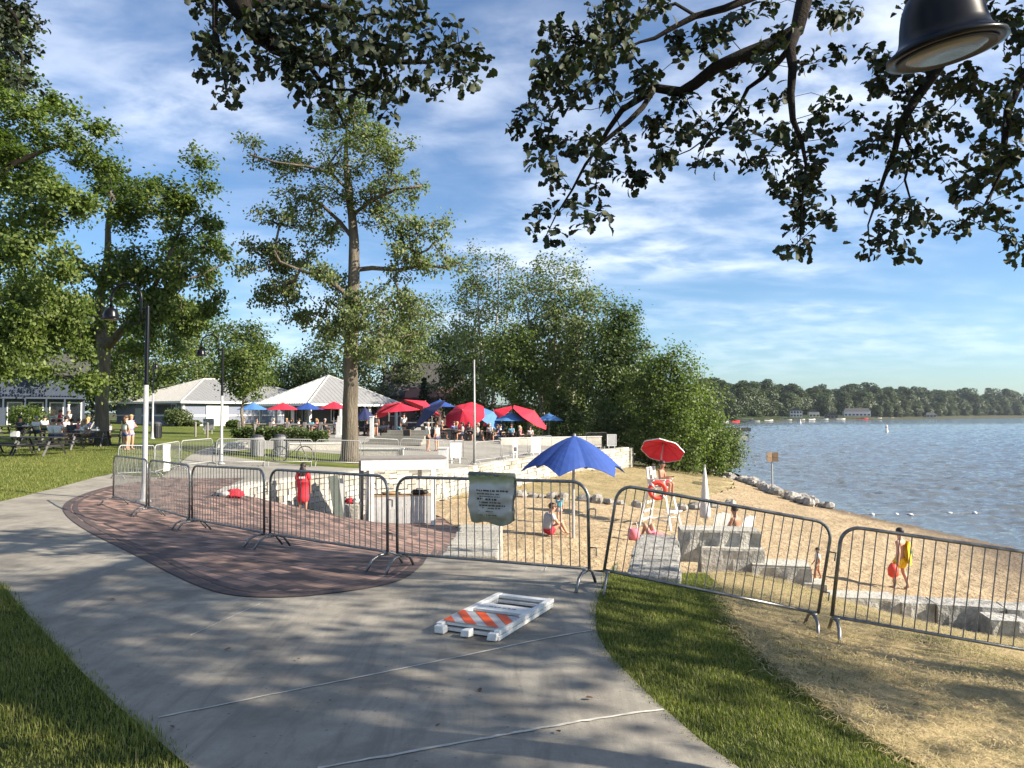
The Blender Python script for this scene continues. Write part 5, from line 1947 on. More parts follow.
# heap of red and white towels on the bricks
q = G(231, 497)
t = thing('towel_heap', 'red and white towels thrown in a heap on the bricks', 'towel', (q[0], q[1], gz1(q[0], q[1], 'lo')))
MB().ball((0.08, 0, .08), (.22, .18, .12), 16, 9, rng=rw, jit=.3).build('red_towel', 'dress', t, smooth=True)
MB().ball((-.1, -.06, .07), (.2, .16, .09), 12, 7, rng=rw, jit=.18).build('white_towel', 'offwhite', t, smooth=True)
MB().ball((-.34, -.02, .05), (.16, .12, .06), 12, 7, rng=rw, jit=.2).build('dark_towel', 'dark', t, smooth=True)

# ------------------------------------------------------------------ stone slab flights and outcrop blocks beyond the barricades


def slab_flight(label, a, b, w0, z0, z1, n, seed, mat='stonecap'):
    r = random.Random(seed)
    t = thing('stone_steps', label, 'steps', (a[0], a[1], z0))
    d = Vector((b[0] - a[0], b[1] - a[1], 0))
    L = d.length
    ang = math.atan2(d.y, d.x)
    for k in range(n):
        u = (k + .5) / n
        c = Vector((a[0], a[1], 0)) + d * u
        zz_ = z0 + (z1 - z0) * u
        zg = gz1(c.x, c.y, 'lo')
        h = max(.16, zz_ - zg + .1)
        m = MB().box((c.x - a[0], c.y - a[1], zz_ - h / 2 - z0), (L / n - .025, w0 * r.uniform(.93, 1.07), h), ang, jit=.018, rng=r)
        m.build('slab', mat, t, bevel=.02)
    return t


slab_flight('flight of grey stone slabs running down to the beach behind the sloping barricade', (1.72, 9.15), (2.56, 13.1), .66, -.17, -.32, 10, 5)
slab_flight('flight of pale stone slabs below the hung printed bag', (-.56, 9.95), (-.52, 13.0), .72, -.09, -.12, 7, 6, 'stone')
for i, (pa, pb, d0, d1_, zt, h, dep, lb) in enumerate([
    (679, 759, 13.2, 13.0, -.29, .27, .6, 'topmost of the stacked outcrop blocks right of the stone steps'),
    (700, 763, 12.95, 12.8, -.56, .3, .6, 'outcrop block directly under the topmost one of the stack'),
    (750, 809, 12.7, 12.5, -.79, .28, .6, 'lone outcrop block one step down to the right of the stack'),
    (802, 824, 12.4, 12.3, -1.05, .28, .5, 'small pale block at the foot of the lone outcrop block'),
    (770, 897, 12.35, 12.05, -1.22, .3, .55, 'long flat wall block starting behind the joint of the two slope barricades'),
    (898, 931, 12.0, 11.95, -1.225, .3, .52, 'short flat wall block below the yellow-clad bather'),
    (933, 1000, 11.9, 11.7, -1.23, .3, .55, 'flat wall block right of the yellow-clad bather'),
    (1002, 1090, 11.65, 11.3, -1.235, .3, .55, 'last flat wall block, cut by the photo edge'),
    (986, 1022, 11.3, 11.2, -1.3, .33, .45, 'rough grey block standing in front of the flat wall near the photo edge')]):
    A_ = np.array((X(pa, d0), d0))
    B_ = np.array((X(pb, d1_), d1_))
    c = (A_ + B_) / 2
    L = np.linalg.norm(B_ - A_)
    an = math.atan2(*(B_ - A_)[::-1])
    zg = zt - h
    t = thing('stone_block', lb, 'stone', (c[0], c[1], zg), an, group='outcrop stone blocks')
    r = random.Random(40 + i)
    n = max(4, int(L / .16))
    mb = MB()
    vs, fs = [], []
    for k in range(n + 1):
        x = -L / 2 + L * k / n
        e = r.uniform(-.035, .035)
        vs += [(x, -.0 + e, -.25 if i < 4 else -.35), (x, r.uniform(-.04, .03), h * .5), (x, r.uniform(-.015, .015), h), (x, dep + r.uniform(-.03, .03), h + r.uniform(-.006, .006)), (x, dep, -.3)]
    for k in range(n):
        for j in range(4):
            fs.append((k * 5 + j, k * 5 + 5 + j, k * 5 + 6 + j, k * 5 + 1 + j))
    fs.append((4, 3, 2, 1, 0))
    fs.append(tuple(n * 5 + j for j in range(5)))
    mb.add(vs, fs)
    mb.build('block', 'stonecap', t)
    if i < 5:
        cc = MB()
        cc.box((0, dep / 2, h + .018), (L * .985, dep * .96, .03), jit=.006, rng=r)
        cc.build('smooth_top', 'stone', t)

# rocks
def rock(name, label, x, y, z, s, group, seed, mat='rock'):
    r = random.Random(seed)
    m = MB().ball((0, 0, 0), (s * r.uniform(.8, 1.3), s * r.uniform(.7, 1.1), s * r.uniform(.5, .8)), 9, 6, rng=r, jit=.2)
    o = m.build(name, mat)
    o.location = (x, y, z + s * .25)
    o.rotation_euler = (0, 0, r.uniform(0, 6))
    tag(o, label, 'rock', group)
    return o


rk = random.Random(6)
for i, (px, d, s_) in enumerate([(510, 33.4, .22), (521, 33.5, .32), (531, 33.7, .26), (541, 33.6, .2), (552, 33.6, .34), (561, 33.5, .3), (584, 33.4, .34), (597, 33.3, .4), (608, 33.2, .3), (620, 33.2, .26), (636, 33.1, .3), (681, 33.4, .3), (694, 34.2, .36), (712, 35.4, .3), (729, 37, .3)]):
    x = X(px, d)
    rock('boulder', 'weathered boulder in the row between beach sand and straw', x, d, gz1(x, d, 'lo'), s_, 'boulders along the straw edge', i)
for i in range(70):
    y = 41 + i * .36 + rk.uniform(-.2, .2)
    xw = np.interp(y, [41, 46, 50, 55, 60, 66], [17.0, 17.0, 17.0, 17.1, 17.2, 17.4])
    x = xw + rk.uniform(-.6, .6)
    rock('shore_rock', 'rough rock in the line of stones along the lake edge', x, y, gz1(x, y, 'lo') + .05, rk.uniform(.22, .5), 'rocks along the lake edge', 100 + i)

# ------------------------------------------------------------------ folded striped barricade lying on the path
near_l, near_r, far_r = np.array((-.63, 6.17)), np.array((-.12, 5.93)), np.array((.45, 6.9))
fu = (near_r - near_l)
fuL = np.linalg.norm(fu)
an = math.atan2(fu[1], fu[0])
fb_ = thing('folding_barricade', 'white folding traffic barricade with orange stripes fallen flat on the path', 'barricade', (near_l[0], near_l[1], .006), an)
fwx, fwy = .58, 1.14


def aframe(z, shift):
    f = MB()
    f.box((.026, fwy / 2 + shift, z), (.052, fwy, .034)).box((fwx - .026, fwy / 2 + shift, z), (.052, fwy, .034))
    for v0, v1 in ((.07, .4), (.55, .76), (1.06, 1.14)):
        f.box((fwx / 2, (v0 + v1) / 2 + shift, z), (fwx - .104, v1 - v0, .024))
    return f


aframe(.02, 0).build('lower_frame', 'white', fb_, bevel=.003)
aframe(.06, .02).build('upper_frame', 'white', fb_, bevel=.003)
MB().box((fwx / 2, .26, .0795), (fwx - .03, .36, .004)).build('reflective_board', 'ltgrey', fb_)
st = MB()
lo_v, hi_v = .085, .435
ua, ub = .018, fwx - .018


def clip_u(poly, lim, keep_less):
    out = []
    for (a0, b0), (a1, b1) in zip(poly, poly[1:] + poly[:1]):
        i0 = (a0 <= lim) if keep_less else (a0 >= lim)
        i1 = (a1 <= lim) if keep_less else (a1 >= lim)
        if i0:
            out.append((a0, b0))
        if i0 != i1:
            t_ = (lim - a0) / (a1 - a0)
            out.append((lim, b0 + (b1 - b0) * t_))
    return out


for k in range(5):
    u0 = .04 + k * .2
    q = [(u0, lo_v), (u0 + .1, lo_v), (u0 - .2, hi_v), (u0 - .3, hi_v)]
    q = clip_u(q, ub, True)
    q = clip_u(q, ua, False) if len(q) > 2 else q
    if len(q) > 2:
        m = len(q)
        st.add([(a, b, .0845) for a, b in q] + [(a, b, .082) for a, b in q], [tuple(range(m)), tuple(range(2 * m - 1, m - 1, -1))])
st.build('orange_stripes', 'orange', fb_)
for k, u in enumerate((.05, .29, .53)):
    MB().box((u, .01, .034), (.08, .08, .055), jit=.008, rng=rw).build('foot', 'white', fb_, bevel=.01)
lt = MB()
x = .16
while x < .42:
    w_ = rw.uniform(.02, .05)
    lt.box((x + w_ / 2, .67, .0735), (w_, .018, .002))
    x += w_ + .012
lt.build('lettering', 'grey', fb_)

# twig and leaves on the path
q = G(520, 740)
t = thing('twig', 'thin dark twig lying on the concrete near the last joint', 'twig', (q[0], q[1], .012))
MB().tube([(-.13, .02, 0), (-.06, -.01, .004), (0, .005, .002), (.09, -.03, .004), (.15, -.028, 0)], .0045, 5).tube([(-.06, -.01, .004), (-.02, .05, .006)], .003, 4).build('stem', 'hairdark', t)
rl = np.random.default_rng(12)
for i, (px, py) in enumerate([(170, 728), (330, 702), (395, 648), (232, 650), (440, 726), (585, 700), (300, 660), (560, 735), (110, 600), (480, 690)]):
    q = G(px, py)
    o = leaf_mesh('fallen_leaf', np.array([(0, 0, .012)]), np.array([rl.uniform(.03, .06)]), 'hairbrown', 'mid', rl, None, 6)
    o.location = (q[0], q[1], gz1(*q, 'lo') + .004)
    tag(o, 'tiny brown leaf scrap fallen on the concrete path', 'leaf', 'leaf scraps on the path')


# ------------------------------------------------------------------ lamps
def lamp_head(mat_z=0):
    shade = [(.03, .3), (.05, .3), (.06, .28), (.1, .265), (.13, .235), (.15, .19), (.162, .14), (.17, .09), (.178, .06), (.2, .035), (.228, .018), (.232, .0), (.2, -.004), (.19, .012)]
    lens = [(.0, -.012), (.12, -.012), (.172, .0), (.178, .012), (.17, .02)]
    ringp = [(.178, .016), (.19, .0), (.186, -.008), (.176, .0)]
    return shade, lens, ringp


def park_lamp(label, x, y, z, top, side, group, arm_dir=PI):
    t = thing('street_lamp', label, 'lamp', (x, y, z), 0, group)
    hw = 2.75
    MB().lathe([(.17, 0), (.14, .05), (.09, .08), (.06, .5), (.054, hw)], 16).build('lower_post', 'metalpole', t, smooth=True)
    MB().lathe([(.055, hw), (.05, hw + .04), (.045, top), (.04, top + .03), (.01, top + .05)], 14).build('upper_post', 'blackgloss', t, smooth=True)
    ca, sa = math.cos(arm_dir), math.sin(arm_dir)

    def L(u, zz_):
        return (u * ca, u * sa, zz_)
    arm = MB()
    pts = [L(.15, top - .35)] + [L(.15, top - .1), L(.15, top + .15)]
    for k in range(0, 13):
        a = k * PI / 12
        pts.append(L(.15 + .36 - .36 * math.cos(a), top + .2 + .36 * math.sin(a)))
    pts.append(L(.87, top + .0))
    arm.tube(pts, .028, 8)
    arm.tube([L(.07, top - .3), L(.15, top - .3)], .022, 6).tube([L(.06, top - .05), L(.15, top - .05)], .022, 6)
    arm.tube([L(.15, top - .32), L(.3, top - .42), L(.5, top - .38), L(.6, top - .2), L(.52, top - .1), L(.45, top - .16)], .014, 6)
    arm.build('crook_arm', 'blackgloss', t, smooth=True)
    sd_, ln, rg = lamp_head()
    c = L(.87, top - .3)
    MB().lathe(sd_, 20, c).build('lamp_shade', 'blackgloss', t, smooth=True)
    MB().lathe(ln, 20, c).build('lens', 'lens', t, smooth=True)
    return t


lx, ly = X(146, 17.6), 17.6
park_lamp('tall lamp with white lower post and black crook arm behind the front barricades', lx, ly, gz1(lx, ly), 4.6, 1, 'park lamps')
lx, ly = X(222, 30), 30
park_lamp('lamp with white lower post standing among the back barricades', lx, ly, gz1(lx, ly, 'up'), 4.65, 1, 'park lamps')
lx, ly = X(153, 45), 45
park_lamp('distant lamp post on the lawn between the standing girls and the bathhouse', lx, ly, gz1(lx, ly, 'up'), 4.6, 1, 'park lamps', arm_dir=PI * .6)
# near lamp, its post just outside the picture
nl = thing('street_lamp', 'black bell-shaped lamp head hanging close overhead from its arm', 'lamp', (2.95, 3.3, gz1(2.95, 3.3, 'lo')), 0, 'park lamps')
zz0 = nl.location.z
hd = P(946, 52, 2.9)
hl = Vector(hd) - nl.location
MB().lathe([(.17, 0), (.17, .06), (.12, .09), (.105, .5), (.1, 2.75)], 16).build('lower_post', 'metalpole', nl, smooth=True)
MB().lathe([(.085, 2.75), (.07, 4.6), (.01, 4.66)], 14).build('upper_post', 'blackgloss', nl, smooth=True)
tiltm = Euler((R(4), R(-9), 0)).to_matrix()
sc_ = .93
sd_, ln, rg_ = lamp_head()
hs = MB()
hs.lathe([(r * sc_, z * sc_) for r, z in sd_], 48, hl, tiltm)
hs.build('lamp_shade', 'blackgloss', nl, smooth=True)
MB().lathe([(r * sc_, z * sc_) for r, z in ln], 48, hl, tiltm).build('lens', 'lens', nl, smooth=True)
MB().lathe([(r * sc_, (z - .004) * sc_) for r, z in rg_], 48, hl, tiltm).build('lens_ring', 'dark', nl, smooth=True)
tp_ = hl + tiltm @ Vector((0, 0, .3 * sc_))
am = MB()
pts = [(-.14, -.03, 4.2), (-.14, -.03, 4.75)]
ux = tp_.x + .14
uy = tp_.y + .03
for k in range(13):
    a = k * PI / 12
    f_ = (1 - math.cos(a)) / 2
    pts.append((-.14 + ux * f_, -.03 + uy * f_, 4.8 + .42 * math.sin(a)))
pts.append(tuple(tp_))
am.tube(pts, .03, 10)
am.build('crook_arm', 'blackgloss', nl, smooth=True)
# thin silver pole
t = thing('light_pole', 'thin plain silver pole beside the big red tilted umbrella', 'pole', (X(474.5, 36.9), 36.9, gz1(X(474.5, 36.9), 36.9, 'up')))
MB().tube([(0, 0, 0), (0, 0, 2.2), (-.02, 0, 5.2)], [.075, .055, .035], 10).build('shaft', 'metalpole', t, smooth=True)
MB().lathe([(.13, 0), (.13, .05), (.08, .08)], 12).build('foot_plate', 'metalpole', t)


# ------------------------------------------------------------------ buildings
def hip_roof(mb, hx, hy, ze, ridge, zr, th=.14, ov=0):
    """hip roof, ridge along x of half length ridge"""
    v = [(-hx, -hy, ze), (hx, -hy, ze), (hx, hy, ze), (-hx, hy, ze), (-ridge, 0, zr), (ridge, 0, zr)]
    lo = [(a, b, c - th) for a, b, c in v[:4]]
    mb.add(v + lo, [(0, 1, 5, 4), (1, 2, 5), (2, 3, 4, 5), (3, 0, 4), (0, 6, 7, 1), (1, 7, 8, 2), (2, 8, 9, 3), (3, 9, 6, 0), (6, 9, 8, 7)])


def seams(mb, hx, hy, ze, ridge, zr, sp=.42, r=.03):
    n = int(hx * 2 / sp)
    for sgn in (-1, 1):
        for k in range(1, n):
            x = -hx + 2 * hx * k / n
            ax = abs(x)
            if ax <= ridge:
                top = (x, 0, zr)
            else:
                u = (hx - ax) / (hx - ridge)
                top = (x, sgn * hy * (1 - u), ze + (zr - ze) * u)
            mb.tube([(x, sgn * hy, ze + .02), (top[0], top[1], top[2] + .02)], r, 4, cap=False)
        m = int(hy * 2 / sp)
        for k in range(1, m):
            y = -hy + 2 * hy * k / m
            u = 1 - abs(y) / hy
            mb.tube([(sgn * hx, y, ze + .02), (sgn * (hx - (hx - ridge) * u), y, ze + (zr - ze) * u + .02)], r, 4, cap=False)
    for sx in (-1, 1):
        for sy_ in (-1, 1):
            mb.tube([(sx * hx, sy_ * hy, ze + .03), (sx * ridge, 0, zr + .03)], .07, 6)
    mb.tube([(-ridge - .01, 0, zr + .03), (ridge + .01, 0, zr + .03)], .07, 6)


# pavilion: square, corner towards the path
pcx, pcy = X(328.5, 73), 73.0
pz = gz1(pcx, pcy, 'up')
pv = thing('pavilion', 'open cafe pavilion under a pyramid of grey standing-seam metal', 'pavilion', (pcx, pcy, pz), R(45))
h_ = 7.35 / math.sqrt(2)
ze = 2.62 - pz
zr = 5.45 - pz
mb = MB()
hip_roof(mb, h_, h_, ze, .01, zr)
rf = mb.build('roof', 'roofmetal', pv)
mb = MB()
seams(mb, h_, h_, ze, .01, zr, .44, .055)
mb.build('seam_ribs', 'offwhite', rf)
mb = MB()
for s_ in (-1, 1):
    mb.box((0, s_ * (h_ + .02), ze - .09), (h_ * 2 + .08, .05, .2)).box((s_ * (h_ + .02), 0, ze - .09), (.05, h_ * 2 - .02, .2))
mb.build('fascia', 'white', rf)
for a in (-1, -.34, .34, 1):
    for b in (-1, 1):
        MB().box((a * (h_ - .5), b * (h_ - .5), (ze - .2) / 2), (.22, .22, ze - .2)).build('post', 'white', pv)
        if abs(a) < 1:
            MB().box((b * (h_ - .5), a * (h_ - .5), (ze - .2) / 2), (.22, .22, ze - .2)).build('post', 'white', pv)
MB().box((.6, .6, (ze - .16) / 2), (h_ * 1.25, h_ * 1.25, ze - .16)).build('kitchen_wall', 'dark', pv)
for k in range(3):
    w0 = MB().box((-.8 + k * 1.6, .6 - h_ * .625 - .02, 1.5), (1.1, .05, 1.2)).build('window', 'white', pv)
    MB().box((-.8 + k * 1.6, .6 - h_ * .625 - .05, 1.5), (.95, .03, 1.05)).build('pane', 'glass', w0)
for k in range(3):
    w0 = MB().box((.6 - h_ * .625 - .02, -.8 + k * 1.6, 1.5), (.05, 1.1, 1.2)).build('window', 'white', pv)
    MB().box((.6 - h_ * .625 - .05, -.8 + k * 1.6, 1.5), (.03, .95, 1.05)).build('pane', 'glass', w0)

# bathhouse: near corner at px 183
bcz = .38
dnc = 77.0
nc = np.array((X(183, dnc), dnc))
rc = nc + np.array((9.0, 12.1)) / 15.08 * 19
e1 = rc - nc
e1 = e1 / np.linalg.norm(e1)
yaw = math.atan2(e1[1], e1[0])
e2 = np.array((-e1[1], e1[0]))
Lx = np.linalg.norm(rc - nc)
Ly = 14.0
bh = thing('bathhouse', 'long grey-blue bathhouse with white trim and pale metal hip roof', 'building', (nc[0], nc[1], bcz), yaw)
ze = 2.95 - bcz
MB().box((Lx / 2, Ly / 2, ze / 2), (Lx, Ly, ze)).build('wall', 'siding', bh)
mb = MB()
mb2 = MB()
hx, hy = Lx / 2 + .5, Ly / 2 + .5
hip_roof(mb, hx, hy, ze + .04, hx - hy * .93, 5.75 - bcz)
seams(mb2, hx, hy, ze + .04, hx - hy * .93, 5.75 - bcz, .5, .02)
rf = mb.build('roof', 'roofmetal', bh)
rf.location = (Lx / 2, Ly / 2, 0)
o = mb2.build('seam_ribs', 'offwhite', rf)
mb = MB()
for s_ in (-1, 1):
    mb.box((0, s_ * (hy + .02), ze - .02), (hx * 2 + .08, .05, .22)).box((s_ * (hx + .02), 0, ze - .02), (.05, hy * 2 - .02, .22))
mb.build('gutter', 'white', rf)
tm = MB()
tm.box((Lx / 2, -.03, 1.15), (Lx, .06, .16)).box((Lx / 2, -.03, .1), (Lx, .06, .2))
tm.box((.08, -.04, ze / 2), (.2, .08, ze - .1)).box((-.04, .1, ze / 2), (.08, .2, ze - .1)).box((Lx - .1, -.04, ze / 2), (.2, .08, ze - .1)).box((-.03, Ly / 2, 1.15), (.06, Ly - .3, .16))
tm.build('trim', 'white', bh)


def along(px):
    k = (px - 512) / FPX
    return (k * nc[1] - nc[0]) / (e1[0] - k * e1[1])


gx0, gx1 = along(206), along(228)
gd = MB().box(((gx0 + gx1) / 2, -.05, 1.15), (gx1 - gx0, .1, 2.3)).build('garage_door', 'white', bh)
mb = MB()
for k in range(4):
    mb.box(((gx0 + gx1) / 2, -.105, .45 + k * .5), (gx1 - gx0 - .1, .012, .03))
mb.build('door_seams', 'offwhite', gd)
for u, w_, z_, hh in ((.55, 1.1, 1.75, 1.1),):
    w0 = MB().box((-.03, Ly * .12, 1.7), (.07, 1.0, 1.4)).build('window', 'white', bh)
    MB().box((-.075, Ly * .12, 1.7), (.03, .8, 1.2)).build('pane', 'glass', w0)
for k, yy in enumerate((6.2, 7.4)):
    w0 = MB().box((-.03, yy, 1.05), (.07, 1.05, 2.1)).build('door', 'white', bh)
    MB().box((-.075, yy, 1.2), (.03, .75, 1.4)).build('pane', 'glass', w0)
MB().box((-.03, 3.6, 1.8), (.05, 3.2, .9)).build('louvre_panel', 'dark', bh)
MB().box((-.03, 9.0, 1.0), (.06, 1.4, 1.9)).build('side_door', 'ltgrey', bh)

# shingled house behind the umbrellas
hb_ = np.array((X(425, 92), 92.0))
hz_ = gz1(hb_[0], hb_[1], 'up')
hs_ = thing('house', 'dark shingle-roofed house glimpsed between the trees behind the umbrellas', 'house', (hb_[0], hb_[1], hz_), R(8))
MB().box((0, 0, 1.9), (11, 8, 3.8)).build('wall', 'brownwall', hs_)
mb = MB()
mb.add([(-6, -4.6, 3.6), (6, -4.6, 3.6), (6, 4.6, 3.6), (-6, 4.6, 3.6), (-3.8, 0, 7.6), (4.2, 0, 7.6), (-6, -4.6, 3.4), (6, -4.6, 3.4), (6, 4.6, 3.4), (-6, 4.6, 3.4)], [(0, 1, 5, 4), (1, 2, 5), (2, 3, 4, 5), (3, 0, 4), (0, 6, 7, 1), (1, 7, 8, 2), (2, 8, 9, 3), (3, 9, 6, 0), (6, 9, 8, 7)])
rf = mb.build('roof', 'roofshingle', hs_)
MB().add([(-2.5, -6.4, 3.3), (4.5, -6.4, 3.3), (4.2, -4.2, 4.3), (-2.2, -4.2, 4.3), (-2.5, -6.4, 3.15), (4.5, -6.4, 3.15), (4.2, -4.2, 4.15), (-2.2, -4.2, 4.15)], [(0, 1, 2, 3), (7, 6, 5, 4), (0, 4, 5, 1), (1, 5, 6, 2), (2, 6, 7, 3), (3, 7, 4, 0)]).build('porch_roof', 'redroof', hs_)
for xx in (-2.3, 1, 4.3):
    MB().box((xx, -6.2, 1.6), (.18, .18, 3.1)).build('porch_post', 'brownwall', hs_)
for xx in (-3.6, -.5, 2.8):
    w0 = MB().box((xx, -4.03, 1.8), (1.3, .08, 1.5)).build('window', 'white', hs_)
    MB().box((xx, -4.08, 1.8), (1.1, .04, 1.3)).build('pane', 'glass', w0)

# blue house at the edge of the lawn
hb_ = np.array((X(-2, 74), 74.0))
hz_ = gz1(hb_[0], hb_[1], 'up')
hs_ = thing('house', 'blue-grey two-storey house with dark doors behind the picnic tables', 'house', (hb_[0], hb_[1], hz_), R(31))
MB().box((0, 4, 2.6), (15, 8, 5.2)).build('wall', 'bluehouse', hs_)
MB().add([(-8, -.6, 5.1), (8, -.6, 5.1), (8, 8.6, 5.1), (-8, 8.6, 5.1), (-8, 4, 7.6), (8, 4, 7.6)], [(0, 1, 5, 4), (2, 3, 4, 5), (0, 4, 3), (1, 2, 5), (0, 3, 2, 1)]).build('roof', 'roofshingle', hs_)
MB().box((0, -.5, 2.75), (15.2, 1.2, .18)).build('balcony', 'bluehouse', hs_)
mb = MB()
for k in range(60):
    mb.box((-7.4 + k * .25, -1.05, 3.3), (.04, .04, .9))
mb.box((0, -1.05, 3.78), (15.1, .08, .08))
mb.build('railing', 'bluehouse', hs_)
for xx in (-6.6, -4.8, -3, -1.2, 1.4, 3.2, 5.0, 6.6):
    w0 = MB().box((xx, -.04, 1.2), (1.3, .08, 2.3)).build('door', 'white', hs_)
    MB().box((xx, -.09, 1.2), (1.05, .04, 2.05)).build('pane', 'glass', w0)
    MB().box((xx - .9, -1.0, 1.33), (.14, .14, 2.66)).build('porch_post', 'bluehouse', hs_)

# far-shore houses


def lake_house(label, px, d, w_, h, mat, roofm, gable, z=None, wins=3, grp=None):
    x = X(px, d)
    zz_ = -2.2 if z is None else z
    t = thing('lake_house', label, 'house', (x, d, zz_), R(-12))
    t.scale = (.85, .85, .85)
    MB().box((0, 4, h / 2), (w_, 9, h)).build('wall', mat, t)
    if gable:
        MB().add([(-w_ / 2 - .5, -1, h), (w_ / 2 + .5, -1, h), (w_ / 2 + .5, 9.5, h), (-w_ / 2 - .5, 9.5, h), (0, -1, h + w_ * .3), (0, 9.5, h + w_ * .3)], [(0, 1, 4), (1, 2, 5, 4), (2, 3, 5), (3, 0, 4, 5), (0, 3, 2, 1)]).build('roof', roofm, t)
    else:
        MB().add([(-w_ / 2 - .5, -1, h), (w_ / 2 + .5, -1, h), (w_ / 2 + .5, 9.5, h), (-w_ / 2 - .5, 9.5, h), (-w_ / 2 + 2, 4, h + 3), (w_ / 2 - 2, 4, h + 3)], [(0, 1, 5, 4), (1, 2, 5), (2, 3, 4, 5), (3, 0, 4), (0, 3, 2, 1)]).build('roof', roofm, t)
    for fl in range(int(h // 3)):
        for k in range(wins):
            w0 = MB().box((-w_ / 2 + w_ * (k + .5) / wins, -.56, 1.7 + fl * 3), (w_ / wins * .62, .1, 1.7)).build('window', 'dark', t)
    return t


lake_house('white gabled lake house with tall windows across the water', 796, 590, 10.5, 6.2, 'white', 'roofshingle', True, -1.6, 4)
lake_house('pale yellow lake house just right of the white gabled one', 814, 600, 9, 5, 'cream', 'roofshingle', True, -1.6, 3)
lake_house('long white lake house under the big trees on the far shore', 857, 668, 26, 5.6, 'white', 'roofshingle', False, -1.2, 7)
lake_house('grey boathouse low on the far shore between the two white houses', 832, 640, 11, 3.2, 'grey', 'roofshingle', True, -2.9, 3)
lake_house('small pale boathouse alone on the far right shore', 931, 800, 12, 3.1, 'ltgrey', 'roofshingle', False, -2.8, 3)

# ------------------------------------------------------------------ boats, lift, buoys, lake sign


def boat(label, x, y, L, rz, hull='white', top='blue', canopy=True, motor=False, group=None, z=WZ):
    t = thing('motor_boat', label, 'boat', (x, y, z), rz, group)
    n = 9
    vs, fs = [], []
    for k in range(n):
        u = k / (n - 1)
        wv = L * .19 * (1 - max(0, (u - .45) / .55) ** 2.2) + .02
        sh_ = .75 + .25 * u ** 2
        vs += [(-L / 2 + L * u, -wv, sh_), (-L / 2 + L * u, -wv * .8, -.15 + .35 * max(0, u - .7)), (-L / 2 + L * u, wv * .8, -.15 + .35 * max(0, u - .7)), (-L / 2 + L * u, wv, sh_)]
    for k in range(n - 1):
        for j in range(3):
            fs.append((k * 4 + j, k * 4 + 4 + j, k * 4 + 5 + j, k * 4 + 1 + j))
        fs.append((k * 4 + 3, k * 4 + 7, k * 4 + 4, k * 4))
    fs.append((0, 1, 2, 3))
    MB().add(vs, fs).build('hull', hull, t)
    MB().add([(-.1 * L, -L * .13, .8), (-.1 * L, L * .13, .8), (.02 * L, L * .11, 1.35), (.02 * L, -L * .11, 1.35), (.12 * L, -L * .12, .85), (.12 * L, L * .12, .85)], [(0, 1, 2, 3), (3, 2, 5, 4), (0, 3, 4), (1, 5, 2)]).build('windshield', 'glass', t)
    if canopy:
        MB().box((-.12 * L, 0, 2.0), (L * .5, L * .3, .1)).build('canopy', top, t)
        for sx in (-.34, .1):
            for sy_ in (-1, 1):
                MB().box((sx * L, sy_ * L * .14, 1.35), (.06, .06, 1.2)).build('strut', 'ltgrey', t)
    if motor:
        m = MB().box((-L / 2 - .25, 0, .85), (.45, .4, .6)).box((-L / 2 - .2, 0, .2), (.2, .15, .8))
        m.build('outboard_motor', 'black', t, bevel=.05)
    return t


GBt = 'boats moored along the far shore'
rb = random.Random(8)
for k, (px, d, L, hull, topc, can, lb) in enumerate([
    (722, 420, 7, 'white', 'blue', False, 'white boat nearest the shore bushes, without a canopy'),
    (735, 440, 7, 'dress', 'white', False, 'dark red boat moored beside the big canopied pontoon boat'),
    (750, 446, 11, 'ltgrey', 'white', True, 'big pontoon boat with a long white canopy'),
    (768, 500, 7, 'white', 'tan', True, 'white boat with a tan canopy right of the pontoon boat'),
    (785, 540, 9, 'white', 'white', True, 'white boat with a white canopy below the white gabled house'),
    (799, 560, 8, 'offwhite', 'grey', False, 'low pale boat under the white gabled house steps'),
    (811, 580, 9, 'white', 'blue', False, 'white boat below the pale yellow house'),
    (822, 600, 9, 'white', 'white', True, 'white canopied boat just left of the grey boathouse'),
    (840, 630, 9, 'white', 'blue', False, 'white boat at the left end of the long white house'),
    (862, 660, 10, 'dress', 'white', False, 'reddish boat in front of the long white house'),
    (876, 690, 10, 'white', 'grey', True, 'white boat at the right end of the long white house'),
    (889, 720, 9, 'ltgrey', 'grey', False, 'grey boat farthest along the moored line')]):
    boat(lb, X(px, d), d, L, rb.uniform(-.5, .5), hull, topc, can, False, GBt)
t = thing('boat_lift', 'dark flat-roofed boat lift standing in the water past the shore bushes', 'boat lift', (X(732, 150), 150, WZ))
MB().box((0, 0, 2.1), (6.2, 4, .7)).build('roof', 'dark', t)
for sx in (-1, 1):
    for sy_ in (-1, 1):
        MB().box((sx * 2.8, sy_ * 1.7, .5), (.15, .15, 2.6)).build('post', 'grey', t)
MB().box((-2.2, 0, .35), (4, 4.4, .16)).build('deck', 'greywood', t)
boat('white boat with a black outboard motor under the dark boat lift', X(734, 150) - .2, 150, 5, PI, 'white', 'white', False, True)
GBu = 'white floats of the swimming line'
for k, (px, py) in enumerate([(822, 513), (847, 514), (870, 514), (894, 514), (908, 514.5), (947, 513), (972, 512.5), (1002, 512)]):
    d = 5.4 * FPX / (py - 413)
    t = thing('float', 'small white float on the swimming line', 'buoy', (X(px, d), d, WZ), 0, GBu)
    big = 1.35 if k in (4, 5, 7) else 1
    MB().lathe([(.02, -.1), (.1 * big, -.06), (.12 * big, .03), (.08 * big, .08), (.02, .1)], 10).build('body', 'white', t, smooth=True)
    if k in (4, 5, 7):
        MB().lathe([(.118 * big, .015), (.126 * big, .03), (.114 * big, .045)], 10).build('band', 'dark', t)
bd_ = [(5.4 * FPX / (py - 413)) for py in (513, 514, 514, 514, 514.5, 513, 512.5, 512)]
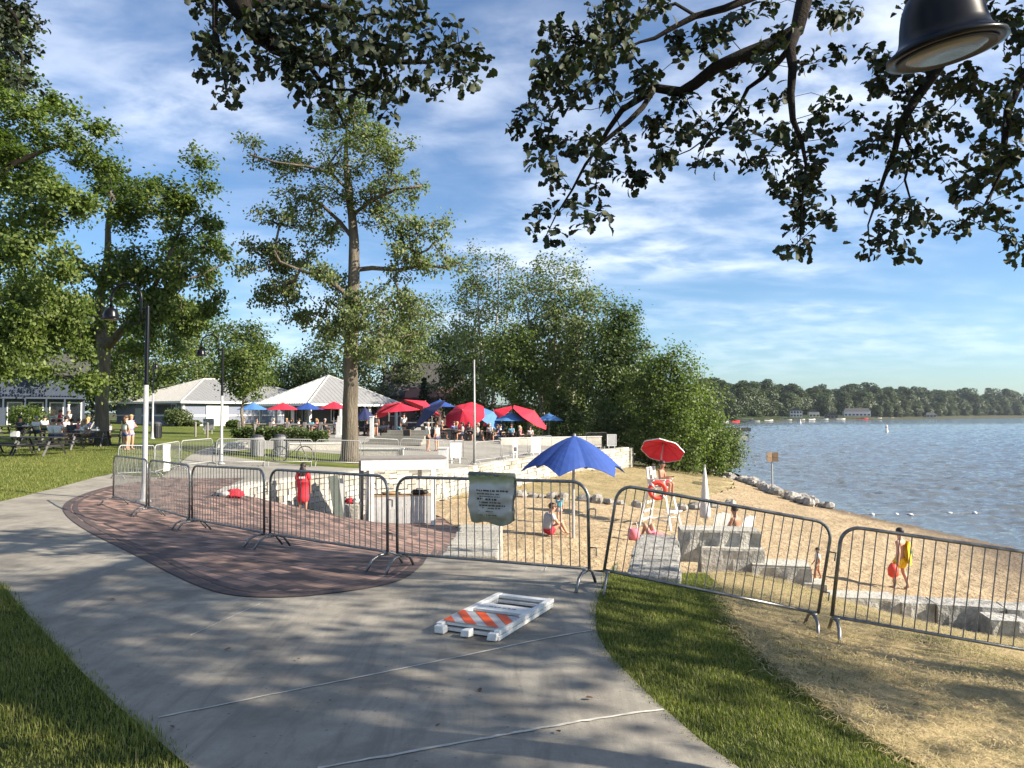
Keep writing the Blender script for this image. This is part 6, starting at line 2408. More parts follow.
t = thing('swim_rope', 'low rope joining the white floats offshore', 'rope', (X(822, bd_[0]), bd_[0], WZ))
MB().tube([(X(p, d) - t.location.x, d - t.location.y, .015) for p, d in zip((800, 822, 847, 870, 894, 908, 947, 972, 1002, 1060), [bd_[0] + 2] + bd_ + [bd_[-1]])], .018, 5).build('line', 'grey', t)
for px, py, h in ((800, 423, 1.6), (886, 431.5, 1.6)):
    d = 5.4 * FPX / (py - 413) * .98
    t = thing('marker_buoy', 'white can buoy far out, ' + ('near the moored boats' if px < 850 else 'alone in the middle of the lake'), 'buoy', (X(px, d), d, WZ))
    MB().lathe([(.1, -.3), (.5, -.1), (.5, .2), (.32, .4), (.3, h * 1.1), (.2, h * 1.25), (.02, h * 1.3)], 12).build('body', 'white', t, smooth=True)
    MB().lathe([(.31, h * .75), (.33, h * .8), (.31, h * .9)], 12).build('band', 'orange', t)
# lake sign
d = 47.0
x = X(771, d)
zg = gz1(x, d, 'lo')
t = thing('lake_sign', 'pair of small brown boards on a pale post at the water edge', 'sign', (x, d, zg), R(4))
MB().tube([(0, 0, -.1), (0, 0, 2.55)], .06, 8).build('post', 'metalpole', t)
for s_ in (-1, 1):
    MB().box((s_ * .19, -.09, 2.35), (.36, .04, .58), rz=s_ * -.15).build('board', 'signbrown', t)
    MB().box((s_ * .19, -.118, 2.4), (.26, .006, .08), rz=s_ * -.15).build('lettering', 'tan', t)
# ------------------------------------------------------------------ umbrellas
def umbrella(name, label, x, y, z, W, top, rise, mat, tilt=0.0, tdir=0.0, seg=8, group=None, cat='umbrella', pole='metalpole', arch=0.0, dome=1.0, scallop=0.0, sag=0.0, polez=None, pr=.022, base=True, valance=None, drop=0.0, ribs=True):
    t = thing(name, label, cat, (x, y, z), 0, group)
    ph = top - rise * .9 if polez is None else polez
    ax = Vector((math.cos(tdir), math.sin(tdir), 0))
    Rm = Matrix.Rotation(tilt, 3, Vector((0, 0, 1)).cross(ax) if tilt else Vector((1, 0, 0)))
    piv = Vector((0, 0, top - rise - .25))
    mb = MB()
    rings = []
    nr = 8
    sub = 8 if arch else 4
    n = seg * sub
    vs = []
    for th in (0, -.012):
        for i in range(nr + 1):
            u = i / nr
            for j in range(n):
                a = 2 * PI * j / n + PI / 8
                f = (j % sub) / sub
                m = 1 - (1 - abs(2 * f - 1)) ** 1.0 * (1 - math.cos(PI / seg)) * 1.0
                m -= scallop * (1 - (2 * f - 1) ** 2) * u ** 3
                rr = W / 2 * u * m
                zz_ = top - rise * (u ** dome * (1 - sag) + sag * u ** 2.4) + arch * (1 - (2 * f - 1) ** 2) * u ** 3 - (sag * .1 * (1 - (2 * f - 1) ** 2)) * u
                zz_ += .55 * scallop * (1 - (2 * f - 1) ** 2) * u ** 4 * rise
                p = Vector((rr * math.cos(a), rr * math.sin(a), zz_ + th))
                vs.append(piv + Rm @ (p - piv))
    fs = []
    off_ = (nr + 1) * n
    for i in range(nr):
        for j in range(n):
            a, b = i * n + j, i * n + (j + 1) % n
            c, d_ = (i + 1) * n + (j + 1) % n, (i + 1) * n + j
            fs.append((a, d_, c, b))
            fs.append((off_ + a, off_ + b, off_ + c, off_ + d_))
    for j in range(n):
        a, b = nr * n + j, nr * n + (j + 1) % n
        fs.append((a, off_ + a, off_ + b, b))
    mb.add(vs, fs)
    cn = mb.build('canopy', mat, t)
    pt = piv + Rm @ (Vector((0, 0, top)) - piv)
    MB().tube([(0, 0, 0), tuple(piv), tuple(piv + Rm @ (Vector((0, 0, top - .03)) - piv)), tuple(piv + Rm @ (Vector((0, 0, top + .06)) - piv))], pr, 8).build('pole', pole, t)
    if ribs:
        rb_ = MB()
        for k in range(seg):
            a = 2 * PI * k / seg + PI / 8
            e = Vector((W / 2 * .97 * math.cos(a), W / 2 * .97 * math.sin(a), top - rise * (.97 * (1 - sag) + sag * .93) - .03))
            m_ = Vector((W / 4 * math.cos(a), W / 4 * math.sin(a), top - rise * (.5 * (1 - sag) + sag * .19) - .03))
            rb_.tube([piv + Rm @ (Vector((0, 0, top - .05)) - piv), piv + Rm @ (m_ - piv), piv + Rm @ (e - piv)], .008, 4)
        rb_.build('ribs', 'grey' if not valance else mat, t)
    if valance:
        vv = MB()
        vs = []
        for j in range(n):
            a = 2 * PI * j / n + PI / 8
            f = (j % sub) / sub
            m = 1 - (1 - abs(2 * f - 1)) * (1 - math.cos(PI / seg))
            for rr, zz_ in ((W / 2 * m * .93, top - rise * .93 + .012), (W / 2 * m * 1.01, top - rise * 1.0 + .006), (W / 2 * m * 1.012, top - rise - .035), (W / 2 * m * 1.005, top - rise - .035)):
                p = Vector((rr * math.cos(a), rr * math.sin(a), zz_))
                vs.append(piv + Rm @ (p - piv))
        fs = []
        for j in range(n):
            for i in range(3):
                fs.append((j * 4 + i, j * 4 + i + 1, (j + 1) % n * 4 + i + 1, (j + 1) % n * 4 + i))
        vv.add(vs, fs)
        vv.build('trim', valance, cn)
    if base:
        MB().lathe([(.26, 0), (.26, .06), (.05, .1), (.04, .3)], 14).build('base', 'dark', t)
    return t


# big blue beach umbrella
ux, uy = X(573, 22.2), 22.2
uz = gz1(ux, uy, 'lo')
umbrella('beach_umbrella', 'large blue beach umbrella with scalloped edge on a steel pole', ux, uy, uz, 3.2, 3.05, 1.08, 'blue', 0.03, 0, 6, arch=.22, dome=1.25, scallop=.1, sag=.25, ribs=False, base=False, pr=.045, cat='umbrella', polez=2.9).rotation_euler.z = R(-11.5)

G_CU = 'patio umbrellas at the cafe'
CU = [  # px centre, top py, d, W, colour, tilt, tdir, label
    (253, 402.5, 64, 2.5, 'ltblue', 0, 0, 'faded light blue patio umbrella, first in the row by the bathhouse'),
    (283, 402.5, 64, 2.7, 'red', 0, 0, 'open red patio umbrella between a light blue one and a royal blue one'),
    (308, 402.5, 65, 2.6, 'blue', 0, 0, 'royal blue patio umbrella between two red ones before the pavilion corner'),
    (334, 401.5, 64, 2.6, 'red', 0, 0, 'open red patio umbrella tucked against the tall oak trunk'),
    (365, 407, 60, 1.9, 'navy', 0, 0, 'navy half-lowered patio umbrella just right of the tall oak trunk'),
    (389, 403, 62, 2.7, 'red', .5, R(165), 'red patio umbrella tipped sideways behind a flat red one'),
    (401, 403, 57, 2.7, 'red', .08, R(200), 'wide flat red patio umbrella right of the navy one'),
    (421, 400, 59, 2.9, 'red', .42, R(20), 'red patio umbrella leaning against the dark navy tilted one'),
    (432, 405, 55, 2.8, 'navy', .75, R(195), 'dark navy patio umbrella tilted so that its underside shows'),
    (440, 399.5, 64, 2.5, 'blue', 0, 0, 'upright blue patio umbrella highest behind the red cluster'),
    (466, 407, 55, 2.75, 'red', .75, R(250), 'big red patio umbrella tilted face-on behind the silver pole'),
    (487, 409, 57, 2.7, 'ltblue', .7, R(-25), 'blue patio umbrella tilted right behind the silver pole'),
    (499, 408, 61, 2.6, 'red', .6, R(200), 'red patio umbrella mostly hidden behind two blue ones'),
    (511, 412.5, 57, 2.6, 'ltblue', 0, 0, 'upright pale blue patio umbrella between two red tilted ones'),
    (528, 408.5, 57, 2.8, 'red', .62, R(-20), 'red patio umbrella tilted down toward the lake'),
    (549, 413, 62, 2.2, 'ltblue', 0, 0, 'last small blue patio umbrella, nearest the lake')]
PLZ = {}
for px, tpy, d, W, c, tl, td, lb in CU:
    x = X(px, d)
    zg = gz1(x, d, 'up')
    top = P(px, tpy, d)[2] - zg
    umbrella('patio_umbrella', lb, x, d, zg, W * (1.14 if px > 370 else 1.05), top, .62 if c != 'navy' or tl else 1.0, c, tl, td, 8, G_CU, pr=.025)

# lifeguard stand with umbrella
lx, ly = 5.55, 28.0
lz = gz1(lx, ly, 'lo')
lg = thing('lifeguard_chair', 'tall white wooden lifeguard chair facing the lake', 'lifeguard chair', (lx, ly, lz), R(58))
# local: faces -y
SH = 1.5
for sx in (-1, 1):
    MB().tube([(sx * .55, -.6, 0), (sx * .34, -.28, SH), (sx * .33, -.26, SH + .3)], .05, 4).build('leg', 'white', lg)
    MB().tube([(sx * .55, .65, 0), (sx * .36, .3, SH), (sx * .36, .38, SH + .75)], .05, 4).build('leg', 'white', lg)
    MB().box((sx * .37, .02, SH + .3), (.1, .72, .04)).build('armrest', 'white', lg)
mb = MB()
for k in range(5):
    mb.box((0, -.24 + k * .13, SH), (.72, .11, .03))
mb.build('seat', 'white', lg)
mb = MB()
for k in range(4):
    mb.box((0, .34 + k * .022, SH + .2 + k * .16), (.76, .025, .13))
mb.build('backrest', 'white', lg)
mb = MB()
for k in range(3):
    mb.box((0, -.64 + k * .12, .62), (.9, .1, .03))
mb.build('foot_platform', 'white', lg)
mb = MB()
for k in range(4):
    mb.box((0, .56 - k * .075, .3 + k * .32), (.9 - k * .1, .04, .09))
mb.build('rungs', 'white', lg)
MB().tube([(-.5, -.52, .28), (.5, .56, .28)], .03, 4).tube([(-.47, .5, .35), (.45, -.46, .35)], .03, 4).build('cross_brace', 'white', lg)
umbrella('lifeguard_umbrella', 'red umbrella with white trim tilted over the lifeguard chair', lx + .12, ly + .35, lz + 1.3, 1.65, 1.95, .36, 'red', .62, R(62), 8, pr=.022, base=False, valance='white')
# life ring
t = thing('life_ring', 'orange-red life ring hanging on the lifeguard chair', 'life ring', (X(657, 27.3), 27.3, 1.8 - 77 * 27.3 / 745))
mb = MB()
mb.tube([(.28 * math.cos(a), -.02 * math.sin(a * 2), .28 * math.sin(a)) for a in np.linspace(0, 2 * PI, 28, endpoint=False)], .085, 10, closed=True)
mb.build('ring', 'ringred', t, smooth=True)
for k in range(4):
    a = PI / 4 + k * PI / 2
    mb = MB()
    mb.tube([(.28 * math.cos(b), 0, .28 * math.sin(b)) for b in np.linspace(a - .13, a + .13, 5)], .089, 10)
    mb.build('band', 'white', t, smooth=True)
# closed umbrella + white chairs
cx, cy = X(704, 25), 25.0
cz = gz1(cx, cy, 'lo')
t = thing('closed_umbrella', 'furled off-white umbrella standing beside the white beach chair', 'umbrella', (cx, cy, cz))
MB().lathe([(.03, .8), (.17, .85), (.19, 1.0), (.15, 1.35), (.12, 1.7), (.07, 2.2), (.03, 2.5)], 10).build('canopy', 'offwhite', t, smooth=True)
MB().tube([(0, 0, 0), (0, 0, 2.6)], .028, 8).build('pole', 'metalpole', t)
MB().lathe([(.155, 1.3), (.16, 1.33), (.15, 1.37)], 10).build('tie', 'offwhite', t)


def beach_chair(label, x, y, rz):
    z = gz1(x, y, 'lo')
    t = thing('beach_chair', label, 'chair', (x, y, z), rz, 'white beach chairs')
    mb = MB()
    for k in range(5):
        mb.box((-.24 + k * .12, -.02, .42), (.11, .6, .025), rx=R(6))
    mb.build('seat', 'white', t)
    mb = MB()
    for k in range(5):
        mb.box((-.24 + k * .12, .4, .78), (.11, .025, .8 - abs(k - 2) * .05), rx=R(-18))
    mb.build('backrest', 'white', t)
    for sx in (-1, 1):
        MB().box((sx * .36, .05, .62), (.14, .78, .03)).build('armrest', 'white', t)
        MB().box((sx * .32, -.28, .3), (.07, .1, .62)).build('leg', 'white', t)
        MB().box((sx * .32, .36, .28), (.07, .1, .56), rx=R(12)).build('leg', 'white', t)
    return t


beach_chair('white slatted beach chair standing empty next to the furled umbrella', X(712, 24.2), 24.2, R(200))
beach_chair('white slatted beach chair with the shirtless man in it', X(735, 24), 24.0, R(215))

# ------------------------------------------------------------------ picnic tables


def picnic():
    t = thing('picnic_table', 'x', 'picnic table', (0, 0, 0), 0, 'picnic tables on the lawn')
    mb = MB()
    for k in range(5):
        mb.box((0, -.3 + k * .15, .74), (1.85, .14, .04))
    mb.build('table_top', 'tablewood', t)
    for s_ in (-1, 1):
        mb = MB()
        for k in range(2):
            mb.box((0, s_ * (.62 + k * .14), .44), (1.85, .13, .04))
        mb.build('bench_seat', 'tablewood', t)
        MB().box((s_ * .62, 0, .4), (.05, 1.5, .09)).build('crossbar', 'tablewood', t)
        for q in (-1, 1):
            MB().tube([(s_ * .66, q * .66, 0), (s_ * .66, q * .22, .72)], .05, 4).build('leg', 'tablewood', t)
    return t


pt0 = picnic()
first = True
for px, d, rz, lb in [(8, 31.5, -4, 'dark picnic table cut by the photo edge, nearest row'), (41, 30.5, -6, 'empty dark picnic table with a white napkin box on top, nearest row'), (63, 33.5, 6, 'dark picnic table just behind the one with the napkin box'), (92, 36, 8, 'dark picnic table below the crowd, beside the forked oak'),
                      (18, 40, 0, 'dark picnic table in the second row with the white shirted man at it'), (48, 43, 5, 'dark picnic table in the far row behind the white shirted man'), (78, 41, -8, 'dark picnic table with the striped shirt diner at it'), (108, 38.5, 20, 'dark picnic table behind the oak trunk with the blond woman')]:
    x = X(px, d)
    z = gz1(x, d, 'up')
    if first:
        pt0.location = (x, d, z)
        pt0.rotation_euler = (0, 0, R(rz))
        pt0['label'] = lb
        first = False
    else:
        dup(pt0, (x, d, z), R(rz), lb)
# things on tables
t = thing('napkin_box', 'small white napkin box on the empty front picnic table', 'box', (X(16, 31.2), 31.2, gz1(X(16, 31.2), 31.2, 'up') + .762))
MB().box((0, 0, .11), (.3, .2, .22)).build('carton', 'white', t, bevel=.01)
MB().box((0, 0, .225), (.12, .05, .02)).build('tissue', 'offwhite', t)
for i, (px, d, lb) in enumerate([(27, 40, 'white takeaway tray on the second row table'), (80, 36, 'white takeaway tray on the crowded table'), (96, 36, 'white paper cup tray on the table by the oak')]):
    t = thing('food_tray', lb, 'tray', (X(px, d), d, gz1(X(px, d), d, 'up') + .762))
    MB().box((0, 0, .03), (.32, .22, .06), jit=.01, rng=rw).build('tray', 'white', t)
    MB().lathe([(.04, .06), (.05, .16), (.045, .17)], 10, (.08, 0, 0)).build('cup', 'white', t)
# folded white stand by the tables
t = thing('folding_stand', 'white folding tray stand leaning open by the crowded table', 'stand', (X(90, 38.5), 38.5, gz1(X(90, 38.5), 38.5, 'up')))
MB().tube([(-.35, 0, 0), (.3, 0, 1.25)], .03, 5).tube([(.3, .1, 0), (-.2, .1, .9)], .03, 5).build('legs', 'white', t)
MB().box((.32, .05, 1.26), (.25, .25, .03)).build('top', 'white', t)
# white post on the lawn by the blue house
t = thing('porch_pole', 'slanting white pole standing in front of the blue house', 'pole', (X(70, 52), 52, gz1(X(70, 52), 52, 'up')))
MB().tube([(0, 0, 0), (-.08, 0, 2.0)], .07, 6).build('shaft', 'white', t)
MB().tube([(-.08, 0, 2.0), (-.083, 0, 2.06)], .1, 8).build('cap', 'white', t)

# ------------------------------------------------------------------ cafe deck: rail, steps, furniture


def xyz(px, d):
    x = X(px, d)
    return (x, d, gz1(x, d, 'up'))


rp = [(240, 57), (256, 57), (271, 57), (288, 57), (305, 57), (321, 57), (338, 56.5)]
r0 = xyz(*rp[0])
t = thing('deck_railing', 'grey wooden post-and-rail fence along the cafe deck', 'railing', r0)
for k, q in enumerate(rp):
    c = xyz(*q)
    MB().box((c[0] - r0[0], c[1] - r0[1], c[2] - r0[2] + .5), (.22, .22, 1.0)).build('post', 'greywood' if k < 6 else 'white', t)
for a, b in zip(rp[:-1], rp[1:]):
    ca, cb_ = xyz(*a), xyz(*b)
    MB().tube([(ca[0] - r0[0], ca[1] - r0[1] - .0, ca[2] - r0[2] + .82), (cb_[0] - r0[0], cb_[1] - r0[1], cb_[2] - r0[2] + .82)], .06, 4).build('rail', 'greywood', t)
c = xyz(340, 52)
t = thing('gate_post', 'tall white post with a broad foot just left of the oak trunk', 'post', c)
MB().box((0, 0, .75), (.26, .26, 1.5)).build('shaft', 'white', t)
MB().box((0, 0, .1), (.5, .5, .2)).build('foot', 'white', t)
c = xyz(372, 52)
t = thing('gate_post', 'tall white post just right of the oak trunk at the cafe steps', 'post', c)
MB().box((0, 0, .72), (.24, .24, 1.44)).build('shaft', 'white', t)
MB().box((0, 0, 1.47), (.32, .32, .06)).build('cap', 'white', t)
# steps
c0 = xyz(392, 46)
t = thing('terrace_steps', 'broad pale steps rising to the cafe tables right of the oak', 'steps', c0, R(-3))
for k in range(5):
    MB().box((k * .12, k * .62 + .31, (k + 1) * .085), (3.6 - k * .24, .6, (k + 1) * .17)).build('step', 'terrace', t)
# low white bench walls before the beam
t = thing('low_wall', 'low white wall strip on the terrace behind the white beam', 'wall', xyz(378, 38), R(2))
MB().box((0, 0, .17), (2.6, .4, .34)).build('block', 'stone', t)
MB().box((0, 0, .37), (2.7, .5, .06)).build('coping', 'white', t)
t = thing('counter', 'white-topped service counter with a middle post under the leaning red umbrella', 'counter', xyz(420, 56))
MB().box((0, 0, 1.02), (2.2, .6, .07)).build('top', 'white', t)
MB().box((0, 0, .5), (2.0, .45, .97)).build('body', 'dark', t)
MB().box((.2, -.2, 1.0), (.2, .16, .5)).build('post', 'white', t)
MB().box((-.15, -.24, .35), (.5, .04, .6)).build('notice', 'white', t)
for px0, px1, d0, d1_, hh, lb in [(217, 247, 36.5, 37.5, .22, 'short pale kerb wall behind the second lamp post'), (290, 347, 39.5, 40.5, .3, 'pale kerb wall behind the bicycle barricade'), (500, 600, 52.5, 56.5, .55, 'low pale wall along the lake side of the cafe')]:
    a_, b_ = np.array((X(px0, d0), d0)), np.array((X(px1, d1_), d1_))
    m_ = (a_ + b_) / 2
    t = thing('low_wall', lb, 'wall', (m_[0], m_[1], gz1(m_[0], m_[1], 'up')), math.atan2(*(b_ - a_)[::-1]))
    L_ = np.linalg.norm(b_ - a_)
    MB().box((0, 0, hh / 2 - .1), (L_, .35, hh + .2)).build('block', 'stone', t)
    MB().box((0, 0, hh + .03), (L_ + .06, .42, .06)).build('coping', 'offwhite', t)

# cafe tables and chairs
def cafe_table():
    t = thing('cafe_table', 'x', 'table', (0, 0, 0), 0, 'black cafe tables')
    MB().lathe([(.02, .7), (.5, .705), (.5, .735), (.02, .74)], 18).build('table_top', 'dark', t)
    MB().tube([(0, 0, 0), (0, 0, .71)], .04, 6).build('leg', 'black', t)
    MB().lathe([(.3, 0), (.3, .03), (.05, .06)], 12).build('base', 'black', t)
    return t


def cafe_chair():
    t = thing('cafe_chair', 'x', 'chair', (0, 0, 0), 0, 'black cafe chairs')
    MB().box((0, 0, .45), (.44, .42, .035)).build('seat', 'black', t)
    MB().box((0, .21, .7), (.42, .03, .42), rx=R(-8)).build('backrest', 'black', t)
    for sx in (-1, 1):
        for sy_ in (-1, 1):
            MB().box((sx * .19, sy_ * .18, .215), (.03, .03, .43)).build('leg', 'black', t)
    return t


ct0, cc0 = cafe_table(), cafe_chair()
fc = [True, True]
TABLES = [(253, 61.5, 'under the light blue umbrella'), (283, 61.5, 'under the first red umbrella'), (308, 62.5, 'under the royal blue umbrella'), (334, 61.5, 'touching the oak trunk'), (364, 57.5, 'by the navy half-lowered umbrella'),
          (381, 58.5, 'between navy and flat red umbrellas'), (398, 60.5, 'behind the wide flat red umbrella'), (452, 52.5, 'beside the face-on red umbrella'), (467, 53, 'right under the face-on red umbrella'), (488, 54, 'under the umbrella by the silver pole'), (510, 54.5, 'under the pale blue umbrella'), (529, 54, 'under the lakeward red umbrella')]
SEATS = []
for k, (px, d, lb) in enumerate(TABLES):
    c = xyz(px, d)
    l = 'round black cafe table ' + lb
    if fc[0]:
        ct0.location = c
        ct0['label'] = l
        fc[0] = False
    else:
        dup(ct0, c, 0, l)
    for j, (dx, dy) in enumerate(((-.75, -.15), (.75, .1), (.1, .8))):
        q = (c[0] + dx, c[1] + dy)
        rz = math.atan2(-dx, dy) + 0  # chair faces the table
        rz = math.atan2(dx, -dy) if False else math.atan2(-dy, -dx) + PI / 2
        zq = gz1(q[0], q[1], 'up')
        l = ['black chair, bathhouse side of the table ', 'black chair, lake side of the table ', 'black chair behind the table '][j] + lb
        if fc[1]:
            cc0.location = (q[0], q[1], zq)
            cc0.rotation_euler = (0, 0, rz)
            cc0['label'] = l
            fc[1] = False
        else:
            dup(cc0, (q[0], q[1], zq), rz, l)
        SEATS.append((q[0], q[1], zq, rz, k, j, lb))
# planter bins on the terrace
def bin_(label, px, d, w_, h, mat, mode='up'):
    t = thing('litter_bin', label, 'bin', xyz(px, d))
    MB().lathe([(w_ * .46, 0), (w_ * .5, .04), (w_ * .5, h * .82), (w_ * .52, h * .84), (w_ * .5, h)], 16).build('body', mat, t, smooth=False)
    MB().lathe([(w_ * .5, h), (w_ * .42, h + .08), (w_ * .2, h + .12), (.01, h + .13)], 16).build('lid', 'dark', t)
    mb = MB()
    for k in range(16):
        a = k * PI / 8
        mb.box((w_ * .51 * math.cos(a), w_ * .51 * math.sin(a), h * .44), (.02, .05, h * .7), rz=a)
    mb.build('slats', mat, t)
    return t


bin_('dark litter bin behind the barricade by the second lamp', 258, 33, .55, .85, 'grey')
bin_('grey litter bin next to the parked bicycle', 281, 33.5, .55, .9, 'grey')
bin_('black litter bin on the lawn by the distant lamp post', 157, 46, .6, .9, 'black')
# wooden chain bollards
cb0 = [(196, 50, 'wooden chain bollard at the lawn walk, first of three'), (208, 49, 'wooden chain bollard in front of the grey information board'), (255, 47, 'wooden chain bollard before the shrub row')]
for px, d, lb in cb0:
    t = thing('bollard', lb, 'bollard', xyz(px, d), 0, 'chain bollards')
    MB().tube([(0, 0, 0), (0, 0, .95)], .07, 8).build('shaft', 'greywood', t)
    MB().lathe([(.08, .9), (.085, .95), (.02, 1.0)], 8).build('cap', 'greywood', t)
# bicycle
bx_ = xyz(293, 31.8)
t = thing('bicycle', 'dark bicycle parked behind a pale barricade near the oak', 'bicycle', bx_, R(12))
for s_ in (-.52, .52):
    w0 = MB()
    w0.tube([(s_ + .33 * math.cos(a), 0, .34 + .33 * math.sin(a)) for a in np.linspace(0, 2 * PI, 24, endpoint=False)], .022, 6, closed=True)
    o = w0.build('wheel', 'tyre', t)
    sp_ = MB()
    for k in range(10):
        a = k * PI / 5
        sp_.tube([(s_, 0, .34), (s_ + .31 * math.cos(a), 0, .34 + .31 * math.sin(a))], .003, 3)
    sp_.build('spokes', 'metalpole', o)
f = MB()
f.tube([(-.52, 0, .34), (-.12, 0, .3), (.32, 0, .72), (-.2, 0, .78), (-.12, 0, .3)], .018, 6).tube([(-.2, 0, .78), (-.52, 0, .34)], .013, 6).tube([(.52, 0, .34), (.34, 0, .72), (.3, 0, .92)], .018, 6).tube([(-.2, 0, .78), (-.24, 0, .9)], .014, 6)
f.build('frame', 'dark', t)
MB().tube([(.3, -.28, .95), (.32, 0, .93), (.3, .28, .95)], .014, 6).build('handlebar', 'black', t)
MB().ball((-.25, 0, .93), (.14, .06, .035), 10, 6).build('saddle', 'black', t)
MB().tube([(-.12, -.1, .2), (-.12, -.06, .3), (-.12, .06, .3), (-.12, .1, .4)], .012, 5).build('pedals', 'black', t)
# toys on the beach
q = (X(804, 20.2), 20.2)
t = thing('toy_bucket', 'small red toy bucket on the sand beside the toddler', 'bucket', (q[0], q[1], gz1(*q, 'lo')))
MB().lathe([(.1, 0), (.14, .24), (.125, .24), (.09, .03)], 12).build('body', 'ringred', t)
MB().tube([(-.13, 0, .23), (-.09, 0, .33), (.09, 0, .33), (.13, 0, .23)], .008, 5).build('handle', 'white', t)
q = (X(633, 23.5), 23.5)
t = thing('beach_bag', 'pink beach bag standing on the sand by the sunbather', 'bag', (q[0], q[1], gz1(*q, 'lo')))
MB().lathe([(.16, 0), (.2, .2), (.17, .36), (.15, .36)], 10).build('body', 'pink', t, smooth=True)
MB().tube([(-.12, 0, .34), (-.08, 0, .55), (.08, 0, .55), (.12, 0, .34)], .015, 5).build('handle', 'white', t)
q = (X(466, 14.5), 14.5)
t = thing('duffel_bag', 'black bag lying behind the pale slab flight', 'bag', (X(466, 13.4), 13.4, gz1(X(466, 13.4), 13.4, 'lo')))
MB().ball((0, 0, .14), (.24, .16, .15), 12, 8, rng=rw, jit=.08).build('body', 'black', t, smooth=True)
MB().tube([(-.1, 0, .25), (0, 0, .36), (.1, 0, .25)], .014, 5).build('handle', 'black', t)
# ------------------------------------------------------------------ people
def V3(*a):
    return Vector(a)


def pose_joints(kind, rng=None, **o):
    j = {}
    if kind == 'stand' or kind == 'walk':
        j.update(pelvis=(0, 0, .525), waist=(0, 0, .6), chest=(0, .005, .71), neckb=(0, .01, .8), neck=(0, .0, .855), head=(0, -.012, .9), crown=(0, -.008, .955))
        for s, n in ((-1, 'r'), (1, 'l')):
            j['sh' + n] = (s * .098, .008, .79)
            j['el' + n] = (s * .132, .015, .625)
            j['wr' + n] = (s * .138, -.03, .48)
            j['ha' + n] = (s * .138, -.045, .445)
            j['hi' + n] = (s * .052, 0, .495)
            j['kn' + n] = (s * .055, -.01, .28)
            j['an' + n] = (s * .056, .012, .045)
            j['to' + n] = (s * .064, -.075, .018)
        if kind == 'walk':
            j['knl'] = (.055, -.07, .285)
            j['anl'] = (.055, -.075, .045)
            j['tol'] = (.06, -.16, .02)
            j['knr'] = (-.055, .02, .28)
            j['anr'] = (-.055, .1, .06)
            j['tor'] = (-.06, .02, .018)
            j['ell'] = (.13, .05, .63)
            j['wrl'] = (.135, .04, .485)
            j['hal'] = (.135, .035, .45)
            j['elr'] = (-.13, -.04, .63)
            j['wrr'] = (-.13, -.12, .5)
            j['har'] = (-.13, -.145, .47)
    elif kind == 'chair':
        j.update(pelvis=(0, 0, .3), waist=(0, .012, .37), chest=(0, .0, .48), neckb=(0, -.012, .57), neck=(0, -.03, .625), head=(0, -.045, .67), crown=(0, -.045, .725))
        for s, n in ((-1, 'r'), (1, 'l')):
            j['sh' + n] = (s * .098, -.01, .56)
            j['el' + n] = (s * .135, -.05, .41)
            j['wr' + n] = (s * .1, -.19, .425)
            j['ha' + n] = (s * .09, -.225, .43)
            j['hi' + n] = (s * .055, -.01, .295)
            j['kn' + n] = (s * .075, -.24, .3)
            j['an' + n] = (s * .075, -.23, .045)
            j['to' + n] = (s * .08, -.32, .018)
    elif kind == 'ground':
        j.update(pelvis=(0, 0, .075), waist=(0, .012, .15), chest=(0, -.01, .26), neckb=(0, -.04, .345), neck=(0, -.065, .395), head=(0, -.085, .44), crown=(0, -.085, .495))
        for s, n in ((-1, 'r'), (1, 'l')):
            j['sh' + n] = (s * .098, -.035, .335)
            j['el' + n] = (s * .13, -.12, .21)
            j['wr' + n] = (s * .07, -.24, .24)
            j['ha' + n] = (s * .05, -.27, .235)
            j['hi' + n] = (s * .055, -.01, .075)
            j['kn' + n] = (s * .085, -.2, .245)
            j['an' + n] = (s * .07, -.31, .045)
            j['to' + n] = (s * .075, -.4, .018)
    elif kind == 'lie':
        j.update(pelvis=(0, 0, .075), waist=(0, .075, .075), chest=(0, .19, .08), neckb=(0, .275, .085), neck=(0, .33, .08), head=(0, .375, .085), crown=(0, .43, .08))
        for s, n in ((-1, 'r'), (1, 'l')):
            j['sh' + n] = (s * .098, .265, .08)
            j['el' + n] = (s * .15, .12, .03)
            j['wr' + n] = (s * .15, -.02, .03)
            j['ha' + n] = (s * .15, -.06, .025)
            j['hi' + n] = (s * .055, -.03, .075)
            j['kn' + n] = (s * .075, -.16, .27)
            j['an' + n] = (s * .07, -.29, .045)
            j['to' + n] = (s * .075, -.37, .018)
    j.update(o)
    return {k: Vector(v) for k, v in j.items()}


def skin_obj(name, verts, edges, rads, mat, parent, sub=1):
    me = bpy.data.meshes.new(name)
    me.from_pydata([tuple(v) for v in verts], edges, [])
    ob = bpy.data.objects.new(name, me)
    COL.objects.link(ob)
    ob.parent = parent
    md = ob.modifiers.new('skin', 'SKIN')
    md.use_smooth_shade = True
    sv = me.skin_vertices[0].data if me.skin_vertices else None
    if sv is None:
        bm = bmesh.new()
        bm.from_mesh(me)
        bm.verts.layers.skin.verify()
        bm.to_mesh(me)
        bm.free()
        sv = me.skin_vertices[0].data
    for i, r in enumerate(rads):
        sv[i].radius = r if hasattr(r, '__len__') else (r, r)
        sv[i].use_root = (i == 0)
    if sub:
        s = ob.modifiers.new('sub', 'SUBSURF')
        s.levels = sub
        s.render_levels = sub
    me.materials.append(M[mat])
    SKINNED.append(ob)
    return ob


SKINNED = []


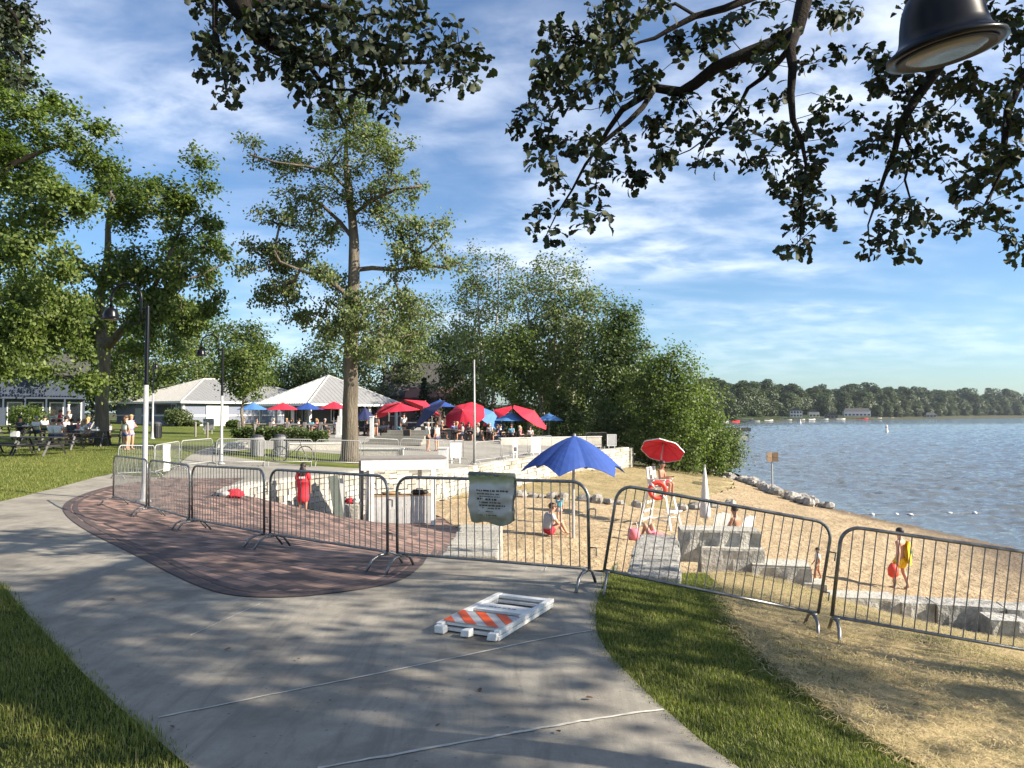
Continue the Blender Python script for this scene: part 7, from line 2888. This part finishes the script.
def person(label, loc, heading, H, pose='stand', skin='skin', top='white', bottom='denim', hair='hairbrown', group=None, longhair=False, dress=None, detail=False, sleeves=.55, leglen=.55, over=None, build=1.0, bare=False, hat=None):
    t = thing('person', label, 'person', loc, heading, group)
    J = pose_joints(pose, **(over or {}))
    names, verts, rads, edges = {}, [], [], []

    def add(n, p, r, to=None):
        names[n] = len(verts)
        verts.append(p * H)
        rads.append((r[0] * H * 1.12, r[1] * H * 1.12) if hasattr(r, '__len__') else r * H * 1.12)
        if to is not None:
            edges.append((names[to], names[n]))
    b = build
    add('pelvis', J['pelvis'], (.072 * b, .055 * b))
    add('waist', J['waist'], (.062 * b, .05 * b), 'pelvis')
    add('chest', J['chest'], (.078 * b, .058 * b), 'waist')
    add('neckb', J['neckb'], (.045, .038), 'chest')
    add('neck', J['neck'], .03, 'neckb')
    add('head', J['head'], (.046, .052), 'neck')
    hd_ = J['crown'] - J['head']
    add('crown', J['head'] + hd_ * .75, (.044, .05), 'head')
    for n in 'rl':
        add('sh' + n, J['sh' + n], .034 * b, 'chest')
        add('el' + n, J['el' + n], .024 * b, 'sh' + n)
        add('wr' + n, J['wr' + n], .016, 'el' + n)
        if detail:
            d = (J['ha' + n] - J['wr' + n]).normalized()
            a = (J['el' + n] - J['sh' + n]).normalized()
            side = d.cross(Vector((0, 1, 0)))
            side = side.normalized() if side.length > .1 else Vector((1, 0, 0))
            fwd = side.cross(d)
            add('pa' + n, J['wr' + n] + d * .03, (.019, .011), 'wr' + n)
            for k, (of, ln) in enumerate(((-.013, .042), (-.0045, .048), (.0045, .046), (.013, .036))):
                add(f'f{k}{n}', J['wr' + n] + d * (.05 + ln * .35) + fwd * of, .0058, 'pa' + n)
                add(f'g{k}{n}', J['wr' + n] + d * (.05 + ln * .8) + fwd * of * 1.1 - side * .008, .0045, f'f{k}{n}')
            add('th' + n, J['wr' + n] + d * .038 - fwd * .024, .006, 'pa' + n)
        else:
            add('ha' + n, J['ha' + n], .015, 'wr' + n)
        add('hi' + n, J['hi' + n], .05 * b, 'pelvis')
        add('kn' + n, J['kn' + n], .033 * b, 'hi' + n)
        mid = J['kn' + n].lerp(J['an' + n], .35)
        add('ca' + n, mid + Vector((0, .008, 0)), .032 * b, 'kn' + n)
        add('an' + n, J['an' + n], .019, 'ca' + n)
        add('to' + n, J['to' + n], (.02, .014), 'an' + n)
    skin_obj('body', verts, edges, rads, skin, t, 2 if detail else 1)
    g = .012

    def sub(nlist, elist, extra, nm, mat, s=1):
        vs = [v * H for v in nlist]
        skin_obj(nm, vs, elist, [(r[0] * H * 1.3, r[1] * H * 1.3) if hasattr(r, '__len__') else r * H * 1.3 for r in extra], mat, t, s)
    if not bare and not dress:
        e = [J['sh' + n].lerp(J['el' + n], sleeves) for n in 'rl']
        sub([J['waist'].lerp(J['pelvis'], .6), J['waist'], J['chest'], J['neckb'].lerp(J['chest'], .25), J['shr'], e[0], J['shl'], e[1]], [(0, 1), (1, 2), (2, 3), (2, 4), (4, 5), (2, 6), (6, 7)],
            [(.085 * b, .068 * b), (.078 * b, .064 * b), (.09 * b, .07 * b), (.052, .046), .046 * b, .036 * b, .046 * b, .036 * b], 'shirt', top)
    if dress:
        e = [J['sh' + n].lerp(J['el' + n], sleeves) for n in 'rl']
        hem = (J['knr'] + J['knl']) / 2 - Vector((0, 0, .1))
        sub([J['pelvis'], J['waist'], J['chest'], J['neckb'].lerp(J['chest'], .25), J['shr'], e[0], J['shl'], e[1], J['pelvis'].lerp(hem, .5), J['pelvis'].lerp(hem, .95)], [(0, 1), (1, 2), (2, 3), (2, 4), (4, 5), (2, 6), (6, 7), (0, 8), (8, 9)],
            [(.092 * b, .078 * b), (.078 * b, .066 * b), (.09 * b, .07 * b), (.052, .046), .048 * b, .038 * b, .048 * b, .038 * b, (.1 * b, .09 * b), (.098 * b, .09 * b)], 'dress', dress)
    else:
        k = [J['hi' + n].lerp(J['kn' + n], leglen) for n in 'rl']
        sub([J['pelvis'], J['pelvis'].lerp(J['waist'], .35), J['hir'], k[0], J['hil'], k[1]], [(0, 1), (0, 2), (2, 3), (0, 4), (4, 5)], [(.08 * b, .066 * b), (.076 * b, .062 * b), .06 * b, .05 * b, .06 * b, .05 * b], 'shorts', bottom)
    # hair cap
    up = hd_.normalized()
    back = Vector((0, 1, 0)) - up * up.y
    back.normalize()
    hc_ = (J['head'] + hd_ * .7) * H
    mb = MB()
    q = Matrix((Vector((1, 0, 0)), back, up)).transposed()
    cap_ = MB().ball((0, 0, 0), (.06 * H, .068 * H, .056 * H), 12, 8)
    vs = [q @ Vector(v) + hc_ + back * .012 * H + up * .018 * H for v in cap_.v]
    mb.add(vs, cap_.f)
    if longhair:
        cap2 = MB().ball((0, 0, 0), (.064 * H, .036 * H, .115 * H), 10, 8)
        mb.add([q @ Vector(v) + hc_ + back * .085 * H - up * .085 * H for v in cap2.v], cap2.f)
    mb.build('hair', hair, t, smooth=True)
    if hat:
        mb = MB().lathe([(.085 * H, 0), (.088 * H, .004 * H), (.056 * H, .008 * H), (.052 * H, .05 * H), (.01, .06 * H)], 14, tuple(hc_ + up * .03 * H), q)
        mb.build('hat', hat, t)
    if detail:
        f = -back
        fc_ = (J['head'] + hd_ * .35) * H
        for s in (-1, 1):
            MB().ball(tuple(fc_ + f * .058 * H + Vector((s * .018 * H, 0, 0)) + up * .012 * H), .0055 * H, 8, 5).build('eye', 'hairdark', t)
            MB().ball(tuple(fc_ + Vector((s * .052 * H, 0, 0)) + up * .004 * H), (.006 * H, .012 * H, .018 * H), 8, 6).build('ear', skin, t, smooth=True)
        MB().ball(tuple(fc_ + f * .064 * H - up * .004 * H), (.007 * H, .01 * H, .012 * H), 8, 6).build('nose', skin, t, smooth=True)
        MB().ball(tuple(fc_ + f * .056 * H - up * .024 * H), (.014 * H, .005 * H, .004 * H), 8, 5).build('mouth', 'pink', t)
    return t


def at(px, d, mode='lo'):
    x = X(px, d)
    return (x, d, gz1(x, d, mode) + .0)


# facing: heading 0 looks to the camera (-y); R(90) looks to +x (lake); R(180) looks away
g1 = person('woman with long dark hair in a red knee-length outfit on the lower plaza', at(304, 23), R(186), 1.56, 'stand', 'skintan', hair='hairdark', longhair=True, dress='dress', detail=True, sleeves=.8)
mb = MB()
for k in range(3):
    mb.box((-.07 + k * .07, .165, 1.13), (.05, .02, .06))
mb.build('lettering', 'white', g1)
person('man in a grey shirt sitting on the sand below the blue umbrella', at(548, 22.6), R(115), 1.78, 'ground', 'skin', 'greytee', 'red', 'hairbrown', detail=True, sleeves=.6)
person('small child in a light blue shirt standing on the sand', at(559, 26), R(200), .98, 'stand', 'skin', 'teal', 'greytee', 'hairbrown', detail=True, build=1.15)
gl = person('lifeguard in red shorts sitting up on the tall white chair', (lx + .02, ly, lz + SH + .03 - .225 * 1.75), R(58), 1.75, 'chair', 'skintan', 'ringred', 'red', 'hairdark', detail=True, over=dict(anl=(.1, -.22, .06), anr=(-.1, -.22, .06)), bare=True, leglen=.8)
person('sunbather lying on the sand with knees drawn up beyond the stone steps', at(652, 24.2), R(200), 1.7, 'lie', 'skin', 'pink', 'pink', 'hairblond', detail=True)
pz_ = at(735, 24.0)
person('shirtless dark-haired man sitting in a white beach chair', (pz_[0], pz_[1], pz_[2] + .02), R(215), 1.8, 'chair', 'skintan', 'white', 'navy', 'hairdark', detail=True, bare=True)
person('toddler in a beige top walking on the sand with a red bucket nearby', at(815, 20.3), R(250), .86, 'walk', 'skintan', 'offwhite', 'beige', 'hairdark', detail=True, build=1.2, sleeves=.8)
yb = at(897, 20.6)
yp = person('bather wrapped in a yellow towel holding a red bag at the beach', yb, R(215), 1.68, 'walk', 'skin', 'yellow', 'yellow', 'hairdark', detail=True, bare=True, leglen=.75)
mb = MB()
for i, (z0_, r_) in enumerate(((.0, .14), (.2, .155), (.42, .15), (.6, .13))):
    pass
t = thing('towel', 'yellow beach towel with dark marks draped on the bather', 'towel', (yb[0] + .09, yb[1] - .02, yb[2] + .7))
vs, fs = [], []
nj, ni = 12, 9
for j in range(nj + 1):
    for i in range(ni + 1):
        a = -1.5 + 2.4 * i / ni
        z_ = .62 * j / nj
        rr = .215 + .02 * math.sin(i * 2.1 + j * .4) - .03 * (j / nj)
        vs.append((rr * math.cos(a) * .8, rr * math.sin(a), z_))
for th in (0, ):
    for j in range(nj):
        for i in range(ni):
            a = j * (ni + 1) + i
            fs.append((a, a + 1, a + ni + 2, a + ni + 1))
mb = MB().add(vs, fs)
mb.add([(x * .93, y * .93, z) for x, y, z in vs], [f[::-1] for f in fs])
mb.build('cloth', 'yellow', t, smooth=True)
mb = MB()
mb.box((.14, -.12, .3), (.012, .13, .16), rz=R(-55)).box((.16, -.03, .14), (.012, .1, .1), rz=R(-20))
mb.build('print', 'green', t)
t = thing('beach_bag', 'red bag hanging from the hand of the yellow-clad bather', 'bag', (yb[0] - .27, yb[1] - .14, yb[2] + .36))
MB().lathe([(.05, 0), (.13, .06), (.14, .24), (.07, .38)], 12).build('body', 'ringred', t, smooth=True)
MB().tube([(-.06, 0, .36), (0, 0, .47), (.06, 0, .36)], .01, 5).build('handle', 'dress', t)

person('girl with a white top and blue shorts standing on the lawn path', at(126.5, 32, 'up'), R(160), 1.5, 'stand', 'skin', 'white', 'denim', 'hairbrown', longhair=True)
person('girl in a lavender top beside the white-topped girl, looking at her phone', at(131.5, 32.3, 'up'), R(60), 1.52, 'stand', 'skin', 'lavender', 'lavender', 'hairblond', longhair=True, over=dict(ell=(.13, -.04, .63), wrl=(.08, -.16, .66), hal=(.07, -.19, .67)))
PN = [  # px, d, heading, top, hair, pose, label
    (37, 40.6, 200, 'white', 'hairgrey', 'chair', 'man in a white shirt sitting at the second row picnic table'),
    (21, 40.4, 30, 'dark', 'hairdark', 'chair', 'diner in dark clothes at the second row picnic table'),
    (54, 40, 170, 'offwhite', 'hairblond', 'stand', 'person in a cream top standing behind the striped shirt diner'),
    (61, 40.4, 100, 'dress', 'hairbrown', 'stand', 'person in a red and white striped shirt by the picnic crowd'),
    (53, 36.6, 185, 'white', 'hairbrown', 'chair', 'first of two diners in white with their backs to the path'),
    (59, 36.4, 175, 'white', 'hairdark', 'chair', 'second of two diners in white with their backs to the path'),
    (72, 37.4, 200, 'dark', 'hairdark', 'chair', 'diner in black next to the pair in white'),
    (78, 38, 160, 'pink', 'hairbrown', 'chair', 'diner in pink at the crowded picnic table'),
    (84, 37.2, 150, 'white', 'hairblond', 'chair', 'blond diner in white leaning over the crowded table'),
    (95, 37.4, 120, 'white', 'hairbrown', 'chair', 'diner in white at the table end next to the oak'),
    (66, 41.6, 180, 'white', 'hairdark', 'chair', 'diner in white at the far side of the crowded table, behind the stripes'),
    (88, 41.4, 170, 'navy', 'hairblond', 'chair', 'blond diner in navy at the far table near the oak'),
    (45, 43.4, 190, 'white', 'hairdark', 'chair', 'diner in white at the far row table left of the stripes'),
    (100, 39.2, 200, 'dark', 'hairbrown', 'stand', 'person in black standing close to the oak trunk'),
    (69, 42.5, 150, 'offwhite', 'hairgrey', 'stand', 'grey haired person in cream standing behind the crowded table'),
    (108, 37.9, 230, 'offwhite', 'hairblond', 'chair', 'blond woman in a pale top sitting right of the oak trunk')]
for px, d, hdg, top, hair, ps, lb in PN:
    q = at(px, d, 'up')
    p_ = person(lb, q, R(hdg), 1.68, ps, 'skin', top, 'denim' if px % 2 else 'tan', hair, 'picnickers on the lawn', longhair=(hair == 'hairblond'))
    if 'striped' in lb:
        m = MB()
        for k in range(3):
            m.lathe([(.158, .0), (.16, .035), (.158, .07)], 14, (0, .005, 1.03 + k * .13))
        m.build('shirt_stripes', 'white', p_)
# diners: seats taken
DC = [('white', 'hairbrown'), ('dark', 'hairdark'), ('offwhite', 'hairgrey'), ('navy', 'hairbrown'), ('greytee', 'hairblond'), ('white', 'hairdark'), ('pink', 'hairblond'), ('teal', 'hairbrown'), ('dark', 'hairgrey'), ('offwhite', 'hairdark'), ('lavender', 'hairbrown'), ('white', 'hairblond')]
CN = {'white': 'white', 'dark': 'charcoal', 'offwhite': 'cream', 'navy': 'navy', 'greytee': 'grey', 'pink': 'pink', 'teal': 'teal', 'lavender': 'lavender'}
HN = {'hairbrown': 'brown-haired', 'hairdark': 'dark-haired', 'hairgrey': 'grey-haired', 'hairblond': 'blond'}
di = 0
for x, y, z, rz, k, j, lb in SEATS:
    if (k, j) in ((0, 1), (11, 1)):
        continue
    top, hair = DC[di % len(DC)]
    person(f'{HN[hair]} diner in {CN[top]}, ' + ['bathhouse', 'lake', 'far'][j] + f' side of the table {lb}', (x, y, z - .02), rz, 1.7, 'chair', 'skin' if di % 5 else 'skintan', top, 'denim' if di % 2 else 'dark', hair, 'diners at the cafe', longhair=di % 3 == 0)
    di += 1
# strollers and two sitting by the steps
for px, d, hdg, top, hair, ps, lb in [(428, 43, 120, 'white', 'hairgrey', 'stand', 'person in white at the foot of the cafe counter'), (437, 43.5, 240, 'white', 'hairbrown', 'stand', 'person in white right behind the white box post'), (404, 55, 10, 'white', 'hairdark', 'stand', 'waiter in white standing at the counter end'),
                                      (376, 55, 200, 'dark', 'hairdark', 'stand', 'person in black standing by the navy umbrella'), (443, 57, 90, 'dark', 'hairblond', 'stand', 'person in dark clothes under the dark navy tilted umbrella'), (541, 58, 30, 'pink', 'hairblond', 'stand', 'person in pink at the lake end of the cafe'), (558, 60, 160, 'offwhite', 'hairbrown', 'stand', 'person in cream at the lake end under the last blue umbrella')]:
    person(lb, at(px, d, 'up'), R(hdg), 1.68, ps, 'skin', top, 'denim' if px % 2 else 'dark', hair, 'guests on the terrace')

# ------------------------------------------------------------------ bake skinned figures into plain meshes
dg = bpy.context.evaluated_depsgraph_get()
dg.update()
for ob in SKINNED:
    ev = ob.evaluated_get(dg)
    me = bpy.data.meshes.new_from_object(ev, depsgraph=dg)
    me.materials.clear()
    me.materials.append(ob.data.materials[0])
    ob.modifiers.clear()
    ob.data = me
    me.polygons.foreach_set('use_smooth', [True] * len(me.polygons))
# ------------------------------------------------------------------ air: faint summer haze over the lake
hm, hnt, hb = newmat('summer_haze')
hnt.nodes.remove(hb)
pvn = N(hnt, 'ShaderNodeVolumePrincipled')
pvn.inputs['Color'].default_value = (.72, .82, .95, 1)
pvn.inputs['Density'].default_value = .00006
pvn.inputs['Anisotropy'].default_value = .2
hnt.links.new(pvn.outputs[0], hnt.nodes['Material Output'].inputs['Volume'])
mb = MB().box((0, 1000, 12), (7400, 6400, 46))
hz_o = mb.build('haze', hm, kind='stuff')
